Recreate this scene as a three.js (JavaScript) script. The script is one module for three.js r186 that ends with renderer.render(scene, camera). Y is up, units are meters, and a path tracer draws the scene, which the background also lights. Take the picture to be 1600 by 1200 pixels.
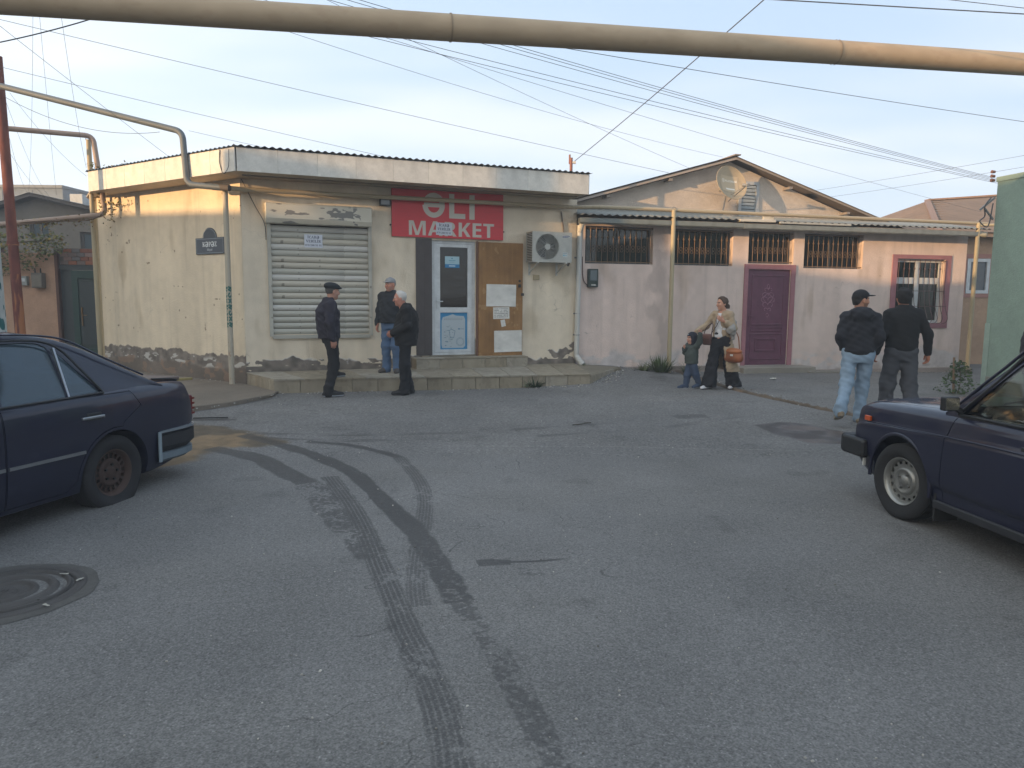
import * as THREE from 'three';
import { mergeGeometries, mergeVertices, toCreasedNormals } from 'three/addons/utils/BufferGeometryUtils.js';
import { RoundedBoxGeometry } from 'three/addons/geometries/RoundedBoxGeometry.js';
import { FontLoader } from 'three/addons/loaders/FontLoader.js';
import { TextGeometry } from 'three/addons/geometries/TextGeometry.js';
import { Brush, Evaluator, SUBTRACTION, INTERSECTION, ADDITION } from 'three-bvh-csg';

// ---------------------------------------------------------------- camera, sky, sun, exposure
const scene = new THREE.Scene();
const camera = new THREE.PerspectiveCamera(55.1, 4 / 3, 0.1, 400);
camera.rotation.order = 'YXZ';
camera.position.set(0, 1.52, 0);
camera.rotation.set(-0.11685, 0, 0.008);
const renderer = new THREE.WebGLRenderer({ antialias: true });
renderer.toneMapping = THREE.LinearToneMapping;
renderer.toneMappingExposure = 1.45;
renderer.shadowMap.enabled = true;

const rnd = (() => { let s = 20177; return () => { s = (s * 1664525 + 1013904223) >>> 0; return s / 4294967296; }; })();
const rr = (a, b) => a + (b - a) * rnd();
const clamp = (x, a = 0, b = 1) => Math.max(a, Math.min(b, x));
const lerp = (a, b, t) => a + (b - a) * t;
const sm = (a, b, x) => { const t = clamp((x - a) / (b - a)); return t * t * (3 - 2 * t); };
const hash = (i, j, k = 0) => { let h = (i * 374761393 + j * 668265263 + k * 2147483647) | 0; h = Math.imul(h ^ (h >>> 13), 1274126177); h ^= h >>> 16; return (h >>> 0) / 4294967296; };
const noise = (x, y, k = 0) => {
  const i = Math.floor(x), j = Math.floor(y); let u = x - i, v = y - j; u = u * u * (3 - 2 * u); v = v * v * (3 - 2 * v);
  return lerp(lerp(hash(i, j, k), hash(i + 1, j, k), u), lerp(hash(i, j + 1, k), hash(i + 1, j + 1, k), u), v);
};
const fbm = (x, y, o = 4, k = 0) => { let s = 0, a = 0.5, n = 0; for (let q = 0; q < o; q++) { s += a * noise(x, y, k + q); n += a; a *= 0.5; x = x * 2.03 + 17.1; y = y * 2.03 + 5.3; } return s / n; };

const SUN = new THREE.Vector3(-0.8237, 0.1132, 0.5554).normalize();
{ // the evening sky: pale at the horizon, blue above, brighter towards the low sun, thin high cloud
  const W = 1024, Hh = 512, d = new Float32Array(W * Hh * 4);
  for (let j = 0; j < Hh; j++) for (let i = 0; i < W; i++) {
    const el = ((j + 0.5) / Hh - 0.5) * Math.PI, az = ((i + 0.5) / W - 0.5) * 2 * Math.PI;
    const x = Math.cos(el) * Math.cos(az), y = Math.sin(el), z = Math.cos(el) * Math.sin(az);
    const c = x * SUN.x + y * SUN.y + z * SUN.z, e = Math.max(0, y);
    const k = Math.pow(1 - e, 5.0), h2 = 1 - Math.pow(1 - e, 2.0);
    let r = lerp(0.55, 0.80, k), g = lerp(0.65, 0.80, k), b = lerp(0.76, 0.795, k);
    r = lerp(r, 0.40, h2 * 0.8); g = lerp(g, 0.48, h2 * 0.8); b = lerp(b, 0.60, h2 * 0.8);
    const side = 0.5 + 0.5 * c, glow = Math.pow(side, 2.2), hot = Math.pow(side, 22);
    r *= 0.84 + 1.30 * glow; g *= 0.94 + 1.02 * glow; b *= 1.03 + 0.62 * glow;
    r += 1.3 * hot; g += 0.8 * hot; b += 0.35 * hot;
    const px = x / (e + 0.12), pz = z / (e + 0.12);
    const cl = sm(0.46, 0.80, fbm(px * 0.5 + 3.1, pz * 1.3 - 2.2, 5, 11)) * sm(0.0, 0.08, e) * 0.36;
    r = lerp(r, 0.90 + 0.6 * glow, cl); g = lerp(g, 0.88 + 0.45 * glow, cl); b = lerp(b, 0.90 + 0.2 * glow, cl);
    if (y < 0) { r = 0.3; g = 0.3; b = 0.3; }
    const o = (j * W + i) * 4; d[o] = r; d[o + 1] = g; d[o + 2] = b; d[o + 3] = 1;
  }
  const t = new THREE.DataTexture(d, W, Hh, THREE.RGBAFormat, THREE.FloatType);
  t.mapping = THREE.EquirectangularReflectionMapping; t.magFilter = t.minFilter = THREE.LinearFilter; t.colorSpace = THREE.LinearSRGBColorSpace; t.needsUpdate = true;
  scene.background = t; scene.environment = t;
  const sun = new THREE.DirectionalLight(new THREE.Color().setRGB(1, 0.62, 0.30), 4.8);
  sun.position.copy(SUN).multiplyScalar(60).add(new THREE.Vector3(0, 0, -12)); sun.target.position.set(0, 0, -12);
  sun.castShadow = true; sun.shadow.mapSize.set(4096, 4096);
  Object.assign(sun.shadow.camera, { left: -30, right: 30, top: 30, bottom: -30, near: 1, far: 140 });
  scene.add(sun, sun.target);
}

scene.fog = new THREE.FogExp2(0xe2e6ea, 0.004);

// ---------------------------------------------------------------- helpers
const taken = new Map();
function numbered(n) { const c = taken.get(n) || 0; taken.set(n, c + 1); return c ? `${n}_${String(c).padStart(3, '0')}` : n; }
function sh(o) { o.traverse(q => { if (q.isMesh) { q.castShadow = true; q.receiveShadow = true; } }); return o; }
function tag(o, label, category, group, kind) { o.userData.label = label; o.userData.category = category; if (group) o.userData.group = group; if (kind) o.userData.kind = kind; return o; }
function thing(name, label, category, pos = [0, 0, 0], ry = 0, group) {
  const o = new THREE.Group(); o.name = numbered(name); o.position.set(...pos); o.rotation.y = ry; scene.add(o); return tag(o, label, category, group);
}
function part(name, g, m, parent, pos, rot) {
  const o = new THREE.Mesh(g, m); o.name = name; o.castShadow = o.receiveShadow = true; if (pos) o.position.set(...pos); if (rot) o.rotation.set(...rot); parent.add(o); return o;
}
function single(name, g, m, label, category, pos, ry, group) { // a thing that is one mesh
  const o = new THREE.Mesh(g, m); o.name = numbered(name); o.castShadow = o.receiveShadow = true; if (pos) o.position.set(...pos); if (ry) o.rotation.y = ry; scene.add(o); return tag(o, label, category, group);
}
function structure(name, g, m) { const o = new THREE.Mesh(g, m); o.name = numbered(name); o.castShadow = o.receiveShadow = true; o.userData.kind = 'structure'; scene.add(o); return o; }
// box between two corners, uv in metres
function bx(x0, y0, z0, x1, y1, z1, r = 0) {
  const w = x1 - x0, h = y1 - y0, d = z1 - z0;
  const g = r ? new RoundedBoxGeometry(w, h, d, 2, r) : new THREE.BoxGeometry(w, h, d);
  g.translate((x0 + x1) / 2, (y0 + y1) / 2, (z0 + z1) / 2); return uvM(g);
}
function uvM(g) { // box-projected uv in metres
  if (!g.attributes.normal) g.computeVertexNormals();
  const p = g.attributes.position, n = g.attributes.normal, uv = new Float32Array(p.count * 2);
  for (let i = 0; i < p.count; i++) {
    const ax = Math.abs(n.getX(i)), ay = Math.abs(n.getY(i)), az = Math.abs(n.getZ(i));
    let u, v; if (az >= ax && az >= ay) { u = p.getX(i); v = p.getY(i); } else if (ax >= ay) { u = p.getZ(i); v = p.getY(i); } else { u = p.getX(i); v = p.getZ(i); }
    uv[2 * i] = u; uv[2 * i + 1] = v;
  }
  g.setAttribute('uv', new THREE.BufferAttribute(uv, 2)); return g;
}
const mg = gs => mergeGeometries(gs.map(g => { const q = g.index ? g.toNonIndexed() : g; for (const k of Object.keys(q.attributes)) if (!['position', 'normal', 'uv'].includes(k)) q.deleteAttribute(k); if (!q.attributes.normal) q.computeVertexNormals(); if (!q.attributes.uv) uvM(q); return q; }));
const v3 = (a) => new THREE.Vector3(...a);
function tube(pts, r, seg = 24, rad = 8, closed = false, kind = 'centripetal') {
  return new THREE.TubeGeometry(new THREE.CatmullRomCurve3(pts.map(v3), closed, kind), seg, r, rad, closed);
}
function bentPipe(pts, r, bend = 0.12, rad = 14) { // straight runs joined by round elbows
  const P = pts.map(v3), path = new THREE.CurvePath();
  let a = P[0];
  for (let i = 1; i < P.length; i++) {
    if (i < P.length - 1) {
      const d0 = P[i].clone().sub(P[i - 1]).normalize(), d1 = P[i + 1].clone().sub(P[i]).normalize();
      const b = P[i].clone().addScaledVector(d0, -bend), c = P[i].clone().addScaledVector(d1, bend);
      path.add(new THREE.LineCurve3(a, b)); path.add(new THREE.QuadraticBezierCurve3(b, P[i].clone(), c)); a = c;
    } else path.add(new THREE.LineCurve3(a, P[i]));
  }
  const gs = [];
  for (const c of path.curves) gs.push(new THREE.TubeGeometry(c, c.isLineCurve3 ? 6 : 8, r, rad));
  for (const [e, s] of [[P[0], 1], [P[P.length - 1], -1]]) { const d = new THREE.SphereGeometry(r, rad, 6); d.translate(e.x, e.y, e.z); gs.push(d); }
  return mg(gs);
}
function cyl(p0, p1, r0, r1 = r0, seg = 16, open = false) {
  const a = v3(p0), b = v3(p1), d = b.clone().sub(a), L = d.length();
  const g = new THREE.CylinderGeometry(r1, r0, L, seg, 1, open); g.translate(0, L / 2, 0);
  g.applyQuaternion(new THREE.Quaternion().setFromUnitVectors(new THREE.Vector3(0, 1, 0), d.normalize())); g.translate(a.x, a.y, a.z); return g;
}
function bar(p0, p1, w, h) { // rectangular bar between two points
  const a = v3(p0), b = v3(p1), L = a.distanceTo(b), g = new THREE.BoxGeometry(w, h, L);
  const m = new THREE.Matrix4().lookAt(b, a, new THREE.Vector3(0, 1, 0)); g.applyMatrix4(m); g.translate((a.x + b.x) / 2, (a.y + b.y) / 2, (a.z + b.z) / 2); return g;
}
function poly(pts, holes = []) { const s = new THREE.Shape(pts.map(p => new THREE.Vector2(...p))); for (const h of holes) s.holes.push(new THREE.Path(h.map(p => new THREE.Vector2(...p)))); return s; }
const rect = (x0, y0, x1, y1) => [[x0, y0], [x1, y0], [x1, y1], [x0, y1]];
function ext(pts, holes, depth, bev = 0) { // shape in xy, front face at z = 0, body behind it
  const g = new THREE.ExtrudeGeometry(poly(pts, holes), { depth, bevelEnabled: bev > 0, bevelSize: bev, bevelThickness: bev, bevelOffset: -bev, bevelSegments: 2, curveSegments: 16 });
  g.translate(0, 0, -depth); return g;
}
const jit = g => { const u = g.attributes.uv, a = rnd() * 9, b = rnd() * 9; for (let i = 0; i < u.count; i++) u.setXY(i, u.getX(i) + a, u.getY(i) + b); return g; };
function slabXZ(pts, y0, y1, bev = 0) { // polygon in plan (x,z), between two heights
  const g = new THREE.ExtrudeGeometry(poly(pts.map(([x, z]) => [x, -z])), { depth: y1 - y0, bevelEnabled: bev > 0, bevelSize: bev, bevelThickness: bev, bevelOffset: -bev, bevelSegments: 2 });
  g.rotateX(-Math.PI / 2); g.translate(0, y0, 0); return uvM(g);
}
// textures computed texel by texel; fn(u, v) gives sRGB 0..255
function tex(W, H, fn, { srgb = true, rep = null } = {}) {
  const d = new Uint8Array(W * H * 4);
  for (let j = 0; j < H; j++) for (let i = 0; i < W; i++) { const c = fn((i + 0.5) / W, (j + 0.5) / H, i, j), o = (j * W + i) * 4; d[o] = clamp(c[0], 0, 255); d[o + 1] = clamp(c[1], 0, 255); d[o + 2] = clamp(c[2], 0, 255); d[o + 3] = 255; }
  const t = new THREE.DataTexture(d, W, H, THREE.RGBAFormat); t.magFilter = THREE.LinearFilter; t.minFilter = THREE.LinearMipmapLinearFilter; t.generateMipmaps = true;
  t.wrapS = t.wrapT = THREE.RepeatWrapping; if (srgb) t.colorSpace = THREE.SRGBColorSpace; if (rep) t.repeat.set(...rep); t.needsUpdate = true; return t;
}
const G3 = v => [v, v, v];
function canvasTex(w, h, draw) { const c = document.createElement('canvas'); c.width = w; c.height = h; const x = c.getContext('2d'); draw(x, w, h); const t = new THREE.CanvasTexture(c); t.colorSpace = THREE.SRGBColorSpace; t.anisotropy = 4; return t; }
// tiling grain: coarse and fine noise, periodic
const pnoise = (u, v, n, k) => { const x = u * n, y = v * n, i = Math.floor(x), j = Math.floor(y); let a = x - i, b = y - j; a = a * a * (3 - 2 * a); b = b * b * (3 - 2 * b); const m = q => ((q % n) + n) % n; return lerp(lerp(hash(m(i), m(j), k), hash(m(i + 1), m(j), k), a), lerp(hash(m(i), m(j + 1), k), hash(m(i + 1), m(j + 1), k), a), b); };
const tGrime = tex(512, 512, (u, v) => { const a = pnoise(u, v, 4, 1) * 0.35 + pnoise(u, v, 9, 2) * 0.25 + pnoise(u, v, 23, 3) * 0.2 + pnoise(u, v, 97, 4) * 0.2; return G3(205 + 50 * a); });
const tStreak = tex(512, 512, (u, v) => { const a = pnoise(u, v * 0.25, 40, 1) * 0.4 + pnoise(u, v, 5, 2) * 0.35 + pnoise(u, v, 61, 4) * 0.25; return G3(196 + 60 * a); });
const tBump = tex(512, 512, (u, v) => G3(255 * (pnoise(u, v, 32, 5) * 0.3 + pnoise(u, v, 90, 6) * 0.35 + pnoise(u, v, 200, 7) * 0.35)), { srgb: false });
const tWeave = tex(256, 256, (u, v) => G3(128 + 60 * Math.sin(u * 256) * Math.sin(v * 256) + 60 * (pnoise(u, v, 60, 3) - 0.5)), { srgb: false });
const rep = (t, x, y = x) => { const c = t.clone(); c.repeat.set(x, y); c.needsUpdate = true; return c; };
const grimeM = rep(tGrime, 0.45), bumpM = rep(tBump, 1.6), streakM = rep(tStreak, 0.6, 0.35), grimeS = rep(tGrime, 2.2), bumpS = rep(tBump, 6);
const mat = (c, o = {}) => new THREE.MeshStandardMaterial({ color: c, roughness: 0.85, ...o });
const plaster = (c, o = {}) => mat(c, { map: grimeM, bumpMap: bumpM, bumpScale: 0.006, roughness: 0.93, ...o });
const painted = (c, o = {}) => mat(c, { map: grimeS, roughness: 0.55, bumpMap: bumpS, bumpScale: 0.001, ...o });
const M = {
  white: painted(0xcfcfca), grey: painted(0x8d8f90), dark: mat(0x1b1c1e, { roughness: 0.6 }), black: mat(0x0d0d0e, { roughness: 0.5 }), steel: mat(0x8a8a88, { metalness: 0.9, roughness: 0.4 }),
  pvc: mat(0xd8dde0, { roughness: 0.35, map: grimeS }), rubber: mat(0x161616, { roughness: 0.9 }), glass: new THREE.MeshPhysicalMaterial({ color: 0xe4ecea, transmission: 1, thickness: 0, roughness: 0.03, ior: 1.5 }),
  pipe: painted(0xb3a488, { roughness: 0.6 }), pipeYellow: painted(0xb8ab8c, { roughness: 0.6 }), pipeGrey: painted(0x9d9f9c), cable: mat(0x42464d, { roughness: 0.7 }), concrete: plaster(0x8d8779), paper: mat(0xd3d5d8, { roughness: 0.95 }),
};
// ---------------------------------------------------------------- ground
const fall = z => { const t = clamp((z + 11.5) / 6.5); return -0.13 * (0.6 * t + 0.4 * t * t * (3 - 2 * t)); }; // the street falls gently towards the viewer
const fwd = (x, z) => { let f = 1; for (let i = 0; i < 6; i++) f = (1.52 - fall(z * f)) / 1.52; return [x * f, z * f]; };
const gh = (x, z) => fall(z) + 0.18 * Math.exp(-(((x - 1.5) / 1.35) ** 2)) * sm(-11.5, -14.5, z) - 0.1 * sm(5.5, 10, x) * sm(-12.5, -16.5, z) + 0.012 * (fbm(x * 0.5, z * 0.5, 2, 3) - 0.5) * sm(-3, -5, z);
{
  // stains and tracks, in metres on the ground (x, z)
  const TR = [ // [points, half width, kind, darkness]; kind 0 wet band, 1 tyre tread, 2 thin smear
    [[[-3.01, -7.24], [-2.41, -6.82], [-2.01, -6.32], [-1.67, -5.88]], 0.105, 0, 0.8],
    [[[-1.67, -5.88], [-1.46, -5.49], [-1.22, -5.0], [-0.93, -4.46], [-0.8, -4.18]], 0.12, 3, 0.6],
    [[[-1.54, -6.1], [-1.2, -5.32], [-0.95, -4.65], [-0.76, -4.07], [-0.61, -3.62], [-0.49, -3.25], [-0.4, -3.01], [-0.29, -2.7], [-0.22, -2.44], [-0.16, -2.1]], 0.072, 1, 1],
    [[[-2.94, -7.94], [-2.36, -7.43], [-1.81, -6.84], [-1.3, -6.11], [-0.94, -5.33], [-0.70, -4.83]], 0.082, 0, 0.9], [[[-0.80, -5.05], [-0.62, -4.66], [-0.50, -4.32], [-0.39, -3.98], [-0.25, -3.55]], 0.085, 4, 0.8],
    [[[-0.25, -3.55], [-0.14, -3.23], [-0.02, -2.9], [0.12, -2.37], [0.2, -2.0]], 0.06, 3, 0.55],
    [[[-2.15, -7.61], [-1.71, -7.46], [-1.32, -7.15], [-1.06, -6.87]], 0.05, 0, 0.85],
    [[[-1.06, -6.87], [-0.77, -6.01], [-0.65, -5.43], [-0.59, -4.8], [-0.54, -4.18], [-0.49, -3.71], [-0.45, -3.5]], 0.062, 1, 0.9],
    [[[-2.99, -8.09], [-2.26, -8.0], [-1.42, -8.04], [-0.43, -8.2]], 0.06, 2, 0.7], [[[-2.76, -7.83], [-2.03, -7.68], [-1.36, -7.71], [-0.75, -7.81]], 0.05, 2, 0.8],
    [[[-0.07, -8.38], [0.46, -8.57], [1.27, -8.97]], 0.06, 2, 0.6], [[[0.22, -8.0], [0.73, -8.17], [1.26, -8.4]], 0.05, 2, 0.6], [[[1.83, -8.63], [2.31, -9.02], [3.03, -9.55]], 0.07, 2, 0.5], [[[2.11, -9.4], [2.35, -9.52], [2.56, -9.53]], 0.12, 0, 0.5],
    [[[-0.19, -4.09], [-0.1, -4.11], [0.0, -4.11]], 0.05, 0, 0.7], [[[-0.1, -4.11], [0.15, -4.13], [0.35, -4.18]], 0.018, 2, 0.9], [[[0.05, -3.97], [0.2, -3.95]], 0.06, 3, 0.4], [[[-3.95, -8.9], [-3.4, -8.95]], 0.06, 0, 0.8],
    [[[-4.28, -9.4], [-3.9, -10.1], [-3.55, -11.0], [-3.5, -11.4]], 0.07, 2, 0.6], [[[2.62, -13.2], [2.9, -14.3], [3.35, -15.2]], 0.14, 3, 0.5],
  ];
  const seams = [[[-0.72, -7.43], [1.33, -7.48], [3.43, -7.31], [6, -7.2]]].map(S => S.map(p => fwd(...p)));
  const sand = [[-3.16, -6.21], [-2.89, -6.53], [-3.04, -6.94], [-2.82, -7.25], [-2.3, -7.55], [-2.7, -8.05], [-3.4, -8.5], [-4.2, -8.8], [-4.6, -7.5], [-3.9, -6.4]].map(p => fwd(...p));
  const puddle = [[2.96, -8.86], [3.36, -9.07], [3.69, -8.9], [3.95, -8.39], [3.75, -7.71], [3.18, -7.72], [3.12, -8.01], [2.92, -8.27]].map(p => fwd(...p));
  const pd = (P, x, z) => { // signed distance to polygon, negative inside
    let d = 1e9, s = 1; for (let i = 0, j = P.length - 1; i < P.length; j = i++) {
      const ex = P[j][0] - P[i][0], ez = P[j][1] - P[i][1], wx = x - P[i][0], wz = z - P[i][1], t = clamp((wx * ex + wz * ez) / (ex * ex + ez * ez)), bx_ = wx - ex * t, bz = wz - ez * t; d = Math.min(d, bx_ * bx_ + bz * bz);
      const a = z >= P[i][1], b = z < P[j][1], c = ex * wz > ez * wx; if ((a && b && c) || (!a && !b && !c)) s = -s;
    } return s * Math.sqrt(d);
  };
  function sheet(name, x0, x1, z0, z1, W, H, step) { // z0 near, z1 far (more negative)
    const stain = new Float32Array(W * H), wet = new Float32Array(W * H);
    const tx = x => (x - x0) / (x1 - x0) * W, tz = z => (z0 - z) / (z0 - z1) * H;
    for (const [P, hw, kind, k] of TR) {
      const curve = new THREE.CatmullRomCurve3(P.map(p => fwd(...p)).map(p => new THREE.Vector3(p[0], 0, p[1]))), N = P.length * 8, Q = curve.getSpacedPoints(N), L = curve.getLength();
      for (let s = 0; s < N; s++) {
        const a = Q[s], b = Q[s + 1], m = hw * 1.9;
        const i0 = Math.max(0, Math.floor(tx(Math.min(a.x, b.x) - m))), i1 = Math.min(W - 1, Math.ceil(tx(Math.max(a.x, b.x) + m))), j0 = Math.max(0, Math.floor(tz(Math.max(a.z, b.z) + m))), j1 = Math.min(H - 1, Math.ceil(tz(Math.min(a.z, b.z) - m)));
        const ex = b.x - a.x, ez = b.z - a.z, el = Math.hypot(ex, ez);
        for (let j = j0; j <= j1; j++) for (let i = i0; i <= i1; i++) {
          const x = x0 + (i + 0.5) / W * (x1 - x0), z = z0 - (j + 0.5) / H * (z0 - z1), wx = x - a.x, wz = z - a.z, t = (wx * ex + wz * ez) / (el * el); if (t < -0.15 || t > 1.15) continue;
          const c = (wx * ez - wz * ex) / el, al = (s + clamp(t)) / N * L, frac = al / L;
          const edge = hw * (0.75 + 0.6 * fbm(x * 6, z * 6, 3, 21)); let q = 1 - sm(edge * 0.8, edge * 1.12, Math.abs(c));
          const grit = fbm(x * 45, z * 45, 2, 31), blot = fbm(x * 5, z * 5, 3, 41);
          if (kind === 0) q *= 0.75 + 0.25 * sm(0.25, 0.5, grit) * (0.8 + 0.4 * blot);
          if (kind === 1) { const rib = Math.abs(((c / hw * 2.5 + 9.5) % 1) - 0.5) > 0.16 ? 1 : 0.25; const blk = (((al * 26 + Math.floor(c / hw * 2.5 + 9.5) * 0.4) % 1) + 1) % 1 < 0.72 ? 1 : 0.45; q *= rib * blk * sm(0.30, 0.52, grit * 0.55 + blot * 0.6) * (0.9 - 0.25 * frac); }
          if (kind === 2) q *= sm(0.34, 0.62, fbm(al * 3, c * 40, 3, 51)) * sm(0, 0.1, frac) * (1 - sm(0.75, 1, frac) * 0.7);
          if (kind === 4) q *= (1 - 0.75 * sm(0.15, 1, frac) * (1 - sm(0.36, 0.55, grit * 0.6 + blot * 0.5))) * (0.8 + 0.2 * sm(0.3, 0.5, grit));
          if (kind === 3) q = q * sm(0.44, 0.60, grit * 0.6 + blot * 0.45);
          const o = j * W + i; stain[o] = Math.max(stain[o], q * k);
        }
      }
    }
    const rough = new Uint8Array(W * H * 4);
    const map = tex(W, H, (u, v, i, j) => {
      const x = x0 + u * (x1 - x0), z = z0 - v * (z0 - z1), o = j * W + i;
      const big = fbm(x * 0.35, z * 0.35, 3, 61), mid = fbm(x * 1.7, z * 1.7, 2, 71), fine = hash(i, j, 81), fin2 = noise(x * 120, z * 120, 91);
      let L = 103 + 18 * (big - 0.5) + 15 * (mid - 0.5) + 34 * (fine - 0.5) + 26 * (fin2 - 0.5);
      if (fine > 0.990) L += 44 * hash(i, j, 83); { const ck = fbm(x * 1.3 + 40, z * 1.3, 4, 77); if (big > 0.46) L -= 30 * (1 - sm(0.0, 0.004, Math.abs(ck - 0.5))) * sm(0.46, 0.56, big); } if (hash(i, j, 84) > 0.985) L -= 26;
      const spot = fbm(x * 3.1 + 7, z * 3.1, 2, 95); L -= 8 * sm(0.76, 0.84, spot);
      let r = L * 1.012, g = L, b = L * 0.985;
      // pale dust towards the house fronts, matter with a patchy edge
      const dust = sm(0.45, 0.65, fbm(x * 0.8, z * 1.2, 3, 101)) * 0.14; r += 10 * dust; g += 8 * dust; b += 3 * dust;
      const inS = x > -5.5 && x < -1.7 && z > -9.8 && z < -5.6, sq = inS ? 1 - sm(-0.08, 0.05, pd(sand, x, z) + 0.5 * (fbm(x * 2.2, z * 2.2, 4, 111) - 0.5)) : 0;
      if (sq > 0) { const n = 0.8 + 0.4 * fbm(x * 9, z * 9, 3, 121), w = sm(0.45, 0.6, fbm(x * 1.6, z * 1.6, 3, 125)); r = lerp(r, lerp(122, 84, w) * n, sq * 0.9); g = lerp(g, lerp(100, 72, w) * n, sq * 0.9); b = lerp(b, lerp(72, 56, w) * n, sq * 0.9); }
      const inP = x > 2.5 && x < 4.7 && z > -9.9 && z < -7.3, pq = inP ? 1 - sm(-0.03, 0.03, pd(puddle, x, z) + 0.22 * (fbm(x * 3, z * 3, 3, 131) - 0.5)) : 0;
      const st = stain[o], brown = sq > 0 ? 0.4 : 0.12;
      r = lerp(r, 46 + 16 * brown, st * 0.88); g = lerp(g, 46 + 5 * brown, st * 0.88); b = lerp(b, 47 - 8 * brown, st * 0.88);
      r = lerp(r, 62, pq * 0.8); g = lerp(g, 58, pq * 0.8); b = lerp(b, 58, pq * 0.8);
      for (const S of seams) for (let s = 0; s + 1 < S.length; s++) { if (x < S[s][0] || x > S[s + 1][0]) continue; const zz = lerp(S[s][1], S[s + 1][1], (x - S[s][0]) / (S[s + 1][0] - S[s][0])) + 0.03 * (noise(x * 4, 0, 7) - 0.5); const q = 1 - sm(0.004, 0.014, Math.abs(z - zz)); r += 16 * q; g += 16 * q; b += 15 * q; }
      const R = 235 - 70 * st - (pq > 0 ? 165 * pq * sm(0.35, 0.6, fbm(x * 2, z * 2, 3, 141)) : 0); rough[o * 4] = rough[o * 4 + 1] = rough[o * 4 + 2] = clamp(R, 30, 255); rough[o * 4 + 3] = 255;
      return [r, g, b];
    });
    map.wrapS = map.wrapT = THREE.ClampToEdgeWrapping;
    const rt = new THREE.DataTexture(rough, W, H, THREE.RGBAFormat); rt.magFilter = THREE.LinearFilter; rt.needsUpdate = true;
    const nx = Math.ceil((x1 - x0) / step), nz = Math.ceil((z0 - z1) / step), g = new THREE.PlaneGeometry(x1 - x0, z0 - z1, nx, nz); g.rotateX(-Math.PI / 2); g.translate((x0 + x1) / 2, 0, (z0 + z1) / 2);
    const p = g.attributes.position; for (let i = 0; i < p.count; i++) p.setY(i, gh(p.getX(i), p.getZ(i)));
    const uv = g.attributes.uv; for (let i = 0; i < p.count; i++) uv.setXY(i, (p.getX(i) - x0) / (x1 - x0), (z0 - p.getZ(i)) / (z0 - z1));
    g.computeVertexNormals();
    structure(name, g, new THREE.MeshStandardMaterial({ map, roughnessMap: rt, roughness: 1, bumpMap: rep(tBump, (x1 - x0) / 0.55, (z0 - z1) / 0.55), bumpScale: 0.004 }));
  }
  sheet('road', -5.2, 5.2, -1.0, -7.4, 2048, 1300, 0.4);
  sheet('street', -13, 14, -7.4, -21, 2048, 1100, 0.25);
  const g = new THREE.PlaneGeometry(300, 300); g.rotateX(-Math.PI / 2); g.translate(0, -0.3, -20);
  structure('ground', uvM(g), mat(0x77746f, { map: rep(tGrime, 0.2), roughness: 0.95 }));
  // asphalt to either side of the near sheet and behind the viewer
  for (const [x0, x1, z0, z1] of [[-13, -5.2, 0, -7.4], [5.2, 14, 0, -7.4], [-5.2, 5.2, 0, -1.0], [-26, 14, 16, 0]]) { const q = new THREE.PlaneGeometry(x1 - x0, z0 - z1, 4, 24); q.rotateX(-Math.PI / 2); q.translate((x0 + x1) / 2, 0, (z0 + z1) / 2); const qp = q.attributes.position; for (let i = 0; i < qp.count; i++) qp.setY(i, gh(qp.getX(i), qp.getZ(i))); q.computeVertexNormals(); structure('road', uvM(q), mat(0x787673, { map: grimeM, bumpMap: bumpM, bumpScale: 0.004, roughness: 0.92 })); }
  // raised line of soil and broken asphalt running from the pipe post into the street
  { const c = new THREE.CatmullRomCurve3([[3.45, -15.3], [3.60, -13.6], [3.82, -12.1], [4.22, -10.8], [4.62, -9.9], [4.9, -9.3]].map(p => new THREE.Vector3(p[0], 0, p[1]))), N = 160, P = [], I = []; for (let i = 0; i <= N; i++) { const p = c.getPointAt(i / N), t = c.getTangentAt(i / N), n = [t.z, -t.x], w = (0.05 + 0.07 * fbm(i * 0.3, 2, 3, 5)) * (i / N < 0.35 ? 1.5 : 0.8), h = 0.02 + 0.03 * fbm(i * 0.5, 7, 3, 9); for (const [k, y] of [[-1, -0.01], [-0.5, h * 0.7], [0, h * (0.7 + 0.6 * hash(i, 2))], [0.5, h * 0.6], [1, -0.01]]) { const x = p.x + n[0] * w * k, z = p.z + n[1] * w * k; P.push(x, gh(x, z) + y, z); } if (i < N) for (let k = 0; k < 4; k++) { const a = i * 5 + k; I.push(a, a + 1, a + 5, a + 1, a + 6, a + 5); } } const g = new THREE.BufferGeometry(); g.setAttribute('position', new THREE.Float32BufferAttribute(P, 3)); g.setIndex(I); g.computeVertexNormals(); structure('soil_ridge', uvM(g), mat(0x6a5c4c, { map: grimeS, side: THREE.DoubleSide, bumpMap: bumpM, bumpScale: 0.01 })); }
  // manhole cover
  const mh = thing('manhole_cover', 'round cast-iron manhole cover sunk in the asphalt at lower left', 'manhole cover', [-2.80, -0.128, -3.92]); const iron = mat(0x5d5a58, { roughness: 0.62, metalness: 0.25, map: rep(tGrime, 3), bumpMap: bumpS, bumpScale: 0.003 });
  const lat = (P) => new THREE.LatheGeometry(P.map(p => new THREE.Vector2(...p)), 64);
  part('frame', lat([[0.33, -0.05], [0.33, 0.006], [0.345, 0.010], [0.385, 0.008], [0.40, 0.0], [0.405, -0.05]]), iron, mh); const cv = part('cover', lat([[0, 0.006], [0.05, 0.012], [0.06, -0.002], [0.12, -0.002], [0.13, 0.014], [0.15, 0.014], [0.16, -0.006], [0.20, -0.006], [0.215, 0.016], [0.245, 0.016], [0.26, -0.006], [0.29, -0.006], [0.30, 0.014], [0.318, 0.014], [0.322, -0.03]]), iron, mh);
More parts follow.
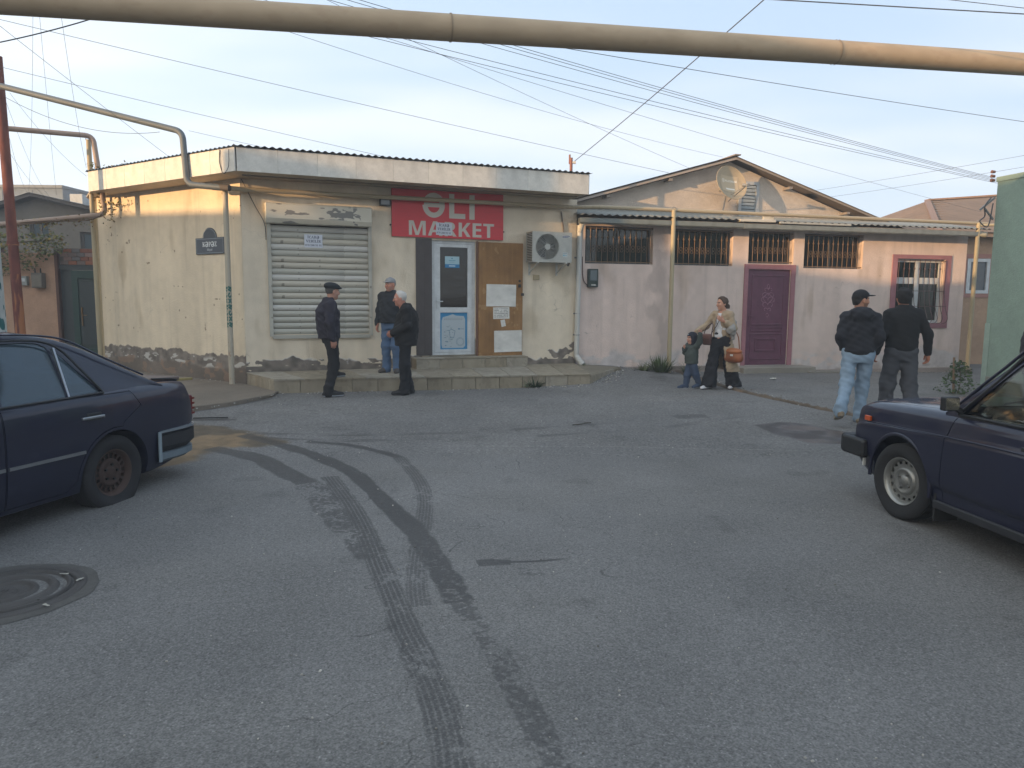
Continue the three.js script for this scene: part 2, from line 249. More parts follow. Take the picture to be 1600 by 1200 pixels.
  for (let i = 0; i < 5; i++) part('cast_mark', bx(-0.05 + i * 0.022, 0.006, -0.02, -0.038 + i * 0.022, 0.011, 0.02), iron, cv); for (const a of [0.3, 2.4, 4.4]) part('lug', bx(-0.03, 0.0, -0.012, 0.03, 0.009, 0.012), iron, cv, [0.276 * Math.cos(a), 0, 0.276 * Math.sin(a)], [0, -a + 1.57, 0]);
  { const g = new THREE.RingGeometry(0.38, 0.46, 60, 3); g.rotateX(-Math.PI / 2); const p = g.attributes.position; for (let i = 0; i < p.count; i++) { const r = Math.hypot(p.getX(i), p.getZ(i)); const k = r > 0.44 ? 1 + 0.10 * (fbm(Math.atan2(p.getZ(i), p.getX(i)) * 3 + 9, 1, 3, 8) - 0.5) : 1; p.setX(i, p.getX(i) * k); p.setZ(i, p.getZ(i) * k); p.setY(i, r > 0.44 ? 0.0005 : 0.003); } g.computeVertexNormals(); part('mortar_ring', uvM(g), mat(0x5f5d5a, { map: rep(tGrime, 6), roughness: 0.95, bumpMap: bumpS, bumpScale: 0.004 }), mh); }
  const bits = [[-2.62, -4.16, 'pale strip of litter lying on the far rim of the manhole cover'], [-2.48, -4.08, 'crumb of pale litter beside the manhole cover'], [-2.45, -3.72, 'short pale litter strip on the near rim of the manhole cover'], [5.0, -14.0, 'scrap of white paper on the ground left of the purple door'], [1.68, -13.6, 'crumpled white paper lying under the end of the drainpipe']];
  bits.forEach(([x, z, l], i) => { const g = new THREE.PlaneGeometry(i < 3 ? 0.05 : 0.13, i < 3 ? 0.014 : 0.09, 6, 4); g.rotateX(-Math.PI / 2); const p = g.attributes.position; for (let k = 0; k < p.count; k++) p.setY(k, 0.012 + 0.02 * hash(k, i) * (i < 3 ? 0.3 : 1)); g.computeVertexNormals(); const o = single('paper_scrap', g, mat(i < 3 ? 0x9d9a90 : 0xc4c2b8, { side: THREE.DoubleSide }), l, 'litter', [x, gh(x, z) + (i < 3 ? 0.006 : 0), z], i * 1.3); });
  single('twig', tube([[0, 0.012, 0], [0.12, 0.016, 0.02], [0.2, 0.012, -0.05], [0.27, 0.02, 0.01]], 0.006, 20, 5), mat(0x3c3630), 'dark twig lying on the asphalt near the middle of the street', 'twig', [0.75, gh(0.75, -8.95) + 0.002, -8.95], 0.5);
  single('rubber_strip', mg([tube([[0, 0.012, 0], [0.2, 0.02, 0.03], [0.42, 0.012, -0.02]], 0.009, 20, 6)]), mat(0x2c2c2c), 'black rubber strip on the ground behind the dusty saloon', 'rubber strip', [-4.03, gh(-4.0, -9.2) + 0.004, -9.2], 0.1);
  // grit gathered along the wall foot, the platform and the kerb lines, with fallen leaves
  { const n = 1500, g = new THREE.IcosahedronGeometry(1, 0), im = new THREE.InstancedMesh(g, mat(0xffffff, { roughness: 0.95 }), n), m = new THREE.Matrix4(), q = new THREE.Quaternion(), c = new THREE.Color(); im.name = 'gravel'; im.userData = { kind: 'stuff', label: 'small stones and grit along the wall foot and on the road', category: 'gravel' };
    const L = [[[-3.65, -11.35], [1.4, -12.5], 0.10], [[1.5, -12.7], [2.2, -14.4], 0.18], [[2.2, -14.85], [5.0, -15.3], 0.12], [[6.6, -15.9], [10.2, -16.8], 0.10], [[-8.2, -14.8], [-4.6, -12.3], 0.12], [[-4.4, -9.5], [-3.6, -11.1], 0.10], [[3.5, -15], [4.3, -10.6], 0.12]];
    for (let i = 0; i < n; i++) { let x, z; if (i < 950) { const [a, b, w] = L[Math.floor(rnd() * L.length)], t = rnd(); x = lerp(a[0], b[0], t) + rr(-w, w) * (0.4 + rnd()); z = lerp(a[1], b[1], t) + rr(-w, w) * (0.4 + rnd()); } else { z = -rr(2.2, 11); x = rr(-0.66, 0.66) * -z; } const s = i < 950 ? rr(0.004, 0.016) : rr(0.002, 0.007); q.setFromEuler(new THREE.Euler(rr(0, 6), rr(0, 6), 0)); m.compose(new THREE.Vector3(x, gh(x, z) + s * 0.35 + (x < -3.6 && z < -9.6 && z > -15 ? 0.03 : 0), z), q, new THREE.Vector3(s * rr(0.7, 1.4), s * 0.7, s)); im.setMatrixAt(i, m); const k = rr(0.10, 0.42); im.setColorAt(i, c.setRGB(k * 1.05, k, k * 0.9)); } scene.add(im); }
}
// ---------------------------------------------------------------- the corner shop
const wallTex = (W, H, w, h, y0, base, peelFn, seed) => { // plaster wall texture of w x h metres starting at height y0
  const t = tex(W, H, (u, v) => {
    const x = u * w, y = y0 + v * h, n = fbm(x * 1.1, y * 1.1, 3, seed), f = fbm(x * 9, y * 9, 2, seed + 9), s = fbm(x * 5, y * 0.5, 2, seed + 19), g = hash(Math.floor(u * W), Math.floor(v * H), seed);
    let L = 1 + 0.10 * (n - 0.5) + 0.05 * (f - 0.5) + 0.09 * (s - 0.5) + 0.02 * (g - 0.5);
    const st = sm(0.62, 0.80, fbm(x * 2.3 + 4, y * 0.9, 3, seed + 29)) * 0.09; L -= st; const ck = fbm(x * 1.4 + seed, y * 1.4, 4, seed + 39); L -= 0.16 * (1 - sm(0, 0.0035, Math.abs(ck - 0.52))) * sm(0.54, 0.64, n); L -= 0.03 * sm(0.66, 0.80, fbm(x * 11, y * 0.7, 2, seed + 49));
    let c = [base[0] * L, base[1] * (L - st * 0.15), base[2] * (L - st * 0.4)];
    return peelFn ? peelFn(c, x, y, f, n) : c;
  }, { rep: [1 / w, 1 / h] });
  t.offset.set(0, -y0 / h); return t;
};
const peelGrey = (c, q, f, tint = [118, 110, 102]) => c.map((a, i) => lerp(a, tint[i] * (0.75 + 0.5 * f), q));
function schwaText(x, s, cx, y, size) { // text with the schwa drawn as a turned e, capital size where it stands among capitals
  x.textAlign = 'left'; const W = [...s].map(ch => ch === 'Ə' ? x.measureText('e').width * 1.5 : ch === 'ə' ? x.measureText('e').width : x.measureText(ch).width); let p = cx - W.reduce((a, b) => a + b, 0) / 2;
  [...s].forEach((ch, i) => { if (ch === 'Ə' || ch === 'ə') { const k = ch === 'Ə' ? 1.5 : 1, xh = size * 0.5 * k; x.save(); x.translate(p + W[i] / 2, y - xh / 2); x.rotate(Math.PI); x.scale(k, k); x.fillText('e', -W[i] / 2 / k, xh / 2 / k); x.restore(); } else x.fillText(ch, p, y); p += W[i]; });
  x.textAlign = 'center';
}
const jitbx = (...a) => jit(bx(...a)), jitslab = (...a) => jit(slabXZ(...a));
const SHOP = [-4.5, 0, -12.41], RY = 22 * Math.PI / 180;
const inShop = (x, y, z) => new THREE.Vector3(x, y, z).applyAxisAngle(new THREE.Vector3(0, 1, 0), RY).add(new THREE.Vector3(...SHOP));
const shopM = plaster(0xffffff);
{
  const S = thing('market_shop', 'cream plastered single-storey corner shop with white fascia and rolled-down shutter', 'shop', SHOP, RY);
  const base = [219, 206, 185];
  const fTex = wallTex(1400, 820, 6.4, 3.8, -0.3, base, (c, x, y, f, n) => {
    if (y > 1.3) return c; const e = 0.34 + 0.5 * (fbm(x * 2.6, y * 3, 4, 301) - 0.5) + 0.5 * sm(5.3, 6.1, x) * (fbm(x * 4, 1, 2, 305)), hole = fbm(x * 4.5, y * 7, 4, 311);
    let q = (1 - sm(-0.01, 0.015, y - e - 0.06)) * sm(0.40, 0.43, hole + (y < 0.32 ? 0.22 : 0)); c = peelGrey(c, q, f);
    const d = 1 - sm(0, 0.02, Math.abs(y - e - 0.06) - 0.008); if (y > 0.1 && hole > 0.45) c = c.map(a => lerp(a, 214, d * 0.45));
    return c;
  }, 3);
  const wm = plaster(0xffffff, { map: fTex });
  part('wall', uvM(ext(rect(0, -0.3, 6.2, 3.432), [rect(3.25, 0.44, 4.10, 2.55), rect(0.43, 0.87, 2.11, 2.72)], 0.25)), wm, S);
  const L = new THREE.Group(); // left wall frame: x from its far end to the corner
  const lx = -2.56, lz = -3.76, la = -55.8 * Math.PI / 180;
  const lTex = wallTex(1000, 820, 4.6, 3.8, -0.3, [220, 206, 182], (c, x, y, f, n) => {
    const chip = sm(0.83, 0.84, fbm(x * 7, y * 9, 3, 431)), chipped = c.map((a, i) => lerp(a, [126, 106, 84][i], chip * 0.6)); if (y > 0.8) return chipped; const e = 0.50 + 0.22 * (fbm(x * 1.9, 3, 4, 401) - 0.5) + 0.10 * (fbm(x * 8, y * 8, 3, 402) - 0.5), q = 1 - sm(-0.012, 0.012, y - e);
    c = peelGrey(c, q, f, [124, 116, 108]);
    const e2 = 0.27 + 0.2 * (fbm(x * 1.3 + 9, 5, 3, 407) - 0.5), q2 = 1 - sm(-0.03, 0.03, y - e2); c = peelGrey(c, q2 * 0.8, n, [112, 102, 92]);
    const wh = sm(0.55, 0.60, fbm(x * 3.2, y * 9, 4, 411)) * (1 - sm(0.05, 0.12, Math.abs(y - e2 - 0.09))); c = c.map((a, i) => lerp(a, [206, 204, 198][i], wh * 0.85));
    const br = sm(0.60, 0.64, fbm(x * 5, y * 8 + 3, 3, 421)) * q * (y < 0.35 ? 1 : 0); c = c.map((a, i) => lerp(a, [166, 128, 102][i], br * 0.4));
    return c;
  }, 7);
  part('wall', uvM(ext(rect(0, -0.3, 4.55, 3.432), [], 0.25)), plaster(0xffffff, { map: lTex }), S, [lx, 0, lz], [0, la, 0]);
  part('wall', bx(5.95, -0.3, -6, 6.2, 3.432, -0.25), shopM.clone(), S).material.color.set(0xc8b694);
  part('wall', bx(lx + 0.1, -0.3, -6.2, 5.95, 3.432, -6), plaster(0xc8b694), S);
  part('wall', bx(lx - 0.1, -0.3, -6.2, lx + 0.1, 3.432, lz), plaster(0xc8b694), S);
  part('floor', slabXZ([[0.15, -0.26], [5.94, -0.26], [5.94, -5.99], [lx + 0.12, -5.99], [lx + 0.12, lz - 0.2]], -0.1, 0.42), plaster(0x6d6660), S);
  const RP = [[-0.073, 0.8], [6.0, 0.8], [6.02, 0.0], [6.25, -0.3], [6.25, -6.3], [-2.75, -6.3], [-2.75, -3.9], [-2.53, -2.81]];
  part('soffit', slabXZ(RP.map(([x, z]) => [x, z]), 3.434, 3.46), painted(0xb7aa94), S);
  part('soffit_batten', mg([bar([0.02, 3.425, 0.40], [5.98, 3.425, 0.40], 0.03, 0.018)]), painted(0x8d8272), S);
  const fas = [painted(0xdedbd3), painted(0xd9d7d0), painted(0xe2dfd6)];
  for (let i = 0; i < 10; i++) { const a = -0.07 + 6.09 * i / 10, b = -0.07 + 6.09 * (i + 1) / 10 - 0.003; part('fascia_panel', bx(a, 3.422 + 0.003 * rnd(), 0.801, b, 3.778, 0.818), fas[i % 3], S); }
  { const c0 = [-0.085, 0.808], c1 = [-2.545, -2.805], n = 7; for (let i = 0; i < n; i++) { const a = i / n, b = (i + 1) / n - 0.001, p = t => [lerp(c0[0], c1[0], t), lerp(c0[1], c1[1], t)], A = p(a), B = p(b), mx = (A[0] + B[0]) / 2, mz = (A[1] + B[1]) / 2, len = Math.hypot(A[0] - B[0], A[1] - B[1]); part('fascia_panel', bx(-len / 2, 3.422, 0, len / 2, 3.778, 0.017), fas[(i + 1) % 3], S, [mx, 0, mz], [0, la, 0]); } }
  part('fascia_panel', bx(6.022, 3.424, 0.0, 6.038, 3.778, 0.80), fas[0], S);
  // corrugated roof: one sheet towards the street, one towards the side lane
  const corr = (w, d, pitch, amp, drop) => { const n = Math.round(w / pitch * 8), g = new THREE.PlaneGeometry(w, d, n, 1); g.rotateX(-Math.PI / 2); const p = g.attributes.position; for (let i = 0; i < p.count; i++) p.setY(i, amp * Math.cos(p.getX(i) / pitch * 2 * Math.PI) - drop * p.getZ(i) / d); g.computeVertexNormals(); const q = g.clone(); q.translate(0, -0.006, 0); return mg([g, q]); };
  const roofM = mat(0x8d959c, { map: grimeM, roughness: 0.6, metalness: 0.1 });
  part('roof_sheet', corr(6.2, 3.2, 0.115, 0.012, -0.02), roofM, S, [2.99, 3.797, -0.74]);
  part('roof_sheet', corr(6.45, 3.3, 0.115, 0.017, -0.02), roofM, S, [3.1, 3.84, -3.95]);
  part('roof_sheet', corr(4.5, 1.7, 0.115, 0.012, 0.0), roofM, S, [-0.64, 3.80, -1.455], [0, la, 0]);
  // rolled-down shutter
  const slatTex = tex(256, 256, (u, v) => { const n = fbm(u * 5, v * 9, 4, 503), s = 0.5 * sm(0.78, 0.82, fbm(u * 22, v * 16, 3, 507)); return [lerp(186 + 30 * (n - 0.5), 96, s), lerp(184 + 30 * (n - 0.5), 92, s), lerp(178 + 28 * (n - 0.5), 86, s)]; }, { rep: [0.6, 0.6] });
  const slatM = mat(0xffffff, { map: slatTex, roughness: 0.6 }), slatM2 = mat(0xe6e6e0, { map: slatTex, roughness: 0.6 }), slatM3 = mat(0xf4efe4, { map: rep(slatTex, 0.43), roughness: 0.6 });
  const sf = part('shutter', uvM(mg([bx(0.395, 0.83, -0.02, 0.455, 2.74, 0.05), bx(2.085, 0.83, -0.02, 2.145, 2.74, 0.05), bx(0.44, 0.79, -0.04, 2.10, 0.85, 0.045)])), slatM2, S);
  const prof = []; for (let i = 0; i <= 8; i++) { const t = i / 8; prof.push([0.020 * Math.sin(Math.PI * t), t * 0.094]); } for (let i = 8; i >= 0; i--) { const t = i / 8; prof.push([0.020 * Math.sin(Math.PI * t) - 0.012, t * 0.094]); }
  const slatG = new THREE.ExtrudeGeometry(poly(prof), { depth: 1.63, bevelEnabled: false }); slatG.rotateY(Math.PI / 2); slatG.scale(1, 1, -1); slatG.translate(0.455, 0, 0); { const ix = slatG.index; if (ix) for (let i = 0; i < ix.count; i += 3) { const a = ix.getX(i); ix.setX(i, ix.getX(i + 2)); ix.setX(i + 2, a); } else { const p = slatG.attributes.position; for (let i = 0; i < p.count; i += 3) for (const k of ['X', 'Y', 'Z']) { const a = p['get' + k](i); p['set' + k](i, p['get' + k](i + 2)); p['set' + k](i + 2, a); } } } slatG.computeVertexNormals(); uvM(slatG);
  for (let i = 0; i < 18; i++) part('slat', slatG, [slatM, slatM2, slatM3][Math.floor(rnd() * 3)], sf, [0, 0.862 + i * 0.1025, 0.0 + rr(-0.003, 0.003)], [rr(-0.05, 0.05), 0, rr(-0.0012, 0.0012)]);
  const boxTex = tex(512, 256, (u, v) => { const n = fbm(u * 6, v * 4, 4, 523), p = sm(0.60, 0.62, fbm(u * 7 + 2, v * 4, 4, 529) + (v < 0.3 ? 0.05 : 0)); return [lerp(205 + 20 * (n - 0.5), 128, p), lerp(200 + 20 * (n - 0.5), 126, p), lerp(185 + 20 * (n - 0.5), 122, p)]; }, { rep: [1 / 1.8, 1 / 0.4] });
  const bp = [[0, 0], [0.18, 0], [0.235, 0.07], [0.235, 0.30], [0.20, 0.325], [0, 0.325]];
  const bg = new THREE.ExtrudeGeometry(poly(bp), { depth: 1.735, bevelEnabled: true, bevelSize: 0.006, bevelThickness: 0.006, bevelOffset: -0.006, bevelSegments: 1 }); bg.rotateY(-Math.PI / 2); bg.translate(2.112, 2.725, 0); bg.computeVertexNormals();
  { const p = bg.attributes.position; for (let i = 0; i < p.count; i++) p.setZ(i, Math.abs(p.getZ(i))); bg.computeVertexNormals(); }
  part('shutter_box', uvM(bg), mat(0xffffff, { map: boxTex, roughness: 0.7, side: THREE.DoubleSide }), S);
  // glazed shop door
  const dm = M.pvc;
  const dr = part('door', mg([ext(rect(3.25, 0.44, 4.10, 2.55), [rect(3.30, 0.49, 4.05, 2.50)], 0.07), ext(rect(3.305, 0.495, 4.045, 2.495), [rect(3.42, 0.54, 3.955, 1.235), rect(3.42, 1.33, 3.955, 2.435)], 0.055)]), dm, S, [0, 0, -0.04]);
  part('pane', bx(3.41, 1.32, -0.03, 3.965, 2.445, -0.024), new THREE.MeshPhysicalMaterial({ color: 0x76878a, transmission: 1, thickness: 0, roughness: 0.02 }), dr);
  const poster = canvasTex(256, 330, (x, w, h) => {
    x.fillStyle = '#2f7fae'; x.fillRect(0, 0, w, h); x.fillStyle = '#a9b4ba'; x.beginPath(); x.moveTo(14, 70); x.lineTo(26, 40); x.lineTo(80, 26); x.lineTo(120, 12); x.lineTo(150, 26); x.lineTo(225, 30); x.lineTo(238, 60); x.lineTo(238, 300); x.lineTo(220, 318); x.lineTo(20, 318); x.lineTo(12, 290); x.fill();
    x.strokeStyle = '#7d8a92'; x.lineWidth = 3; for (let i = 0; i < 9; i++) { x.beginPath(); x.moveTo(42 + i * 20, 40); x.lineTo(38 + i * 20, 66); x.lineTo(56 + i * 20, 52); x.stroke(); }
    x.strokeStyle = '#4c6f88'; x.lineWidth = 4; x.beginPath(); x.moveTo(84, 160); x.lineTo(96, 226); x.lineTo(128, 226); x.lineTo(142, 165); x.lineTo(110, 150); x.closePath(); x.stroke(); x.lineWidth = 2; x.beginPath(); x.arc(190, 262, 38, 0, 7); x.stroke(); x.beginPath(); x.arc(190, 262, 30, 0, 7); x.stroke();
    x.fillStyle = '#5d7f9a'; x.fillRect(170, 140, 18, 12); x.fillRect(192, 144, 36, 4); for (let i = 0; i < 26; i++) { x.fillStyle = i % 2 ? '#6f8796' : '#8b989f'; x.fillRect(26 + rnd() * 90, 110 + rnd() * 200, 6 + rnd() * 22, 3 + rnd() * 5); }
  });
  const plane = (x0, y0, x1, y1, z) => { const g = new THREE.PlaneGeometry(x1 - x0, y1 - y0); g.translate((x0 + x1) / 2, (y0 + y1) / 2, z); return g; };
  part('lower_panel', bx(3.41, 0.53, -0.034, 3.965, 1.245, -0.022), M.pvc, dr);
  part('poster', plane(3.424, 0.545, 3.951, 1.23, -0.0205), mat(0xffffff, { map: poster, roughness: 0.5 }), dr);
  part('sticker', plane(3.52, 2.06, 3.80, 2.27, -0.021), mat(0xffffff, { side: THREE.DoubleSide, roughness: 0.6, map: canvasTex(128, 96, (x, w, h) => { x.fillStyle = '#9fbfca'; x.fillRect(0, 0, w, h); x.fillStyle = '#2a78a8'; x.fillRect(0, 66, w, 30); x.fillStyle = '#4e8ba6'; x.fillRect(56, 12, 14, 10); x.fillRect(34, 32, 60, 5); x.fillRect(42, 46, 44, 3); x.fillStyle = '#cfe0e6'; x.fillRect(36, 76, 56, 8); }) }), dr);
  const hd = part('handle', mg([bx(3.335, 1.30, 0.015, 3.365, 1.52, 0.027, 0.005), cyl([3.35, 1.44, 0.02], [3.35, 1.44, 0.06], 0.009), bx(3.345, 1.43, 0.05, 3.46, 1.45, 0.066, 0.006)]), mat(0xbfc3c6, { metalness: 0.7, roughness: 0.35 }), dr);
  part('threshold', bx(3.2, 0.425, -0.2, 4.15, 0.445, 0.03), M.concrete, S);
  part('folded_panel', mg([bx(2.95, 0.445, 0.004, 3.10, 2.575, 0.035), bx(3.103, 0.445, 0.006, 3.247, 2.575, 0.03)]), painted(0x4e4746, { roughness: 0.6 }), S);
  // brown board door leaf opened back against the wall
  const boardTex = tex(256, 512, (u, v) => { const n = fbm(u * 4, v * 9, 4, 601), s = fbm(u * 30, v * 3, 3, 607), k = sm(0.7, 0.78, fbm(u * 8, v * 14, 3, 611)); return [lerp(139 + 40 * (n - 0.5) + 16 * (s - 0.5), 172, k * 0.5), lerp(103 + 34 * (n - 0.5) + 14 * (s - 0.5), 140, k * 0.5), lerp(62 + 26 * (n - 0.5) + 10 * (s - 0.5), 100, k * 0.5)]; }, { rep: [1 / 0.92, 1 / 2.14] });
  const bd = part('board_door', uvM(ext(rect(0, 0, 0.895, 2.13), [], 0.045, 0.006)), mat(0xffffff, { map: boardTex, roughness: 0.75, bumpMap: bumpM, bumpScale: 0.004 }), S, [4.135, 0.415, 0.072], [0, 0, 0]);
  part('lock', bx(0.80, 1.30, 0, 0.85, 1.36, 0.02), M.dark, bd); part('lock', cyl([0.825, 1.42, 0], [0.825, 1.42, 0.02], 0.022), M.dark, bd); part('latch', bx(0.86, 1.14, -0.02, 0.915, 1.19, 0.02), M.dark, bd);
  part('hinge_post', bx(4.105, 0.42, 0, 4.132, 2.56, 0.06), painted(0x7a5540), S);
  part('socket_box', mg([bx(5.27, 1.865, 0, 5.40, 1.96, 0.035, 0.008), bx(5.285, 1.88, 0.035, 5.385, 1.945, 0.04)]), painted(0xb7a888), S);
  // raised platform along the front, faced with stone slabs, with a step at the door
  const st = new THREE.Group(); const toL = ([x, z]) => { const v = new THREE.Vector3(x + 4.5, 0, z + 12.41).applyAxisAngle(new THREE.Vector3(0, 1, 0), -RY); return [v.x, v.z]; };
  const A = toL([-4.47, -12.36]), B = toL([-3.72, -11.43]), C = toL([1.35, -12.62]), D = toL([2.1, -14.2]);
  const stoneT = tex(512, 256, (u, v) => { const n = fbm(u * 7, v * 5, 4, 651), p = 0.6 * sm(0.62, 0.72, fbm(u * 16, v * 12, 3, 657)); return [lerp(154 + 34 * (n - 0.5), 116, p * 0.5), lerp(147 + 33 * (n - 0.5), 108, p * 0.5), lerp(133 + 30 * (n - 0.5), 96, p * 0.5)]; }, { rep: [0.9, 0.9] });
  const stone = [0xffffff, 0xf3efe8, 0xfaf6ee, 0xebe6dc].map(c => mat(c, { map: stoneT, roughness: 0.9, bumpMap: bumpM, bumpScale: 0.008 }));
  const pl = part('platform', slabXZ([[0.02, 0.0], A.map((v, i) => v + (i ? -0.02 : 0.03)), [B[0], B[1] - 0.03], [C[0] - 0.02, C[1] - 0.03], [D[0] - 0.03, D[1]], [6.2, 0.0]], -0.25, 0.205), plaster(0x8a8272), S);
  const lid = (P, n) => P; // capping slabs
  const seg = (a, b, t) => [lerp(a[0], b[0], t), lerp(a[1], b[1], t)];
  for (let i = 0; i < 11; i++) { const a = seg(B, C, i / 11), b = seg(B, C, (i + 1) / 11 - 0.002), a2 = [lerp(0.0, 6.2, i / 11), 0.005], b2 = [lerp(0.0, 6.2, (i + 1) / 11 - 0.002), 0.005]; part('paving_slab', jitslab([a2, b2, [b[0], b[1] + 0.02], [a[0], a[1] + 0.02]].reverse(), 0.203, 0.222 + rr(0, 0.005), 0.003), stone[Math.floor(rnd() * 4)], pl); }
  part('paving_slab', slabXZ([[0, 0.005], [A[0] - 0.01, A[1] + 0.01], [B[0], B[1] + 0.01]], 0.203, 0.221, 0.003), stone[1], pl);
  { // facing stones, front and ends
    const run = (a, b, y0f, n, off) => { for (let i = 0; i < n; i++) { const p = seg(a, b, i / n), q = seg(a, b, (i + 1) / n - 0.0016), len = Math.hypot(q[0] - p[0], q[1] - p[1]), ang = Math.atan2(-(q[1] - p[1]), q[0] - p[0]); part('facing_stone', jitbx(0, -0.25, -0.035, len, 0.202 - rr(0, 0.006), off + rr(0, 0.006), 0.004), stone[Math.floor(rnd() * 4)], pl, [p[0], 0, p[1]], [0, ang, 0]); } };
    run(B, C, 0, 13, 0.004); run(A, B, 0, 3, 0.004); run(C, D, 0, 4, 0.004);
  }
  const ds = part('door_step', bx(2.86, 0.2, 0.002, 5.02, 0.40, 0.36, 0.006), stone[3], S);
  for (let i = 0; i < 5; i++) part('facing_stone', jitbx(2.855 + i * 0.434, 0.225, 0.362, 2.855 + (i + 1) * 0.434 - 0.006, 0.395, 0.376 + rr(0, 0.006), 0.004), stone[i % 4], ds);
  for (let i = 0; i < 4; i++) part('paving_slab', jitbx(2.85 + i * 0.545, 0.401, 0.004, 2.85 + (i + 1) * 0.545 - 0.006, 0.418 + rr(0, 0.004), 0.385, 0.004), stone[(i * 3) % 4], ds);

  // the sign above the door: a thing hung on the shop
  const sg = thing('shop_sign', 'red rectangular shop sign with grey capital letters above the door', 'sign', inShop(2.51, 2.59, 0.0).toArray(), RY);
  const signTex = canvasTex(1024, 420, (x, w, h) => {
    x.fillStyle = '#c8383f'; x.fillRect(0, 0, w, h);
    for (let i = 0; i < 260; i++) { x.fillStyle = `rgba(${90 + rnd() * 120},${30 + rnd() * 30},${40 + rnd() * 30},0.06)`; x.fillRect(rnd() * w, rnd() * h, 20 + rnd() * 120, 2 + rnd() * 14); }
    const gcol = '#c2beb4'; x.fillStyle = gcol; x.strokeStyle = gcol;
    // the first letter: a round capital with a cross-bar
    x.lineWidth = 46; x.beginPath(); x.ellipse(372, 130, 78, 88, 0, -Math.PI * 0.86, Math.PI); x.stroke(); x.fillRect(284, 108, 160, 40);
    x.fillRect(512, 20, 48, 220); x.fillRect(512, 194, 150, 46); x.fillRect(700, 20, 50, 222);
    x.font = 'bold 180px sans-serif'; x.textBaseline = 'alphabetic'; const s = 'MARKET', m = x.measureText(s).width; x.save(); x.translate(130, 402); x.scale(810 / m, 1); x.fillText(s, 0, 0); x.restore();
  });
  part('panel', bx(0, 0, 0.01, 2.12, 0.836, 0.045), painted(0x9c2b34), sg);
  { const g = new THREE.PlaneGeometry(2.12, 0.836); g.translate(1.06, 0.418, 0.0465); part('face', g, mat(0xffffff, { map: signTex, roughness: 0.5 }), sg); }
  part('fixing', cyl([-0.02, 0.2, 0.0], [-0.02, 0.2, 0.03], 0.014), M.dark, sg); part('fixing', cyl([2.14, 0.16, 0], [2.14, 0.16, 0.03], 0.014), M.dark, sg);

  // printed notices
  const notice = () => canvasTex(320, 230, (x, w, h) => { x.fillStyle = '#c9ced8'; x.fillRect(0, 0, w, h); x.fillStyle = '#39425c'; x.textAlign = 'center'; x.font = 'bold 62px serif'; schwaText(x, 'İCARƏ', w / 2, 70, 62); schwaText(x, 'VERİLİR', w / 2, 140, 62); x.font = 'bold 46px serif'; x.fillText('070 288 91 91', w / 2, 204, 290); });
  const nm = mat(0xffffff, { map: notice(), roughness: 0.9, side: THREE.DoubleSide });
  const sheetG = (w, h, curl) => { const g = new THREE.PlaneGeometry(w, h, 8, 8), p = g.attributes.position; for (let i = 0; i < p.count; i++) p.setZ(i, curl * (Math.sin(p.getX(i) / w * 5 + 1) * 0.5 + Math.sin(p.getY(i) / h * 6) * 0.5 + 1)); g.computeVertexNormals(); return g; };
  const put = (g, m, label, x, y, z, roll = 0, nm_ = 'paper_notice', grp) => { const o = single(nm_, g, m, label, 'paper', inShop(x, y, z).toArray(), RY, grp); o.rotation.z = roll; return o; };
  put(sheetG(0.305, 0.222, 0.003), nm, 'printed white notice stuck on the rolled-down shutter', 1.15, 2.455, 0.024);
  put(sheetG(0.30, 0.222, 0.003), nm, 'printed white notice stuck over the red sign', 3.47, 2.752, 0.052, -0.02);
  const blank = (seed, lines) => mat(0xffffff, { roughness: 0.95, side: THREE.DoubleSide, map: tex(128, 128, (u, v) => { const n = fbm(u * 5, v * 5, 4, seed); let L = 205 + 34 * (n - 0.5); if (lines && u > 0.08 && u < 0.92 && v > 0.12 && v < 0.9 && (v * 7) % 1 < 0.42 && hash(Math.floor(u * 20), Math.floor(v * 7), seed) > 0.3) L -= 60; return [L, L * 0.995, L * 0.97]; }) });
  put(sheetG(0.60, 0.415, 0.006), blank(701), 'large blank white sheet taped to the brown board, upper one', 4.585, 1.558, 0.082, -0.01, 'paper_sheet');
  put(sheetG(0.33, 0.22, 0.003), blank(703, 1), 'small written paper on the brown board between two blank sheets', 4.59, 1.226, 0.078, 0.02, 'paper_sheet');
  put(sheetG(0.57, 0.41, 0.006), blank(705), 'large blank white sheet taped to the brown board, lower one', 4.73, 0.69, 0.084, 0.015, 'paper_sheet');
  put(sheetG(0.09, 0.13, 0.002), blank(707), 'torn scrap of white paper under the written note', 4.63, 1.035, 0.078, 0.2, 'paper_sheet');

  // wall lamp
  const fl = thing('floodlight', 'small black square floodlight on the wall beside the red sign', 'lamp', inShop(2.385, 3.175, 0).toArray(), RY);
  part('housing', mg([bx(-0.10, -0.072, 0.06, 0.10, 0.072, 0.105, 0.006), bx(-0.03, -0.04, 0, 0.03, 0.0, 0.06)]), M.dark, fl); part('lens', bx(-0.075, -0.05, 0.1055, 0.075, 0.05, 0.109), mat(0x7f8488, { roughness: 0.3 }), fl);

  // air conditioner outdoor unit
  const ac = thing('air_conditioner', 'white outdoor air conditioner unit with round fan on brackets at shop wall', 'air conditioner', inShop(5.49, 2.19, 0.1).toArray(), RY);
  const acm = mat(0xb9b9b2, { roughness: 0.5, map: grimeS });
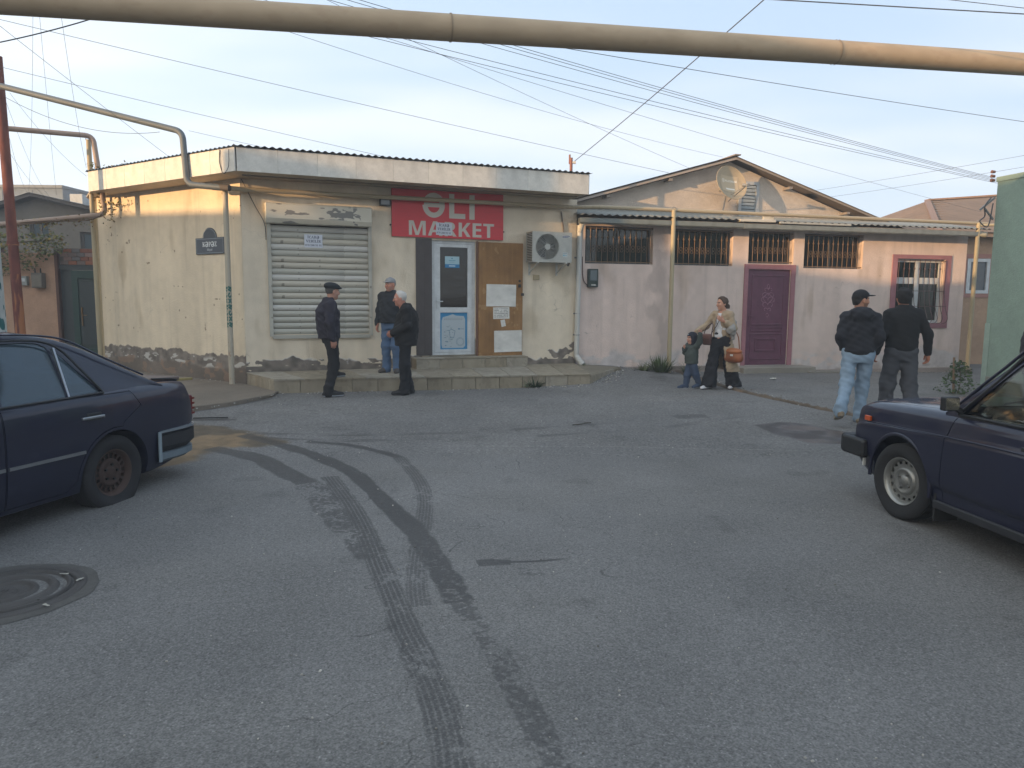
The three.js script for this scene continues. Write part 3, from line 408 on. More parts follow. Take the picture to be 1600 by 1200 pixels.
  const cas = part('casing', mg([uvM(ext(rect(-0.41, 0, 0.41, 0.565), [Array.from({ length: 32 }, (_, i) => [-0.10 + 0.232 * Math.cos(i / 16 * Math.PI), 0.285 + 0.232 * Math.sin(i / 16 * Math.PI)])], 0.02)).translate(0, 0, 0.3), bx(-0.41, 0, 0, 0.41, 0.565, 0.015), bx(-0.41, 0.55, 0.012, 0.41, 0.565, 0.285), bx(-0.41, 0, 0.012, 0.41, 0.015, 0.285), bx(0.395, 0.015, 0.012, 0.41, 0.55, 0.285), bx(0.16, 0.02, 0.02, 0.39, 0.55, 0.28)]), acm, ac);
  { const fins = []; for (let i = 0; i < 17; i++) fins.push(bx(-0.409, 0.03 + i * 0.031, 0.03, -0.40, 0.045 + i * 0.031, 0.27)); part('side_louvre', mg(fins), acm, ac); part('coil', bx(-0.398, 0.02, 0.02, -0.392, 0.55, 0.28), M.dark, ac); }
  { const ring = []; for (let i = 1; i <= 8; i++) { const t = new THREE.TorusGeometry(0.03 + 0.0262 * i, 0.0036, 5, 40); ring.push(t); } for (let i = 0; i < 12; i++) { const a = i / 6 * Math.PI; ring.push(cyl([0.05 * Math.cos(a), 0.05 * Math.sin(a), 0], [0.236 * Math.cos(a + 0.35), 0.236 * Math.sin(a + 0.35), 0], 0.0026, 0.0026, 5)); } const g = mg(ring); g.translate(-0.10, 0.285, 0.302); const gr = part('fan_grille', g, mat(0x9c9c96, { roughness: 0.5 }), ac); const hub = new THREE.CylinderGeometry(0.058, 0.058, 0.012, 28); hub.rotateX(Math.PI / 2); hub.translate(-0.10, 0.285, 0.304); part('hub', hub, acm, gr); }
  { const bl = []; for (let i = 0; i < 3; i++) { const s = new THREE.Shape(); s.moveTo(0.03, -0.03); s.quadraticCurveTo(0.14, -0.12, 0.21, -0.06); s.quadraticCurveTo(0.22, 0.04, 0.16, 0.09); s.quadraticCurveTo(0.09, 0.04, 0.03, 0.03); const g = new THREE.ExtrudeGeometry(s, { depth: 0.006, bevelEnabled: false }); g.rotateX(0.3); g.rotateZ(i * 2.094); bl.push(g); } const g = mg(bl); g.translate(-0.10, 0.285, 0.2); part('fan', g, mat(0x35373a, { roughness: 0.6 }), ac); }
  const logo = canvasTex(256, 64, (x, w, h) => { x.fillStyle = '#b7b8b2'; x.fillRect(0, 0, w, h); x.fillStyle = '#2f3d63'; x.save(); x.translate(128, 32); x.rotate(-0.1); x.beginPath(); x.ellipse(0, 0, 122, 26, 0, 0, 7); x.fill(); x.fillStyle = '#c9ccd0'; x.font = 'bold 36px sans-serif'; x.textAlign = 'center'; x.fillText('SAMSUNG', 0, 13, 190); x.restore(); });
  const pl2 = (w, h, x, y, z) => { const g = new THREE.PlaneGeometry(w, h); g.translate(x, y, z); return g; };
  part('logo', pl2(0.165, 0.045, 0.285, 0.485, 0.3015), mat(0xffffff, { map: logo, roughness: 0.5 }), ac);
  part('decal', pl2(0.10, 0.09, 0.27, 0.145, 0.3015), mat(0xffffff, { roughness: 0.5, map: canvasTex(96, 96, (x) => { x.fillStyle = '#b4bbbb'; x.fillRect(0, 0, 96, 96); x.fillStyle = '#4a6078'; x.fillRect(8, 14, 76, 8); x.fillStyle = '#5f9cae'; x.fillRect(8, 46, 30, 26); x.fillRect(46, 54, 40, 10); }) }), ac);
  for (const s of [-0.3, 0.28]) part('bracket', mg([bar([s, -0.012, -0.1], [s, -0.012, 0.34], 0.03, 0.02), bar([s, -0.02, 0.3], [s, -0.20, -0.1], 0.02, 0.02), bx(s - 0.02, -0.24, -0.1, s + 0.02, 0.02, -0.088)]), M.white, ac);
  part('refrigerant_pipe', mg([tube([[0.41, 0.12, 0.12], [0.47, 0.08, 0.10], [0.48, -0.05, 0.0], [0.47, 0.3, -0.08], [0.42, 0.62, -0.085], [0.36, 1.0, -0.085]], 0.013, 40)]), mat(0x6a625c), ac);

  // street name plaque on the side wall
  const pq = inShop(lx, 0, lz), d = 0.562, e = 0.827; const plqL = (x, y, z) => inShop(lx + 0.562 * x - 0.827 * z, y, lz + 0.827 * x + 0.562 * z);
  const plaque = thing('street_name_plaque', 'dark slate street name plaque with arched top on the cream side wall', 'plaque', plqL(3.70, 2.228, 0.002).toArray(), RY + la);
  const ps = new THREE.Shape(); ps.moveTo(-0.40, 0); ps.lineTo(0.40, 0); ps.lineTo(0.40, 0.27); ps.lineTo(0.19, 0.27); ps.absarc(0, 0.27, 0.17, 0, Math.PI, false); ps.lineTo(-0.40, 0.27);
  part('plate', uvM(new THREE.ExtrudeGeometry(ps, { depth: 0.022, bevelEnabled: true, bevelSize: 0.004, bevelThickness: 0.004, bevelSegments: 2 })), mat(0x4a525c, { roughness: 0.45, map: grimeS }), plaque);
  part('lettering', pl2(0.76, 0.25, 0, 0.135, 0.0275), mat(0xffffff, { roughness: 0.45, map: canvasTex(512, 168, (x, w, h) => { x.fillStyle = '#4a525c'; x.fillRect(0, 0, w, h); x.strokeStyle = '#9aa4ac'; x.lineWidth = 4; x.strokeRect(3, 3, w - 6, h - 6); x.fillStyle = '#d6dde0'; x.textAlign = 'center'; x.font = 'bold 74px serif'; schwaText(x, 'KƏPƏZ', w / 2, 92, 74); x.font = '34px serif'; schwaText(x, 'küçəsi', w / 2, 138, 34); }) }), plaque);
  part('rim', mg([tube([[-0.19, 0.275, 0.026], [-0.15, 0.36, 0.026], [0, 0.425, 0.026], [0.15, 0.36, 0.026], [0.19, 0.275, 0.026]], 0.004, 30, 6)]), mat(0x8f989f), plaque);
  // concrete apron in front of the side wall
  structure('pavement', slabXZ([[-9.3, -15.6], [-6.3, -13.55], [-4.55, -12.38], [-3.66, -11.43], [-3.62, -11.02], [-3.95, -10.15], [-4.4, -9.6], [-9.2, -10.9]].reverse(), -0.2, 0.03, 0.012), plaster(0x84796c, { bumpScale: 0.012 }));
}
// ---------------------------------------------------------------- the pink house
const PINK = [1.28, 0, -14.8], PY = 13.6 * Math.PI / 180;
const inPink = (x, y, z) => new THREE.Vector3(x, y, z).applyAxisAngle(new THREE.Vector3(0, 1, 0), PY).add(new THREE.Vector3(...PINK));
{
  const H = thing('pink_house', 'pale pink single-storey house with gabled roof, barred windows and purple door', 'house', PINK, PY);
  const wt = wallTex(1800, 620, 9.6, 3.6, -0.4, [211, 193, 184], (c, x, y, f, n) => {
    if (y > 1.2) { if (Math.abs(x - 1.75) > 0.5) return c; } const e = 0.30 + 0.55 * (fbm(x * 0.9, 2, 4, 801) - 0.45) + 0.25 * (fbm(x * 4, y * 4, 3, 803) - 0.5), q = (1 - sm(-0.1, 0.08, y - e)) * sm(0.35, 0.5, fbm(x * 2.5, y * 4, 4, 807));
    c = c.map((a, i) => lerp(a, [188, 184, 184][i] * (0.9 + 0.2 * f), q * 0.75));
    const dk = sm(0.55, 0.7, fbm(x * 2, y * 3, 3, 811)) * (1 - sm(0.05, 0.3, y)) * 0.5; c = c.map((a, i) => lerp(a, [128, 112, 104][i], dk));
    const gr = sm(0.52, 0.68, fbm(x * 3 + 5, y * 1.5, 4, 815)) * (1 - sm(0.15, 0.5, Math.abs(x - 1.75))) * 0.35; return c.map((a, i) => lerp(a, [150, 138, 134][i], gr));
  }, 31);
  const wm = plaster(0xffffff, { map: wt });
  const W = [[0.156, 2.21, 1.61, 2.95], [2.055, 2.21, 3.407, 2.95], [3.77, 2.275, 4.845, 2.955], [5.10, 2.2, 6.565, 2.94]], W5 = [7.46, 1.02, 8.74, 2.45];
  part('wall', uvM(ext(rect(0, -0.4, 9.3, 3.05), [...W.map(w => rect(...w)), rect(...W5), rect(3.78, 0.12, 4.80, 2.155)], 0.22)), wm, H);
  part('wall', bx(9.08, -0.4, -9, 9.3, 3.05, -0.22), plaster(0xc1aba5), H);
  part('wall', bx(0, -0.4, -9, 0.2, 3.05, -0.22), plaster(0xb9a49c), H);
  part('wall', bx(0.2, -0.4, -9.2, 9.08, 3.05, -9), plaster(0xb9a49c), H);
  part('floor', bx(0.2, -0.1, -9, 9.08, 0.12, -0.22), plaster(0x6a6660), H);
  // gable wall standing back behind the lean-to, down to the floor
  const gz = -1.0; // gable plane
  part('gable_wall', uvM(ext([[0.21, 0.121], [9.07, 0.121], [9.07, 3.05], [8.1, 3.07], [3.82, 4.52], [0.21, 3.49]], [rect(4.10, 3.42, 4.50, 4.06)], 0.18)), plaster(0xd0c4b8), H, [0, 0, gz]);
  { const v = part('attic_vent', ext(rect(4.05, 3.36, 4.55, 4.12), [rect(4.12, 3.44, 4.48, 4.05)], 0.04), painted(0xb4b8bb), H, [0, 0, gz + 0.045]); for (let i = 0; i < 8; i++) part('slat', bx(4.12, 3.45 + i * 0.075, -0.03, 4.48, 3.51 + i * 0.075, -0.015), painted(0x9aa3a8), v, [0, 0, -0.005], [0.0, 0, 0]); part('backing', bx(4.11, 3.43, -0.09, 4.49, 4.06, -0.08), M.dark, v); }
  // roof of the gable: two corrugated slopes with boards under the edge
  const slope = (x0, y0, x1, y1, z0, z1) => { const n = 90, g = new THREE.PlaneGeometry(1, 1, 10, n), p = g.attributes.position, dx = x1 - x0, dy = y1 - y0, L = Math.hypot(dx, dy), nx = -dy / L, ny = dx / L; for (let i = 0; i < p.count; i++) { const u = p.getX(i) + 0.5, v = p.getY(i) + 0.5, w = 0.018 * Math.cos(v * n / 6 * 2 * Math.PI); p.setXYZ(i, x0 + dx * u + nx * w, y0 + dy * u + ny * w, lerp(z0, z1, v)); } g.computeVertexNormals(); const q = g.clone(); q.translate(-nx * 0.008, -Math.abs(ny) * 0.012, 0); return uvM(mg([g, q])); };
  const rm = mat(0x837a74, { map: grimeM, roughness: 0.85, side: THREE.DoubleSide });
  part('roof_slope', slope(-0.7, 3.30, 3.82, 4.60, gz + 0.32, -9.6), rm, H); part('roof_slope', slope(8.2, 3.20, 3.82, 4.60, gz + 0.32, -9.6), rm, H);
  part('barge_board', bar([-0.5, 3.32, gz + 0.28], [3.82, 4.555, gz + 0.28], 0.02, 0.05), painted(0xa99e94), H); part('barge_board', bar([8.1, 3.19, gz + 0.28], [3.82, 4.555, gz + 0.28], 0.02, 0.05), painted(0x9c948c), H);
  part('ridge_cap', bar([3.82, 4.62, gz + 0.34], [3.82, 4.62, -9.6], 0.14, 0.025), painted(0x8a8078), H);
  for (const [x, y] of [[0.9, 3.70], [2.3, 4.10], [5.2, 4.05], [6.7, 3.55]]) part('purlin_end', bx(x - 0.04, y - 0.085, gz, x + 0.04, y - 0.035, gz + 0.27), painted(0x8d837a), H);
  // lean-to strip over the front wall
  const strip = (x0, x1, z0, y0, z1, y1, pitch) => { const n = Math.round((x1 - x0) / pitch * 6), g = new THREE.PlaneGeometry(1, 1, n, 1), p = g.attributes.position; for (let i = 0; i < p.count; i++) { const u = p.getX(i) + 0.5, v = p.getY(i) + 0.5; p.setXYZ(i, lerp(x0, x1, u), lerp(y0, y1, v) + 0.014 * Math.cos(lerp(x0, x1, u) / pitch * 2 * Math.PI), lerp(z0, z1, v)); } g.computeVertexNormals(); const q = g.clone(); q.translate(0, -0.007, 0); return uvM(mg([g, q])); };
  part('lean_to_roof', strip(-0.1, 3.5, 0.44, 3.12, gz + 0.002, 3.40, 0.16), mat(0x8b8d88, { map: grimeM, roughness: 0.8, side: THREE.DoubleSide }), H); part('lean_to_roof', strip(3.505, 9.5, 0.42, 3.11, gz + 0.002, 3.36, 0.16), mat(0x90938f, { map: grimeM, roughness: 0.8, side: THREE.DoubleSide }), H);
  part('soffit', bx(0, 3.052, -0.98, 9.35, 3.065, 0.36), painted(0x9a948c), H);
  const gut = (x0, x1) => { const s = new THREE.Shape(); s.moveTo(0, 0.10); s.lineTo(0, 0.01); s.lineTo(0.02, 0); s.lineTo(0.09, 0); s.lineTo(0.11, 0.02); s.lineTo(0.115, 0.10); s.lineTo(0.105, 0.10); s.lineTo(0.10, 0.025); s.lineTo(0.085, 0.01); s.lineTo(0.025, 0.01); s.lineTo(0.01, 0.02); s.lineTo(0.01, 0.10); const g = new THREE.ExtrudeGeometry(s, { depth: x1 - x0, bevelEnabled: false }); g.rotateY(-Math.PI / 2); const p = g.attributes.position; g.translate(x1, 0, 0); g.computeVertexNormals(); return uvM(g); };
  part('gutter', gut(-0.1, 3.4), painted(0x7d8482, { side: THREE.DoubleSide }), H, [0, 2.955, 0.30]); part('gutter', gut(3.405, 9.4), painted(0x868c8a, { side: THREE.DoubleSide }), H, [0, 2.945, 0.305]);
  part('gutter_cover', bx(3.3, 3.07, 0.31, 4.12, 3.125, 0.44, 0.01), painted(0xcfc9bc), H, [0, 0, 0], [0, 0, 0.004]); part('gutter_cover', bx(4.2, 3.07, 0.33, 5.9, 3.105, 0.435, 0.008), painted(0xb5b3aa), H); part('broken_tile', bx(3.86, 3.11, 0.33, 4.10, 3.22, 0.36), painted(0xd6cfc0), H, [0, 0, 0], [0, 0, 0.0]);
  // four small barred windows under the eave
  const barM = mat(0x77614a, { roughness: 0.5, metalness: 0.3 });
  const orn = new THREE.OctahedronGeometry(0.032, 0); orn.scale(0.8, 1.25, 0.5);
  const barG = h => { const c = new THREE.CylinderGeometry(0.006, 0.006, h, 6); c.translate(0, h / 2, 0); const o = orn.clone(); o.translate(0, h * 0.72, 0); const o2 = orn.clone(); o2.scale(0.45, 1.4, 0.6); o2.translate(0, h * 0.9, 0); return mg([c, o, o2]); };
  const scroll = new THREE.TorusGeometry(0.03, 0.004, 5, 16);
  const dg = new THREE.MeshPhysicalMaterial({ color: 0x8fa0a2, transmission: 1, thickness: 0, roughness: 0.05 });
  for (const [x0, y0, x1, y1] of W) {
    const w = part('window', ext(rect(x0 + 0.002, y0 + 0.002, x1 - 0.002, y1 - 0.002), [rect(x0 + 0.035, y0 + 0.035, (x0 + x1) / 2 - 0.015, y1 - 0.035), rect((x0 + x1) / 2 + 0.015, y0 + 0.035, x1 - 0.035, y1 - 0.035)], 0.04), painted(0x4b4d4e), H, [0, 0, -0.15]);
    part('pane', bx(x0 + 0.03, y0 + 0.03, -0.024, (x0 + x1) / 2 - 0.01, y1 - 0.03, -0.02), dg, w); part('pane', bx((x0 + x1) / 2 + 0.01, y0 + 0.03, -0.024, x1 - 0.03, y1 - 0.03, -0.02), dg, w);
    const n = Math.round((x1 - x0) / 0.125), h = y1 - y0 - 0.02, bg = barG(h);
    for (let i = 1; i < n; i++) part('bar', bg, barM, w, [x0 + (x1 - x0) * i / n, y0 + 0.01, 0.115]);
    part('rail', bx(x0 + 0.004, y0 + 0.03, 0.108, x1 - 0.004, y0 + 0.045, 0.122), barM, w); part('rail', bx(x0 + 0.004, y1 - 0.05, 0.108, x1 - 0.004, y1 - 0.035, 0.122), barM, w);
    for (let i = 1; i < n - 1; i++) for (const dy of [-0.034, 0.034]) part('scroll', scroll, barM, w, [x0 + (x1 - x0) * (i + 0.5) / n, y0 + h * 0.42 + dy, 0.115]);
  }
  // taller window on the right with a bulging grille and a rose surround
  const rose = plaster(0xa9777f);
  part('window_surround', ext(rect(7.33, 0.91, 8.89, 2.54), [rect(...W5)], 0.022), rose, H, [0, 0, 0.0225]);
  {
    const [x0, y0, x1, y1] = W5, xm = (x0 + x1) / 2;
    const w = part('window', ext(rect(x0 + 0.002, y0 + 0.002, x1 - 0.002, y1 - 0.002), [rect(x0 + 0.06, y0 + 0.06, xm - 0.06, 1.90), rect(xm + 0.06, y0 + 0.06, x1 - 0.06, 1.90), rect(x0 + 0.06, 2.04, xm - 0.06, y1 - 0.07), rect(xm + 0.06, 2.04, x1 - 0.06, y1 - 0.07)], 0.06), M.pvc, H, [0, 0, -0.1]);
    const green = new THREE.MeshPhysicalMaterial({ color: 0x6f9c8e, transmission: 1, thickness: 0, roughness: 0.05 });
    for (const [a, b, c, d] of [[x0 + 0.05, y0 + 0.05, xm - 0.05, 1.91], [xm + 0.05, y0 + 0.05, x1 - 0.05, 1.91], [x0 + 0.05, 2.03, xm - 0.05, y1 - 0.06], [xm + 0.05, 2.03, x1 - 0.05, y1 - 0.06]]) part('pane', bx(a, b, -0.034, c, d, -0.03), green, w);
    part('curtain', bx(x0 + 0.03, y0 + 0.03, -0.26, x1 - 0.03, y1 - 0.03, -0.25), mat(0x5d7468, { roughness: 0.95 }), w);
    const gm = mat(0x5b4744, { roughness: 0.55, metalness: 0.3 });
    for (let i = 0; i <= 9; i++) { const x = lerp(x0 + 0.02, x1 - 0.02, i / 9); part('bar', mg([tube([[x, y1 - 0.02, 0.14], [x, 1.75, 0.15], [x, 1.35, 0.22], [x, 1.12, 0.30], [x, 1.03, 0.24], [x, 1.02, 0.14]], 0.0065, 28, 6)]), gm, w); if (i > 0 && i < 9) { const o = part('ornament', orn, gm, w, [x, 2.23, 0.142]); } }
    for (const [y, z] of [[y1 - 0.04, 0.14], [1.74, 0.15], [1.40, 0.212]]) part('rail', mg([bar([x0, y, z], [x1, y, z], 0.012, 0.012), bar([x0, y, z], [x0, y, 0.02], 0.012, 0.012), bar([x1, y, z], [x1, y, 0.02], 0.012, 0.012)]), gm, w);
  }
  // purple metal door in its rose surround
  part('door_surround', ext([[3.69, 0.0], [3.78, 0.0], [3.78, 2.155], [4.80, 2.155], [4.80, 0.0], [4.905, 0.0], [4.905, 2.26], [3.69, 2.26]], [], 0.03), rose, H, [0, 0, 0.0305]);
  const pm = mat(0x70465a, { roughness: 0.42, map: grimeS });
  const dr = part('door', bx(3.785, 0.125, -0.06, 4.795, 2.15, -0.02, 0.006), pm, H);
  const frame = (x0, y0, x1, y1, t) => ext(rect(x0, y0, x1, y1), [rect(x0 + t, y0 + t, x1 - t, y1 - t)], 0.012, 0.004);
  part('moulding', frame(3.90, 0.98, 4.68, 2.04, 0.028), pm, dr, [0, 0, -0.008]); part('moulding', frame(3.90, 0.85, 4.68, 0.94, 0.02), pm, dr, [0, 0, -0.008]); part('moulding', frame(3.90, 0.24, 4.68, 0.80, 0.022), pm, dr, [0, 0, -0.008]); part('moulding', frame(4.02, 0.42, 4.52, 0.70, 0.03), pm, dr, [0, 0, -0.004]);
  { const gs = []; const sc = (x, y, r, f) => { const p = []; for (let i = 0; i <= 14; i++) { const a = i / 14 * 4.6, q = r * (1 - i / 20); p.push([x + f * (r - q * Math.cos(a)), y + q * Math.sin(a), 0]); } gs.push(tube(p, 0.008, 24, 6)); };
    for (const f of [-1, 1]) { sc(4.29, 1.72, 0.055, f); sc(4.29, 1.60, 0.085, f); sc(4.29, 1.50, 0.10, f); sc(4.29, 1.40, 0.075, f); sc(4.29, 1.30, 0.05, f); gs.push(tube([[4.29, 1.85, 0], [4.29 + f * 0.03, 1.80, 0], [4.29, 1.74, 0]], 0.007, 10, 6)); gs.push(tube([[4.29, 1.24, 0], [4.29 + f * 0.03, 1.19, 0], [4.29, 1.14, 0]], 0.007, 10, 6)); gs.push(tube([[4.29, 1.66, 0], [4.29 + f * 0.11, 1.55, 0], [4.29, 1.42, 0]], 0.007, 16, 6)); }
    part('ornament', mg(gs), mat(0x8a6476, { roughness: 0.4 }), dr, [0, 0, -0.017]); }
  part('handle', mg([bx(3.83, 1.06, -0.02, 3.865, 1.26, -0.012, 0.004), bx(3.84, 1.16, 0.01, 3.95, 1.18, 0.025, 0.005), cyl([3.85, 1.17, -0.012], [3.85, 1.17, 0.02], 0.008)]), mat(0x6b4a58, { roughness: 0.4, metalness: 0.4 }), dr);
  part('doorstep', bx(3.45, -0.15, 0.002, 5.15, 0.118, 0.55, 0.012), plaster(0x9a948a), H); part('doorstep', bx(4.95, -0.15, 0.30, 6.3, 0.03, 0.62, 0.012), plaster(0x8b867d), H);
  part('plinth', mg([bx(0.02, -0.3, 0.002, 3.44, 0.13, 0.10, 0.01)]), plaster(0x9c9088), H); part('plinth', bx(5.16, -0.35, 0.002, 9.32, 0.01, 0.05, 0.01), plaster(0xa79a92), H);

  // things on the pink house
  const me = thing('electricity_meter_box', 'dark green electricity meter box on the pink wall under the first window', 'meter box', inPink(0.305, 1.74, 0.001).toArray(), PY);
  part('case', bx(-0.10, 0, 0, 0.105, 0.36, 0.10, 0.012), mat(0x24332f, { roughness: 0.5 }), me); part('window', bx(-0.065, 0.13, 0.1002, 0.07, 0.33, 0.106), mat(0x5b666b, { roughness: 0.25 }), me); part('label_plate', bx(-0.04, 0.03, 0.1002, 0.05, 0.055, 0.104), M.white, me); part('wire', tube([[-0.09, 0.02, 0.04], [-0.17, 0.12, 0.02], [-0.20, 0.33, 0.015], [-0.21, 0.6, 0.015]], 0.008, 20, 6), mat(0x4a3330), me);
  const dp = thing('downpipe', 'white drainpipe at the joint between shop and pink house', 'downpipe', inPink(0.0, 0, 0.12).toArray(), PY);
  part('pipe', mg([cyl([-0.02, 2.93, 0.06], [-0.03, 0.36, 0.0], 0.052, 0.052, 18), cyl([-0.02, 2.80, 0.058], [-0.02, 2.96, 0.2], 0.05, 0.05, 14)]), M.white, dp); part('shoe', cyl([-0.03, 0.37, 0.0], [0.06, 0.20, 0.14], 0.055, 0.058, 18, true), M.white, dp); for (const y of [0.78, 1.2, 2.3]) part('clamp', mg([bx(-0.09, y, -0.11, 0.03, y + 0.03, -0.045), new THREE.TorusGeometry(0.055, 0.008, 6, 18).rotateX(Math.PI / 2).translate(-0.028, y + 0.015, 0.01)]), M.grey, dp);
  // satellite dish
  const sd = thing('satellite_dish', 'beige satellite dish with a feed arm mounted under the pink gable', 'satellite dish', inPink(3.58, 3.40, -0.72).toArray(), PY);
  const prof = []; for (let i = 0; i <= 14; i++) { const r = 0.41 * i / 14; prof.push(new THREE.Vector2(r, 0.19 * r * r / 0.41 / 0.41 * 0.55)); }
  const dgm = new THREE.LatheGeometry(prof, 48); dgm.scale(1, 1, 0.92); dgm.rotateX(Math.PI / 2); const dgb = dgm.clone(); dgb.translate(0, 0, -0.008); const rim = new THREE.TorusGeometry(0.41, 0.007, 6, 48); rim.scale(1, 0.92, 1); rim.translate(0, 0, 0.1025);
  const dmat = mat(0xb3a184, { roughness: 0.6, side: THREE.DoubleSide, map: grimeS });
  const dish = part('dish', mg([dgm, dgb, rim]), dmat, sd, [0, 0.57, 0.12], [-0.30, 0.22, 0]);
  { const g = new THREE.PlaneGeometry(0.46, 0.36, 8, 8), p = g.attributes.position; for (let i = 0; i < p.count; i++) { const x = p.getX(i), y = p.getY(i) + 0.0; p.setZ(i, 0.19 * (x * x + y * y / 0.8464) / 0.41 / 0.41 * 0.55 + 0.004); } g.computeVertexNormals(); part('lettering', g, mat(0xffffff, { roughness: 0.6, map: canvasTex(256, 200, (x, w, h) => { x.fillStyle = '#b19f83'; x.fillRect(0, 0, w, h); x.strokeStyle = x.fillStyle = '#dcd6c8'; x.lineWidth = 5; x.beginPath(); x.arc(44, 60, 20, 0, 7); x.stroke(); x.beginPath(); x.arc(44, 60, 8, 0, 7); x.fill(); x.font = 'bold 34px sans-serif'; x.fillText('PLATINUM', 76, 70, 170); x.fillRect(76, 150, 130, 20); }) }), dish); }
  part('feed_arm', mg([cyl([0.02, 0.22, 0.10], [0.16, 0.50, 0.62], 0.009), cyl([0.0, 0.33, 0.2], [0.16, 0.50, 0.62], 0.004)]), M.steel, sd); part('receiver', mg([cyl([0.16, 0.50, 0.60], [0.13, 0.51, 0.50], 0.022, 0.035), bx(0.13, 0.47, 0.60, 0.19, 0.53, 0.66, 0.01)]), M.grey, sd);
  part('mast', mg([cyl([-0.12, -0.12, 0.1], [0, 0.55, 0.10], 0.018), cyl([0, 0.5, 0.10], [0, 0.5, -0.28], 0.016), bx(-0.18, -0.13, 0.02, -0.04, -0.10, 0.2)]), M.grey, sd);
}
// ---------------------------------------------------------------- houses around the street
{ // houses across the lane, behind and left of the viewer; the low sun sets behind their roofs
  // local x runs along the row, local z away from the street
  const place = (p, q) => [-0.829 * p + 0.559 * q, -0.1, 0.559 * p + 0.829 * q];
  const row = (name, label, q0, q1, h, col, chimney) => {
    const o = thing(name, label, 'house', place(16, q0), 0); o.rotation.y = Math.atan2(-0.829, 0.559); const w = q1 - q0; // local +x along q
    const n = Math.max(1, Math.floor(w / 3)), holes = []; for (let i = 0; i < n; i++) { const cx = (i + 0.5) * w / n; holes.push(rect(cx - 0.55, 1.1, cx + 0.55, 2.4)); if (h > 5.2) holes.push(rect(cx - 0.5, 3.8, cx + 0.5, 4.9)); }
    part('wall', ext(rect(0, -0.2, w, h - 0.12), holes, 0.25), plaster(col), o, [0, 0, 0], [0, Math.PI, 0]).position.x = w; // faces the street
    part('wall', bx(0, -0.2, 0.252, w, h - 0.12, 6.5), plaster(col), o);
    part('roof', bx(-0.05, h - 0.118, -0.3, w + 0.05, h, 6.6), painted(0x6d645e), o);
    for (const r of holes) { const x0 = w - r[1][0], x1 = w - r[0][0]; const f = part('window', ext(rect(x0 + 0.01, r[0][1] + 0.01, x1 - 0.01, r[2][1] - 0.01), [rect(x0 + 0.07, r[0][1] + 0.07, x1 - 0.07, r[2][1] - 0.07)], 0.06), M.pvc, o, [0, 0, 0.12]); part('pane', bx(x0 + 0.06, r[0][1] + 0.06, -0.035, x1 - 0.06, r[2][1] - 0.06, -0.03), mat(0x2b3236, { roughness: 0.08 }), f); }
    if (chimney) part('chimney', bx(chimney[0], h, 0.0, chimney[1], chimney[2], 0.7), plaster(0x8a6a58), o);
  };
  row('house', 'two-storey grey house with flat roof far to the left of the viewer', -44, -18.3, 6.9, 0xa8a094);
  row('house', 'low cream house with flat roof across the lane, left of the viewer', -18.25, -12.32, 5.16, 0xb8aa90);
  row('house', 'grey plastered house with a broad chimney across the lane from the shop', -12.30, -7.95, 5.63, 0xa39a8e, [0.0, 0.68, 6.03]);
  row('house', 'tall beige house with flat roof behind the viewer', -7.9, 16, 6.98, 0xb5a48a);
}
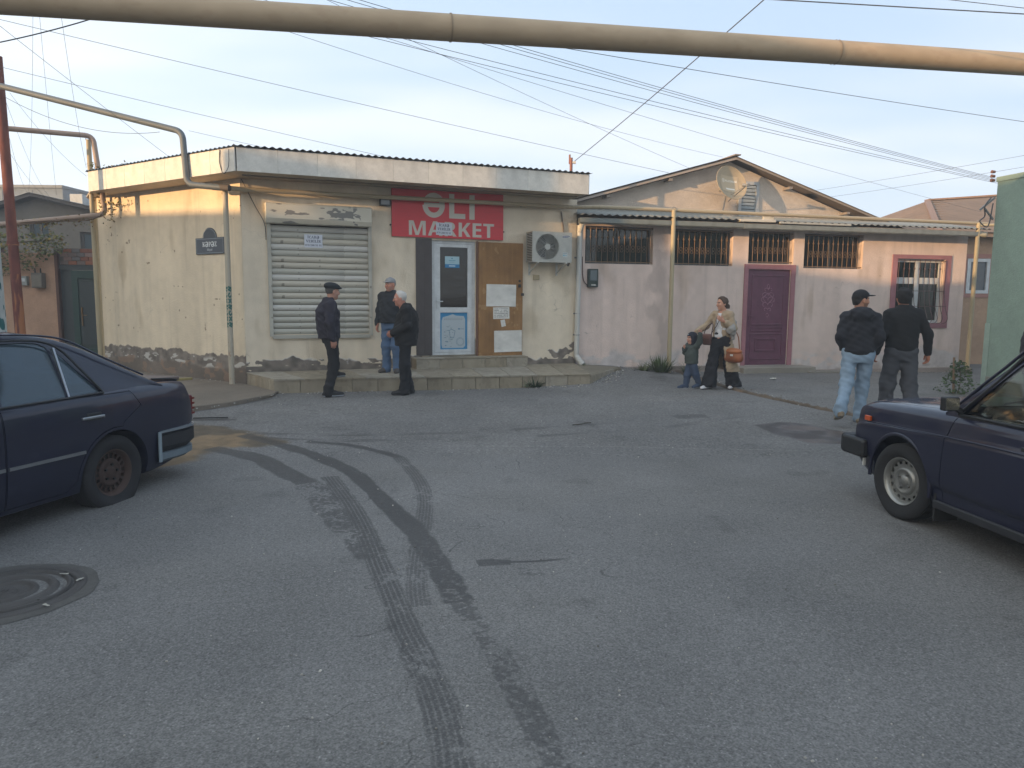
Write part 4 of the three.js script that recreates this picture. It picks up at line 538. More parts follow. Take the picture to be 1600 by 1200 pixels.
{ // gateway and houses at the left, beyond the shop
  const gw = thing('gateway_wall', 'peach plastered yard wall with a dark green metal gate', 'wall', [-13.6, 0, -18], 0);
  part('plaster_wall', bx(1.2, -0.2, -0.25, 2.53, 2.5, 0), plaster(0xc19c82), gw); part('pale_panel', bx(-3, -0.2, -0.2, 1.198, 2.12, 0.02), plaster(0xa6a3a3), gw);
  part('upper_panel', bx(-3, 2.122, -0.2, 1.198, 2.6, 0.0), plaster(0x6b5047), gw);
  part('gate_post', bx(2.532, -0.2, -0.25, 2.60, 2.6, 0.03), painted(0x5a3a30), gw); part('gate_post', bx(4.55, -0.2, -0.25, 4.75, 2.6, 0.03), plaster(0x9a8672), gw);
  part('side_panel', bx(2.602, 0, -0.12, 2.86, 2.22, -0.08), painted(0x3c4244), gw); part('transom', bx(2.602, 2.10, -0.10, 4.55, 2.22, -0.04), painted(0x33393a), gw);
  const gt = part('gate', bx(2.87, 0.03, -0.11, 4.54, 2.09, -0.07), painted(0x2f3d3a), gw);
  part('frame', ext(rect(2.87, 0.03, 4.54, 2.09), [rect(3.02, 0.2, 4.39, 1.9)], 0.02, 0.004), painted(0x24423c), gt, [0, 0, -0.05]); part('inner_panel', bx(3.06, 0.3, -0.068, 4.35, 1.82, -0.055, 0.004), painted(0x3a4345), gt); part('handle', mg([bx(3.08, 0.75, -0.05, 3.11, 1.2, -0.02, 0.005), bx(3.10, 1.0, -0.03, 3.22, 1.02, -0.015, 0.003)]), mat(0x7a6246, { metalness: 0.5, roughness: 0.5 }), gt);
  const bm = [0x8e5d4c, 0x9a8078, 0x84736c, 0xa06a52, 0x77706e].map(c => plaster(c));
  const bk = bx(-0.098, -0.044, -0.06, 0.098, 0.044, 0.0, 0.006); for (let r = 0; r < 4; r++) for (let i = 0; i < 10; i++) part('brick', bk, bm[Math.floor(rnd() * 5)], gw, [2.72 + i * 0.204 + (r % 2 ? 0.09 : 0), 2.272 + r * 0.096, -0.05 + rr(-0.006, 0.004)]);
  part('mortar', bx(2.602, 2.222, -0.2, 4.55, 2.62, -0.075), plaster(0x6f665e), gw);
  const e1 = thing('electricity_box', 'grey steel electricity box on the peach yard wall', 'meter box', [-11.44, 1.66, -17.998], 0); part('case', bx(-0.13, 0, 0, 0.13, 0.36, 0.16, 0.012), painted(0x6c675f), e1); part('lid', bx(-0.115, 0.03, 0.161, 0.115, 0.30, 0.172, 0.005), painted(0x787268), e1); for (const s of [-0.07, 0.06]) part('insulator', cyl([s, 0.36, 0.08], [s, 0.47, 0.08], 0.02, 0.014, 10), M.dark, e1);
  const e2 = thing('electricity_box', 'small pale meter box next to the rusty red pole', 'meter box', [-11.82, 1.72, -17.998], 0); part('case', bx(-0.10, 0, 0, 0.10, 0.22, 0.1, 0.01), painted(0x9aa09c), e2); part('window', bx(-0.06, 0.09, 0.101, 0.06, 0.17, 0.106), M.pvc, e2);

  const bh = thing('brown_house', 'weathered grey-brown gabled house behind the yard gate', 'house', [-17, 0, -24], 0);
  part('wall', uvM(ext([[0, -0.2], [7, -0.2], [7, 3.4], [1.81, 4.55], [0, 4.0]], [rect(3.1, 2.4, 4.3, 3.5), rect(1.5, 3.3, 2.1, 3.9)], 0.3)), plaster(0x7d766d), bh); part('wall', bx(0, -0.2, -6, 7, 3.3, -0.31), plaster(0x85786a), bh);
  for (const [a, b, c, d] of [[3.1, 2.4, 4.3, 3.5], [1.5, 3.3, 2.1, 3.9]]) { const w = part('window', ext(rect(a, b, c, d), [rect(a + 0.06, b + 0.06, (a + c) / 2 - 0.03, d - 0.06), rect((a + c) / 2 + 0.03, b + 0.06, c - 0.06, d - 0.06)], 0.06), painted(0x6b625a), bh, [0, 0, -0.1]); part('pane', bx(a + 0.05, b + 0.05, -0.04, c - 0.05, d - 0.05, -0.036), mat(0x4c565a, { roughness: 0.1 }), w); }
  const rs = (x0, y0, x1, y1) => uvM(mg([bar([x0, y0, 0.35], [x1, y1, 0.35], 0.04, 0.10), ...[0].map(() => { const g = new THREE.BufferGeometry(); g.setAttribute('position', new THREE.Float32BufferAttribute([x0, y0 + 0.06, 0.4, x1, y1 + 0.06, 0.4, x1, y1 + 0.06, -6.4, x0, y0 + 0.06, 0.4, x1, y1 + 0.06, -6.4, x0, y0 + 0.06, -6.4], 3)); g.computeVertexNormals(); return g; })]));
  const rmm = mat(0x5a5450, { side: THREE.DoubleSide, map: grimeM }); part('roof_slope', rs(-0.4, 3.95, 1.81, 4.62), rmm, bh); part('roof_slope', rs(1.81, 4.62, 7.4, 3.38), rmm, bh);
  for (let i = 0; i < 5; i++) part('roof_fold', bx(4.2, 2.05 - i * 0.09, 0.02, 7.1, 2.12 - i * 0.09, 0.3 + i * 0.06), painted(0x6e645c), bh);
  const bg = thing('grey_warehouse', 'far blue-grey flat-roofed building behind the brown house', 'building', [-32, 0, -40], 0); part('wall', bx(0, -0.2, -8, 8.05, 7.1, 0), plaster(0x7e8890), bg); part('roof', bx(-0.1, 7.102, -8.1, 8.1, 7.25, 0.1), painted(0x6d767d), bg); for (let i = 0; i < 4; i++) part('panel_joint', bx(1.6 + i * 1.6, 0, 0.002, 1.64 + i * 1.6, 7.0, 0.02), painted(0x6f7981), bg);
  const b2 = thing('low_annex', 'far grey annex with a white rooftop box near the shop corner', 'building', [-23.9, 0, -40.5], 0); part('wall', bx(0, -0.2, -6, 6, 6.3, 0), plaster(0x78828a), b2); part('roof', bx(-0.05, 6.302, -6, 6.05, 6.42, 0.1), painted(0x666e75), b2); part('rooftop_box', bx(0.55, 5.3, 0.02, 1.2, 6.75, 0.9), painted(0xaeb4b6), b2); part('window', bx(0.1, 5.3, 0.003, 0.42, 6.1, 0.03), mat(0x495158, { roughness: 0.3 }), b2);

  const rust = mat(0xffffff, { roughness: 0.85, map: tex(128, 512, (u, v) => { const n = fbm(u * 6, v * 30, 4, 901), y = sm(0.50, 0.62, fbm(u * 5 + 2, v * 11, 4, 907)) * (v < 0.35 ? 1 : 0.15); return [lerp(98 + 50 * (n - 0.5), 150, y), lerp(54 + 34 * (n - 0.5), 100, y), lerp(48 + 28 * (n - 0.5), 66, y)]; }) });
  const rp = thing('pipe_pole', 'rusty red steel pole carrying the gas pipe at the left edge', 'pole', [-8.75, 0, -13]); part('shaft', cyl([0.08, -0.1, 0], [0.0, 5.5, 0], 0.085, 0.075, 18), rust, rp); part('collar', cyl([0.045, 2.35, 0], [0.044, 2.42, 0], 0.093, 0.093, 18), rust, rp);
  const cp = thing('concrete_post', 'pale concrete post with teal graffiti at the far left edge', 'post', [-6.36, 0, -9.0]);
  part('shaft', cyl([0.02, -0.1, 0], [0, 5.2, 0], 0.15, 0.12, 20), mat(0xffffff, { roughness: 0.9, map: tex(512, 512, (u, v) => { const n = fbm(u * 20, v * 40, 4, 921); const g = v < 0.38 && v > 0.05 && sm(0.55, 0.58, fbm(u * 9, v * 30, 3, 931)) > 0.5; return g ? [40, 92, 92] : [168 + 30 * (n - 0.5), 172 + 30 * (n - 0.5), 168 + 30 * (n - 0.5)]; }) }), cp);
}
{ // right-hand side: green building, peach house behind
  const gb = thing('green_building', 'plain sage green plastered building end at the right edge', 'building', [8.08, 0, -12.6], 10.1 * Math.PI / 180);
  part('wall', bx(0, -0.3, 0, 6, 3.50, 10), plaster(0x90a69a), gb); part('parapet', bx(-0.015, 3.502, -0.015, 6, 3.58, 10), plaster(0x95ab9f), gb); part('corner_strip', bx(-0.012, -0.2, -0.01, 0.06, 1.15, 0.10), plaster(0xa0b5aa), gb);
  part('plinth', bx(-0.03, -0.3, 0.11, -0.002, 0.25, 10), plaster(0x8d8c84), gb);
  const lb = thing('cable_bracket', 'dark cable bracket with insulators on the green building corner', 'bracket', [8.06, 2.75, -12.64], 10.1 * Math.PI / 180);
  part('arm', mg([bar([0.02, 0.5, 0.0], [-0.2, 0.3, -0.05], 0.03, 0.03), bar([0.02, 0.14, 0], [-0.14, 0.32, -0.02], 0.025, 0.025)]), M.grey, lb); for (const [x, y] of [[-0.02, 0.92], [-0.02, 0.85], [-0.02, 0.78]]) part('insulator', cyl([x, y, 0], [x - 0.06, y, 0.0], 0.022, 0.028, 10), mat(0x6b4a3a, { roughness: 0.3 }), lb);
  part('wire_tangle', tube([[-0.05, 0.5, 0], [-0.2, 0.35, 0.05], [-0.1, 0.2, -0.05], [-0.25, 0.1, 0.02], [-0.08, 0.02, 0], [-0.05, 0.4, 0.05]], 0.010, 60, 6), M.cable, lb);
  const ph = thing('peach_house', 'peach house with brown hipped roof and white window beyond the pink house', 'house', [10.9, 0, -19], 0.06);
  part('wall', uvM(ext(rect(0, -0.3, 9, 3.12), [rect(0.70, 1.72, 1.30, 2.60)], 0.25)), plaster(0xbf9f84), ph); part('wall', bx(0, -0.3, -9, 9, 3.12, -0.26), plaster(0xb99a80), ph);
  part('window_surround', ext(rect(0.58, 1.62, 1.44, 2.72), [rect(0.69, 1.71, 1.31, 2.61)], 0.02), plaster(0xb98a80), ph, [0, 0, 0.021]);
  const w = part('window', ext(rect(0.70, 1.72, 1.30, 2.60), [rect(0.79, 1.80, 1.22, 2.52)], 0.08), M.pvc, ph, [0, 0, 0.03]); part('pane', bx(0.78, 1.79, -0.05, 1.23, 2.53, -0.045), mat(0x4a545c, { roughness: 0.08 }), w);
  part('eave_board', bx(-0.3, 3.122, -9.2, 9.2, 3.22, 0.35), painted(0x8a7c70), ph);
  const q = (pts) => { const g = new THREE.BufferGeometry(), a = []; for (let i = 1; i + 1 < pts.length; i++) a.push(...pts[0], ...pts[i], ...pts[i + 1]); g.setAttribute('position', new THREE.Float32BufferAttribute(a, 3)); g.computeVertexNormals(); return uvM(g); };
  const tileM = mat(0x86705e, { side: THREE.DoubleSide, map: rep(tStreak, 0.5, 0.5), roughness: 0.9 });
  const E = [[-0.4, 3.225, 0.45], [9.3, 3.225, 0.45], [9.3, 3.225, -9.3], [-0.4, 3.225, -9.3]], R0 = [2.3, 4.62, -4.4], R1 = [7.2, 5.0, -4.4];
  part('roof_slope', q([E[0], E[1], R1, R0]), tileM, ph); part('roof_slope', q([E[3], E[0], R0]), tileM, ph); part('roof_slope', q([E[1], E[2], R1]), tileM, ph); part('roof_slope', q([E[2], E[3], R0, R1]), tileM, ph);
  part('ridge_cap', bar([2.3, 4.65, -4.4], [7.2, 5.03, -4.4], 0.2, 0.05), painted(0x9a7a62), ph); part('hip_cap', bar([-0.4, 3.25, 0.45], [2.3, 4.64, -4.4], 0.16, 0.05), painted(0x96745c), ph);
  for (let i = 1; i < 12; i++) { const t = i / 12, a = lerp(-0.4 + 2.7 * t, -0.4 + 2.7 * t, 0), z = 0.45 - 4.85 * t, y = 3.235 + 1.395 * t, b = 9.3 - 2.1 * t; part('tile_course', bar([a, y, z], [b, y + 0.38 * t * 0.9, z], 0.05, 0.012), tileM, ph); }
  part('ladder_rail', mg([bar([3.0, 3.3, 0.3], [7.6, 4.3, -2.5], 0.04, 0.04)]), painted(0xc2a58c), ph);
}
// ---------------------------------------------------------------- pipes
{
  const op = thing('overhead_gas_pipe', 'thick beige gas pipe crossing high over the whole street', 'pipe', [0, 0, 0]);
  const pt = mat(0xffffff, { roughness: 0.65, map: tex(512, 128, (u, v) => { const n = fbm(u * 30, v * 6, 4, 1001), s = 0.12 * sm(0.66, 0.76, fbm(u * 60, v * 9, 3, 1007)); return [lerp(168 + 26 * (n - 0.5), 132, s), lerp(148 + 24 * (n - 0.5), 106, s), lerp(122 + 22 * (n - 0.5), 84, s)]; }, { rep: [3, 1] }) });
  const a = [-4.38, 4.01, -6.6], b = [6.03, 4.31, -9.1], at = t => a.map((v, i) => lerp(v, b[i], t));
  { const g = new THREE.TubeGeometry(new THREE.LineCurve3(v3(at(-0.9)), v3(at(1.6))), 12, 0.124, 28); part('pipe', g, pt, op); for (const t of [0.36, 0.76]) { const s = new THREE.TubeGeometry(new THREE.LineCurve3(v3(at(t)), v3(at(t + 0.0015))), 1, 0.131, 28); part('weld_seam', s, painted(0xa08c72), op); } }
  for (const t of [-0.88, 1.58]) { const p = at(t); part('support_post', cyl([p[0], -0.1, p[2]], [p[0], p[1], p[2]], 0.08, 0.08, 16), M.pipe, op); }
  const gp = thing('gas_pipe', 'grey gas pipe dropping from the red pole and running along both house fronts', 'pipe', [0, 0, 0]);
  part('pipe', bentPipe([[-12.5, 5.55, -12.7], [-8.66, 4.96, -12.6], [-5.36, 4.14, -12.28], [-5.29, 3.30, -12.22], [-4.66, 3.24, -12.13]], 0.05, 0.13), painted(0x646d72), gp);
  const f = (x, y, z) => inShop(x, y, z).toArray();
  part('pipe', bentPipe([[-4.66, 3.24, -12.13], f(0.05, 3.235, 0.17), f(6.0, 3.26, 0.17), inPink(0.3, 3.27, 0.38).toArray(), inPink(9.45, 3.23, 0.35).toArray()], 0.038, 0.1), M.pipe, gp);
  for (const x of [1.0, 3.0, 5.0]) part('bracket', mg([bar(f(x, 3.235, 0.0), f(x, 3.235, 0.17), 0.02, 0.02)]), M.grey, gp);
  part('joint_wrap', mg([cyl([-4.86, 3.262, -12.18], [-4.56, 3.23, -12.1], 0.056, 0.05, 12)]), mat(0x57504a), gp);
  for (const [p, l, h] of [[[-4.69, -12.25], 'cream corner post with teal graffiti holding the gas pipe at the shop corner', 3.23], [inPink(1.85, 0, 0.40).toArray().filter((_, i) => i !== 1), 'cream post holding the gas pipe between the first two barred windows', 3.26], [inPink(9.18, 0, 0.38).toArray().filter((_, i) => i !== 1), 'cream post holding the gas pipe at the right end of the pink house', 3.24], [[-8.1, -14.45], 'tall cream post holding the gas pipe at the left end of the shop', 4.44]]) {
    const o = thing('pipe_post', l, 'post', [p[0], 0, p[1]], 0, 'posts under the gas pipes');
    const isC = l.includes('graffiti');
    part('shaft', cyl([0, -0.12, 0], [0, h, 0], 0.046, 0.043, 16), isC ? mat(0xffffff, { roughness: 0.6, map: canvasTex(128, 1024, (x, w, hh) => { x.fillStyle = '#a79f8f'; x.fillRect(0, 0, w, hh); for (let i = 0; i < 160; i++) { x.fillStyle = rnd() > 0.5 ? 'rgba(120,84,58,0.35)' : 'rgba(190,182,168,0.4)'; x.fillRect(rnd() * w, hh * 0.55 + rnd() * hh * 0.45, 2 + rnd() * 8, 4 + rnd() * 26); } x.strokeStyle = '#1f5a52'; x.lineWidth = 9; const y0 = 480, y1 = 690; for (let k = 0; k < 4; k++) { for (let i = 0; i < 7; i++) { const y = y0 + (y1 - y0) * i / 7; x.beginPath(); const ox = k * 32; if (i % 3 === 0) { x.moveTo(ox + 2, y); x.lineTo(ox + 26, y + 6); x.lineTo(ox + 4, y + 14); x.lineTo(ox + 26, y + 22); } else if (i % 3 === 1) { x.arc(ox + 14, y + 12, 9, 0, 5); } else { x.moveTo(ox + 4, y); x.lineTo(ox + 24, y + 20); x.moveTo(ox + 24, y); x.lineTo(ox + 4, y + 22); } x.stroke(); } } }) }) : M.pipeYellow, o);
    part('saddle', mg([new THREE.TorusGeometry(0.05, 0.008, 6, 18).translate(0, h + 0.01, 0)]), M.grey, o);
    part('footing', cyl([0, -0.12, 0], [0, 0.03, 0], 0.11, 0.09, 14), M.concrete, o);
    if (l.includes('right end')) { part('stub', mg([cyl([0, 3.18, 0], [0.34, 3.20, 0.02], 0.03), cyl([0.03, 2.98, 0], [0.16, 2.97, 0.02], 0.03, 0.05)]), M.pipeYellow, o); }
  }
  const lp = thing('gas_pipe', 'thin pinkish gas pipe looping down beside the left end of the shop', 'pipe', [0, 0, 0]);
  part('pipe', bentPipe([[-13, 4.4, -12.2], [-9.13, 4.44, -13.5], [-7.93, 4.48, -14.3], [-7.77, 3.03, -14.3], [-9.6, 2.80, -14.0], [-13, 2.35, -13.4]], 0.048, 0.14), painted(0xa99384), lp);
  const ms = thing('cable_mast', 'short rusty red cable mast on the shop roof edge', 'mast', [1.13, 3.84, -14.9]); part('pole', mg([cyl([0, -0.3, 0], [0, 0.42, 0], 0.03), cyl([-0.03, 0.3, 0], [-0.03, 0.48, 0], 0.018)]), painted(0x8a5444), ms); part('insulator', cyl([0.02, 0.33, 0], [0.09, 0.33, 0], 0.022, 0.03, 10), M.white, ms);
}
// ---------------------------------------------------------------- overhead cables
{
  const cb = (a, b, sag, r, label, group, e0 = 0, e1 = 0) => { const A = v3(a), B = v3(b), d = B.clone().sub(A); const A2 = A.clone().addScaledVector(d, -e0), B2 = B.clone().addScaledVector(d, e1), P = []; for (let i = 0; i <= 16; i++) { const t = i / 16, p = A2.clone().lerp(B2, t); p.y -= sag * 4 * t * (1 - t); P.push(p.toArray()); } single('overhead_cable', tube(P, r * 0.52, 48, 5), M.cable, label, 'cable', undefined, undefined, group); };
  const B = ['topmost', 'second from top', 'middle', 'second from bottom', 'lowest'].map(q => `${q} of five thin cables fanning across the sky to the green building`), bg = 'cables fanning out to the green building';
  for (const [a, b, i] of [[[-1.32, 4.6, -8.1], [8.33, 3.62, -13]], [[-1.47, 4.67, -8.3], [8.33, 3.6, -13]], [[-1.72, 4.78, -8.6], [8.33, 3.58, -13]], [[-2.43, 4.66, -8.3], [8.34, 3.56, -13]], [[-2.86, 4.74, -8.5], [8.34, 3.54, -13]]].map((v, i) => [...v, i])) cb(a, b, 0.1, 0.006, B[i], bg, 0.5, 0);
  cb([-7.32, 5.44, -11], [3.28, 4.17, -16], 0.06, 0.007, 'long thin cable from upper left down to the pink gable roof', null, 0.4);
  cb([-7.37, 4.77, -11], [-2.16, 4.04, -14], 0.03, 0.006, 'thin cable from the left edge down to the shop roof', null, 0.4);
  cb([-6.67, 4.98, -10], [-6.14, 3.96, -13.5], 0.02, 0.006, 'steep thin cable running down to the shop side fascia', null, 0.5);
  cb([-5.26, 4.16, -12.3], [-4.47, 4.22, -14], 0.01, 0.005, 'short thin cable from the pipe elbow over the shop roof corner', null, 0, 0.5);
  cb([-5.3, 3.72, -7], [-3.85, 3.99, -7], 0.05, 0.011, 'thick dark cable hooked under the big overhead pipe at top left', null, 0.3);
  cb([-3.21, 4.92, -9], [4.42, 4.5, -16], 0.2, 0.005, 'upper of two thin cables sloping to the top of the pink gable', 'pair of cables to the pink gable', 0.4); cb([-2.08, 4.93, -9], [2.33, 4.34, -14], 0.06, 0.005, 'lower of two thin cables sloping to the top of the pink gable', 'pair of cables to the pink gable', 0.4, 0.3);
  cb([-2.54, 4.85, -8.8], [8.11, 3.94, -16], 0.12, 0.005, 'thin cable passing behind the pink gable to the far right', null, 0.4, 0.3);
  cb([1.09, 4.35, -9], [7.36, 4.12, -11], 0.03, 0.007, 'single dark cable descending to the right edge below the big pipe', null, 0.1, 0.3);
  cb([2.82, 4.97, -9], [1.2, 4.2, -14.9], 0.06, 0.013, 'thick twisted service cable dropping diagonally to the roof mast', null, 0.5);
  cb([2.71, 4.59, -8], [5.26, 4.47, -8], 0.0, 0.012, 'thick dark cable in the top right corner above the big pipe', null, 0.3, 0.4); cb([5.65, 5.37, -10], [6.57, 5.28, -10], 0, 0.009, 'short stretch of cable at the extreme top right corner', null, 1, 1);
  cb([6.42, 4.19, -20], [9.42, 4.24, -14], 0.06, 0.006, 'upper of two faint cables rising to the right above the brown hipped roof', 'cables above the brown roof', 0.2, 0.3); cb([7.61, 4.16, -20], [10.11, 4.21, -15], 0.06, 0.006, 'lower of two faint cables rising to the right above the brown hipped roof', 'cables above the brown roof', 0.2, 0.3);
  const V = ['leftmost near-vertical wire crossing the sky at upper left', 'middle near-vertical wire crossing the sky at upper left', 'rightmost near-vertical wire ending above the shop side fascia', 'slender wire from the red pole top to the brown roof slope', 'slender wire from the red pole to the brown roof peak', 'short wire from the red pole top to the shop roof end', 'lowest slender wire from the red pole towards the brown house'], vg = 'wires at the red pole';
  for (const [a, b, s, i] of [[[-7.46, 6.04, -12], [-11.59, 3.94, -18], 0.3], [[-7.38, 6.04, -12], [-10.93, 3.87, -18], 0.3], [[-6.47, 5.66, -11], [-8.2, 3.93, -14.5], 0.2], [[-8.65, 4.75, -13], [-14.45, 4.45, -24], 0.5], [[-8.69, 4.44, -13], [-15.31, 4.74, -24], 0.5], [[-8.58, 4.91, -13], [-8.49, 3.85, -15], 0.1], [[-8.8, 4.17, -13], [-13.76, 4.23, -23], 0.3]].map((v, i) => [...v, i])) cb(a, b, s, 0.005, V[i], vg, 0.0);
  cb([-8.7, 4.86, -13], [-5.87, 4.2, -12.6], 0.22, 0.008, 'slack black wire looping from the red pole to the grey pipe');
  const f = (x, y, z) => inShop(x, y, z).toArray();
  single('wall_wire', tube([f(0.02, 3.42, 0.02), f(0.22, 3.0, 0.014), f(0.36, 2.72, 0.014), f(0.38, 2.45, 0.014)], 0.006, 24, 5), M.cable, 'loose thin wire crossing the wall corner left of the shutter', 'wire');
  single('wall_wire', tube([f(-0.30, 3.77, 0.535), f(-0.31, 3.58, 0.54), f(-0.26, 3.41, 0.57), f(-0.19, 3.48, 0.68), f(-0.17, 3.76, 0.71)], 0.008, 24, 5), M.cable, 'looped black wire hanging over the side fascia near the corner', 'wire');
}
// ---------------------------------------------------------------- plants
function foliage(pts, size, cols, flat = 0.5) { // many small leaves, each two facets
  const P = [], C = [], q = new THREE.Quaternion(), e = new THREE.Euler(), v = new THREE.Vector3(), c = new THREE.Color();
  for (const p of pts) {
    const s = size * rr(0.6, 1.3); e.set(rr(-1, 1) * 1.2, rr(0, 6.28), rr(-1, 1) * 1.2); q.setFromEuler(e); c.copy(cols[Math.floor(rnd() * cols.length)]).multiplyScalar(rr(0.75, 1.2));
    const L = [[0, 0, 0], [0.32, 0.1, 0.45], [0, 0.02, 1], [-0.32, 0.1, 0.45]].map(a => v.set(a[0] * s, a[1] * s, a[2] * s).applyQuaternion(q).add(new THREE.Vector3(...p)).toArray());
    for (const [i, j, k] of [[0, 1, 2], [0, 2, 3]]) { P.push(...L[i], ...L[j], ...L[k]); for (let n = 0; n < 3; n++) C.push(c.r, c.g, c.b); }
  }
  const g = new THREE.BufferGeometry(); g.setAttribute('position', new THREE.Float32BufferAttribute(P, 3)); g.setAttribute('color', new THREE.Float32BufferAttribute(C, 3)); g.computeVertexNormals(); return g;
}
const leafM = new THREE.MeshPhysicalMaterial({ vertexColors: true, roughness: 0.8, side: THREE.DoubleSide, transmission: 0.25, thickness: 0 });
const leafSolid = new THREE.MeshStandardMaterial({ vertexColors: true, roughness: 0.8, side: THREE.DoubleSide });
{
  const GR = [0x4d5a2c, 0x5d6a34, 0x6f6a30, 0x3f4c28].map(c => new THREE.Color(c)), AU = [0x7a7034, 0x8f7a30, 0x5b5a2c, 0x6b4f2a, 0x4c5528].map(c => new THREE.Color(c));
  // vine along the loop pipe and over the yard wall
  const vn = thing('climbing_vine', 'autumn vine trailing along the thin pipe and over the yard wall', 'vine', [0, 0, 0]); const pts = [];
  const along = (a, b, n, dx, dy, hang) => { for (let i = 0; i < n; i++) { const t = rnd(), p = a.map((v, k) => lerp(v, b[k], t)); pts.push([p[0] + rr(-dx, dx), p[1] + rr(-dy, dy * 0.4) - hang * rnd() * rnd() * fbm(t * 12, 3, 2, 5) * 2, p[2] + rr(-dx, dx)]); } };
  along([-9.75, 2.80, -14.0], [-12.2, 2.45, -13.5], 1000, 0.07, 0.09, 0.35); along([-9.75, 2.82, -14], [-8.0, 3.0, -14.27], 380, 0.05, 0.07, 0.15); along([-7.77, 3.03, -14.27], [-7.9, 4.0, -14.3], 150, 0.10, 0.05, 0.1); along([-7.7, 3.02, -14.25], [-7.5, 3.4, -14.22], 70, 0.12, 0.16, 0.2); along([-8.0, 3.9, -14.4], [-7.2, 3.95, -14.1], 40, 0.1, 0.1, 0);
  part('foliage', foliage(pts, 0.055, AU), leafM, vn); part('stem', mg([tube([[-12.2, 2.45, -13.45], [-10.5, 2.72, -13.9], [-9, 2.86, -14.05], [-7.8, 3.04, -14.26], [-7.86, 3.9, -14.3]], 0.012, 40, 5)]), mat(0x5a4a38), vn);
  const v2 = thing('climbing_vine', 'dense green and yellow vine hanging over the peach yard wall', 'vine', [0, 0, 0]); const p2 = []; for (let i = 0; i < 1500; i++) { const x = rr(-13.6, -10.7), t = fbm(x * 2.2, 1, 3, 77); p2.push([x, 2.95 - rnd() * (0.25 + 0.95 * t) * (x > -11.2 ? 0.9 : 1), -17.85 + rr(-0.1, 0.25)]); } part('foliage', foliage(p2, 0.085, [...GR, ...AU]), leafM, v2); part('stem', mg([tube([[-12.9, 0, -17.7], [-12.8, 1.5, -17.8], [-12.2, 2.6, -17.85], [-11, 2.8, -17.85]], 0.02, 30, 6)]), mat(0x54463a), v2);
  const bladeG = (base, n, len, spread, w) => { const P = []; for (let i = 0; i < n; i++) { const a = rr(0, 6.28), L = len * rr(0.5, 1.15), r0 = rr(0, spread * 0.5), ca = Math.cos(a), sa = Math.sin(a), lean = rr(0.3, 1.1), ww = w * rr(0.6, 1.2); let prev = null; for (let k = 0; k <= 4; k++) { const t = k / 4, r = r0 + L * Math.sin(lean) * t, y = L * Math.cos(lean) * t * (1 - 0.35 * t * lean), wd = ww * (1 - t) * (t < 0.3 ? 0.6 + t * 1.4 : 1), cx = base[0] + ca * r, cz = base[2] + sa * r, cy = base[1] + Math.max(0.005, y); const l = [cx - sa * wd, cy, cz + ca * wd], rt = [cx + sa * wd, cy, cz - ca * wd]; if (prev) P.push(...prev[0], ...prev[1], ...l, ...prev[1], ...rt, ...l); prev = [l, rt]; } } const g = new THREE.BufferGeometry(); g.setAttribute('position', new THREE.Float32BufferAttribute(P, 3)); g.computeVertexNormals(); return g; };
  const gm = (c) => mat(c, { side: THREE.DoubleSide, roughness: 0.75 });
  const ps = inPink(1.85, 0.08, 0.42);
  const bu = thing('weed_clump', 'leafy green weed clump at the foot of the cream pipe post', 'plant', [ps.x, 0.06, ps.z]); part('leaves', bladeG([-0.18, 0, 0.1], 150, 0.42, 0.35, 0.022), gm(0x46552f), bu); part('leaves', bladeG([0.4, -0.03, 0.12], 90, 0.36, 0.25, 0.02), gm(0x3f4e30), bu); part('leaves', bladeG([-0.55, 0, 0.15], 60, 0.28, 0.2, 0.016), gm(0x556038), bu);
  const w1 = thing('weed_clump', 'small dark green weed growing at the base of the shop platform', 'plant', [0.39, 0.02, -12.36]); part('leaves', bladeG([0, 0, 0], 70, 0.24, 0.25, 0.016), gm(0x33452c), w1); part('leaves', bladeG([-0.14, 0, 0.02], 26, 0.2, 0.15, 0.012), gm(0x8c9a7c), w1);
  const w2 = thing('weed_clump', 'thin grass tuft under the white drainpipe', 'plant', [1.4, 0.14, -14.45]); part('leaves', bladeG([0, 0, 0], 60, 0.16, 0.3, 0.006), gm(0x5c6a3c), w2);
  const sp = thing('sapling', 'small leafy sapling tied to a wooden stake beside the dark blue car', 'plant', [7.32, -0.02, -12.1]); part('stake', cyl([0, -0.1, 0], [-0.04, 0.62, 0], 0.022, 0.018, 8), mat(0x7c6652), sp); part('stem', tube([[0.06, 0, 0], [0.08, 0.25, 0.02], [0.05, 0.5, 0]], 0.008, 12, 5), mat(0x5f5240), sp);
  const lp = []; for (let i = 0; i < 420; i++) { const a = rr(0, 6.28), y = rnd(), r = 0.36 * Math.sqrt(rnd()) * (1 - y * 0.75); lp.push([0.06 + r * Math.cos(a), 0.02 + y * 0.52, r * Math.sin(a)]); } part('foliage', foliage(lp, 0.06, [0x3f5530, 0x4c6238, 0x35482b].map(c => new THREE.Color(c))), leafM, sp);
}
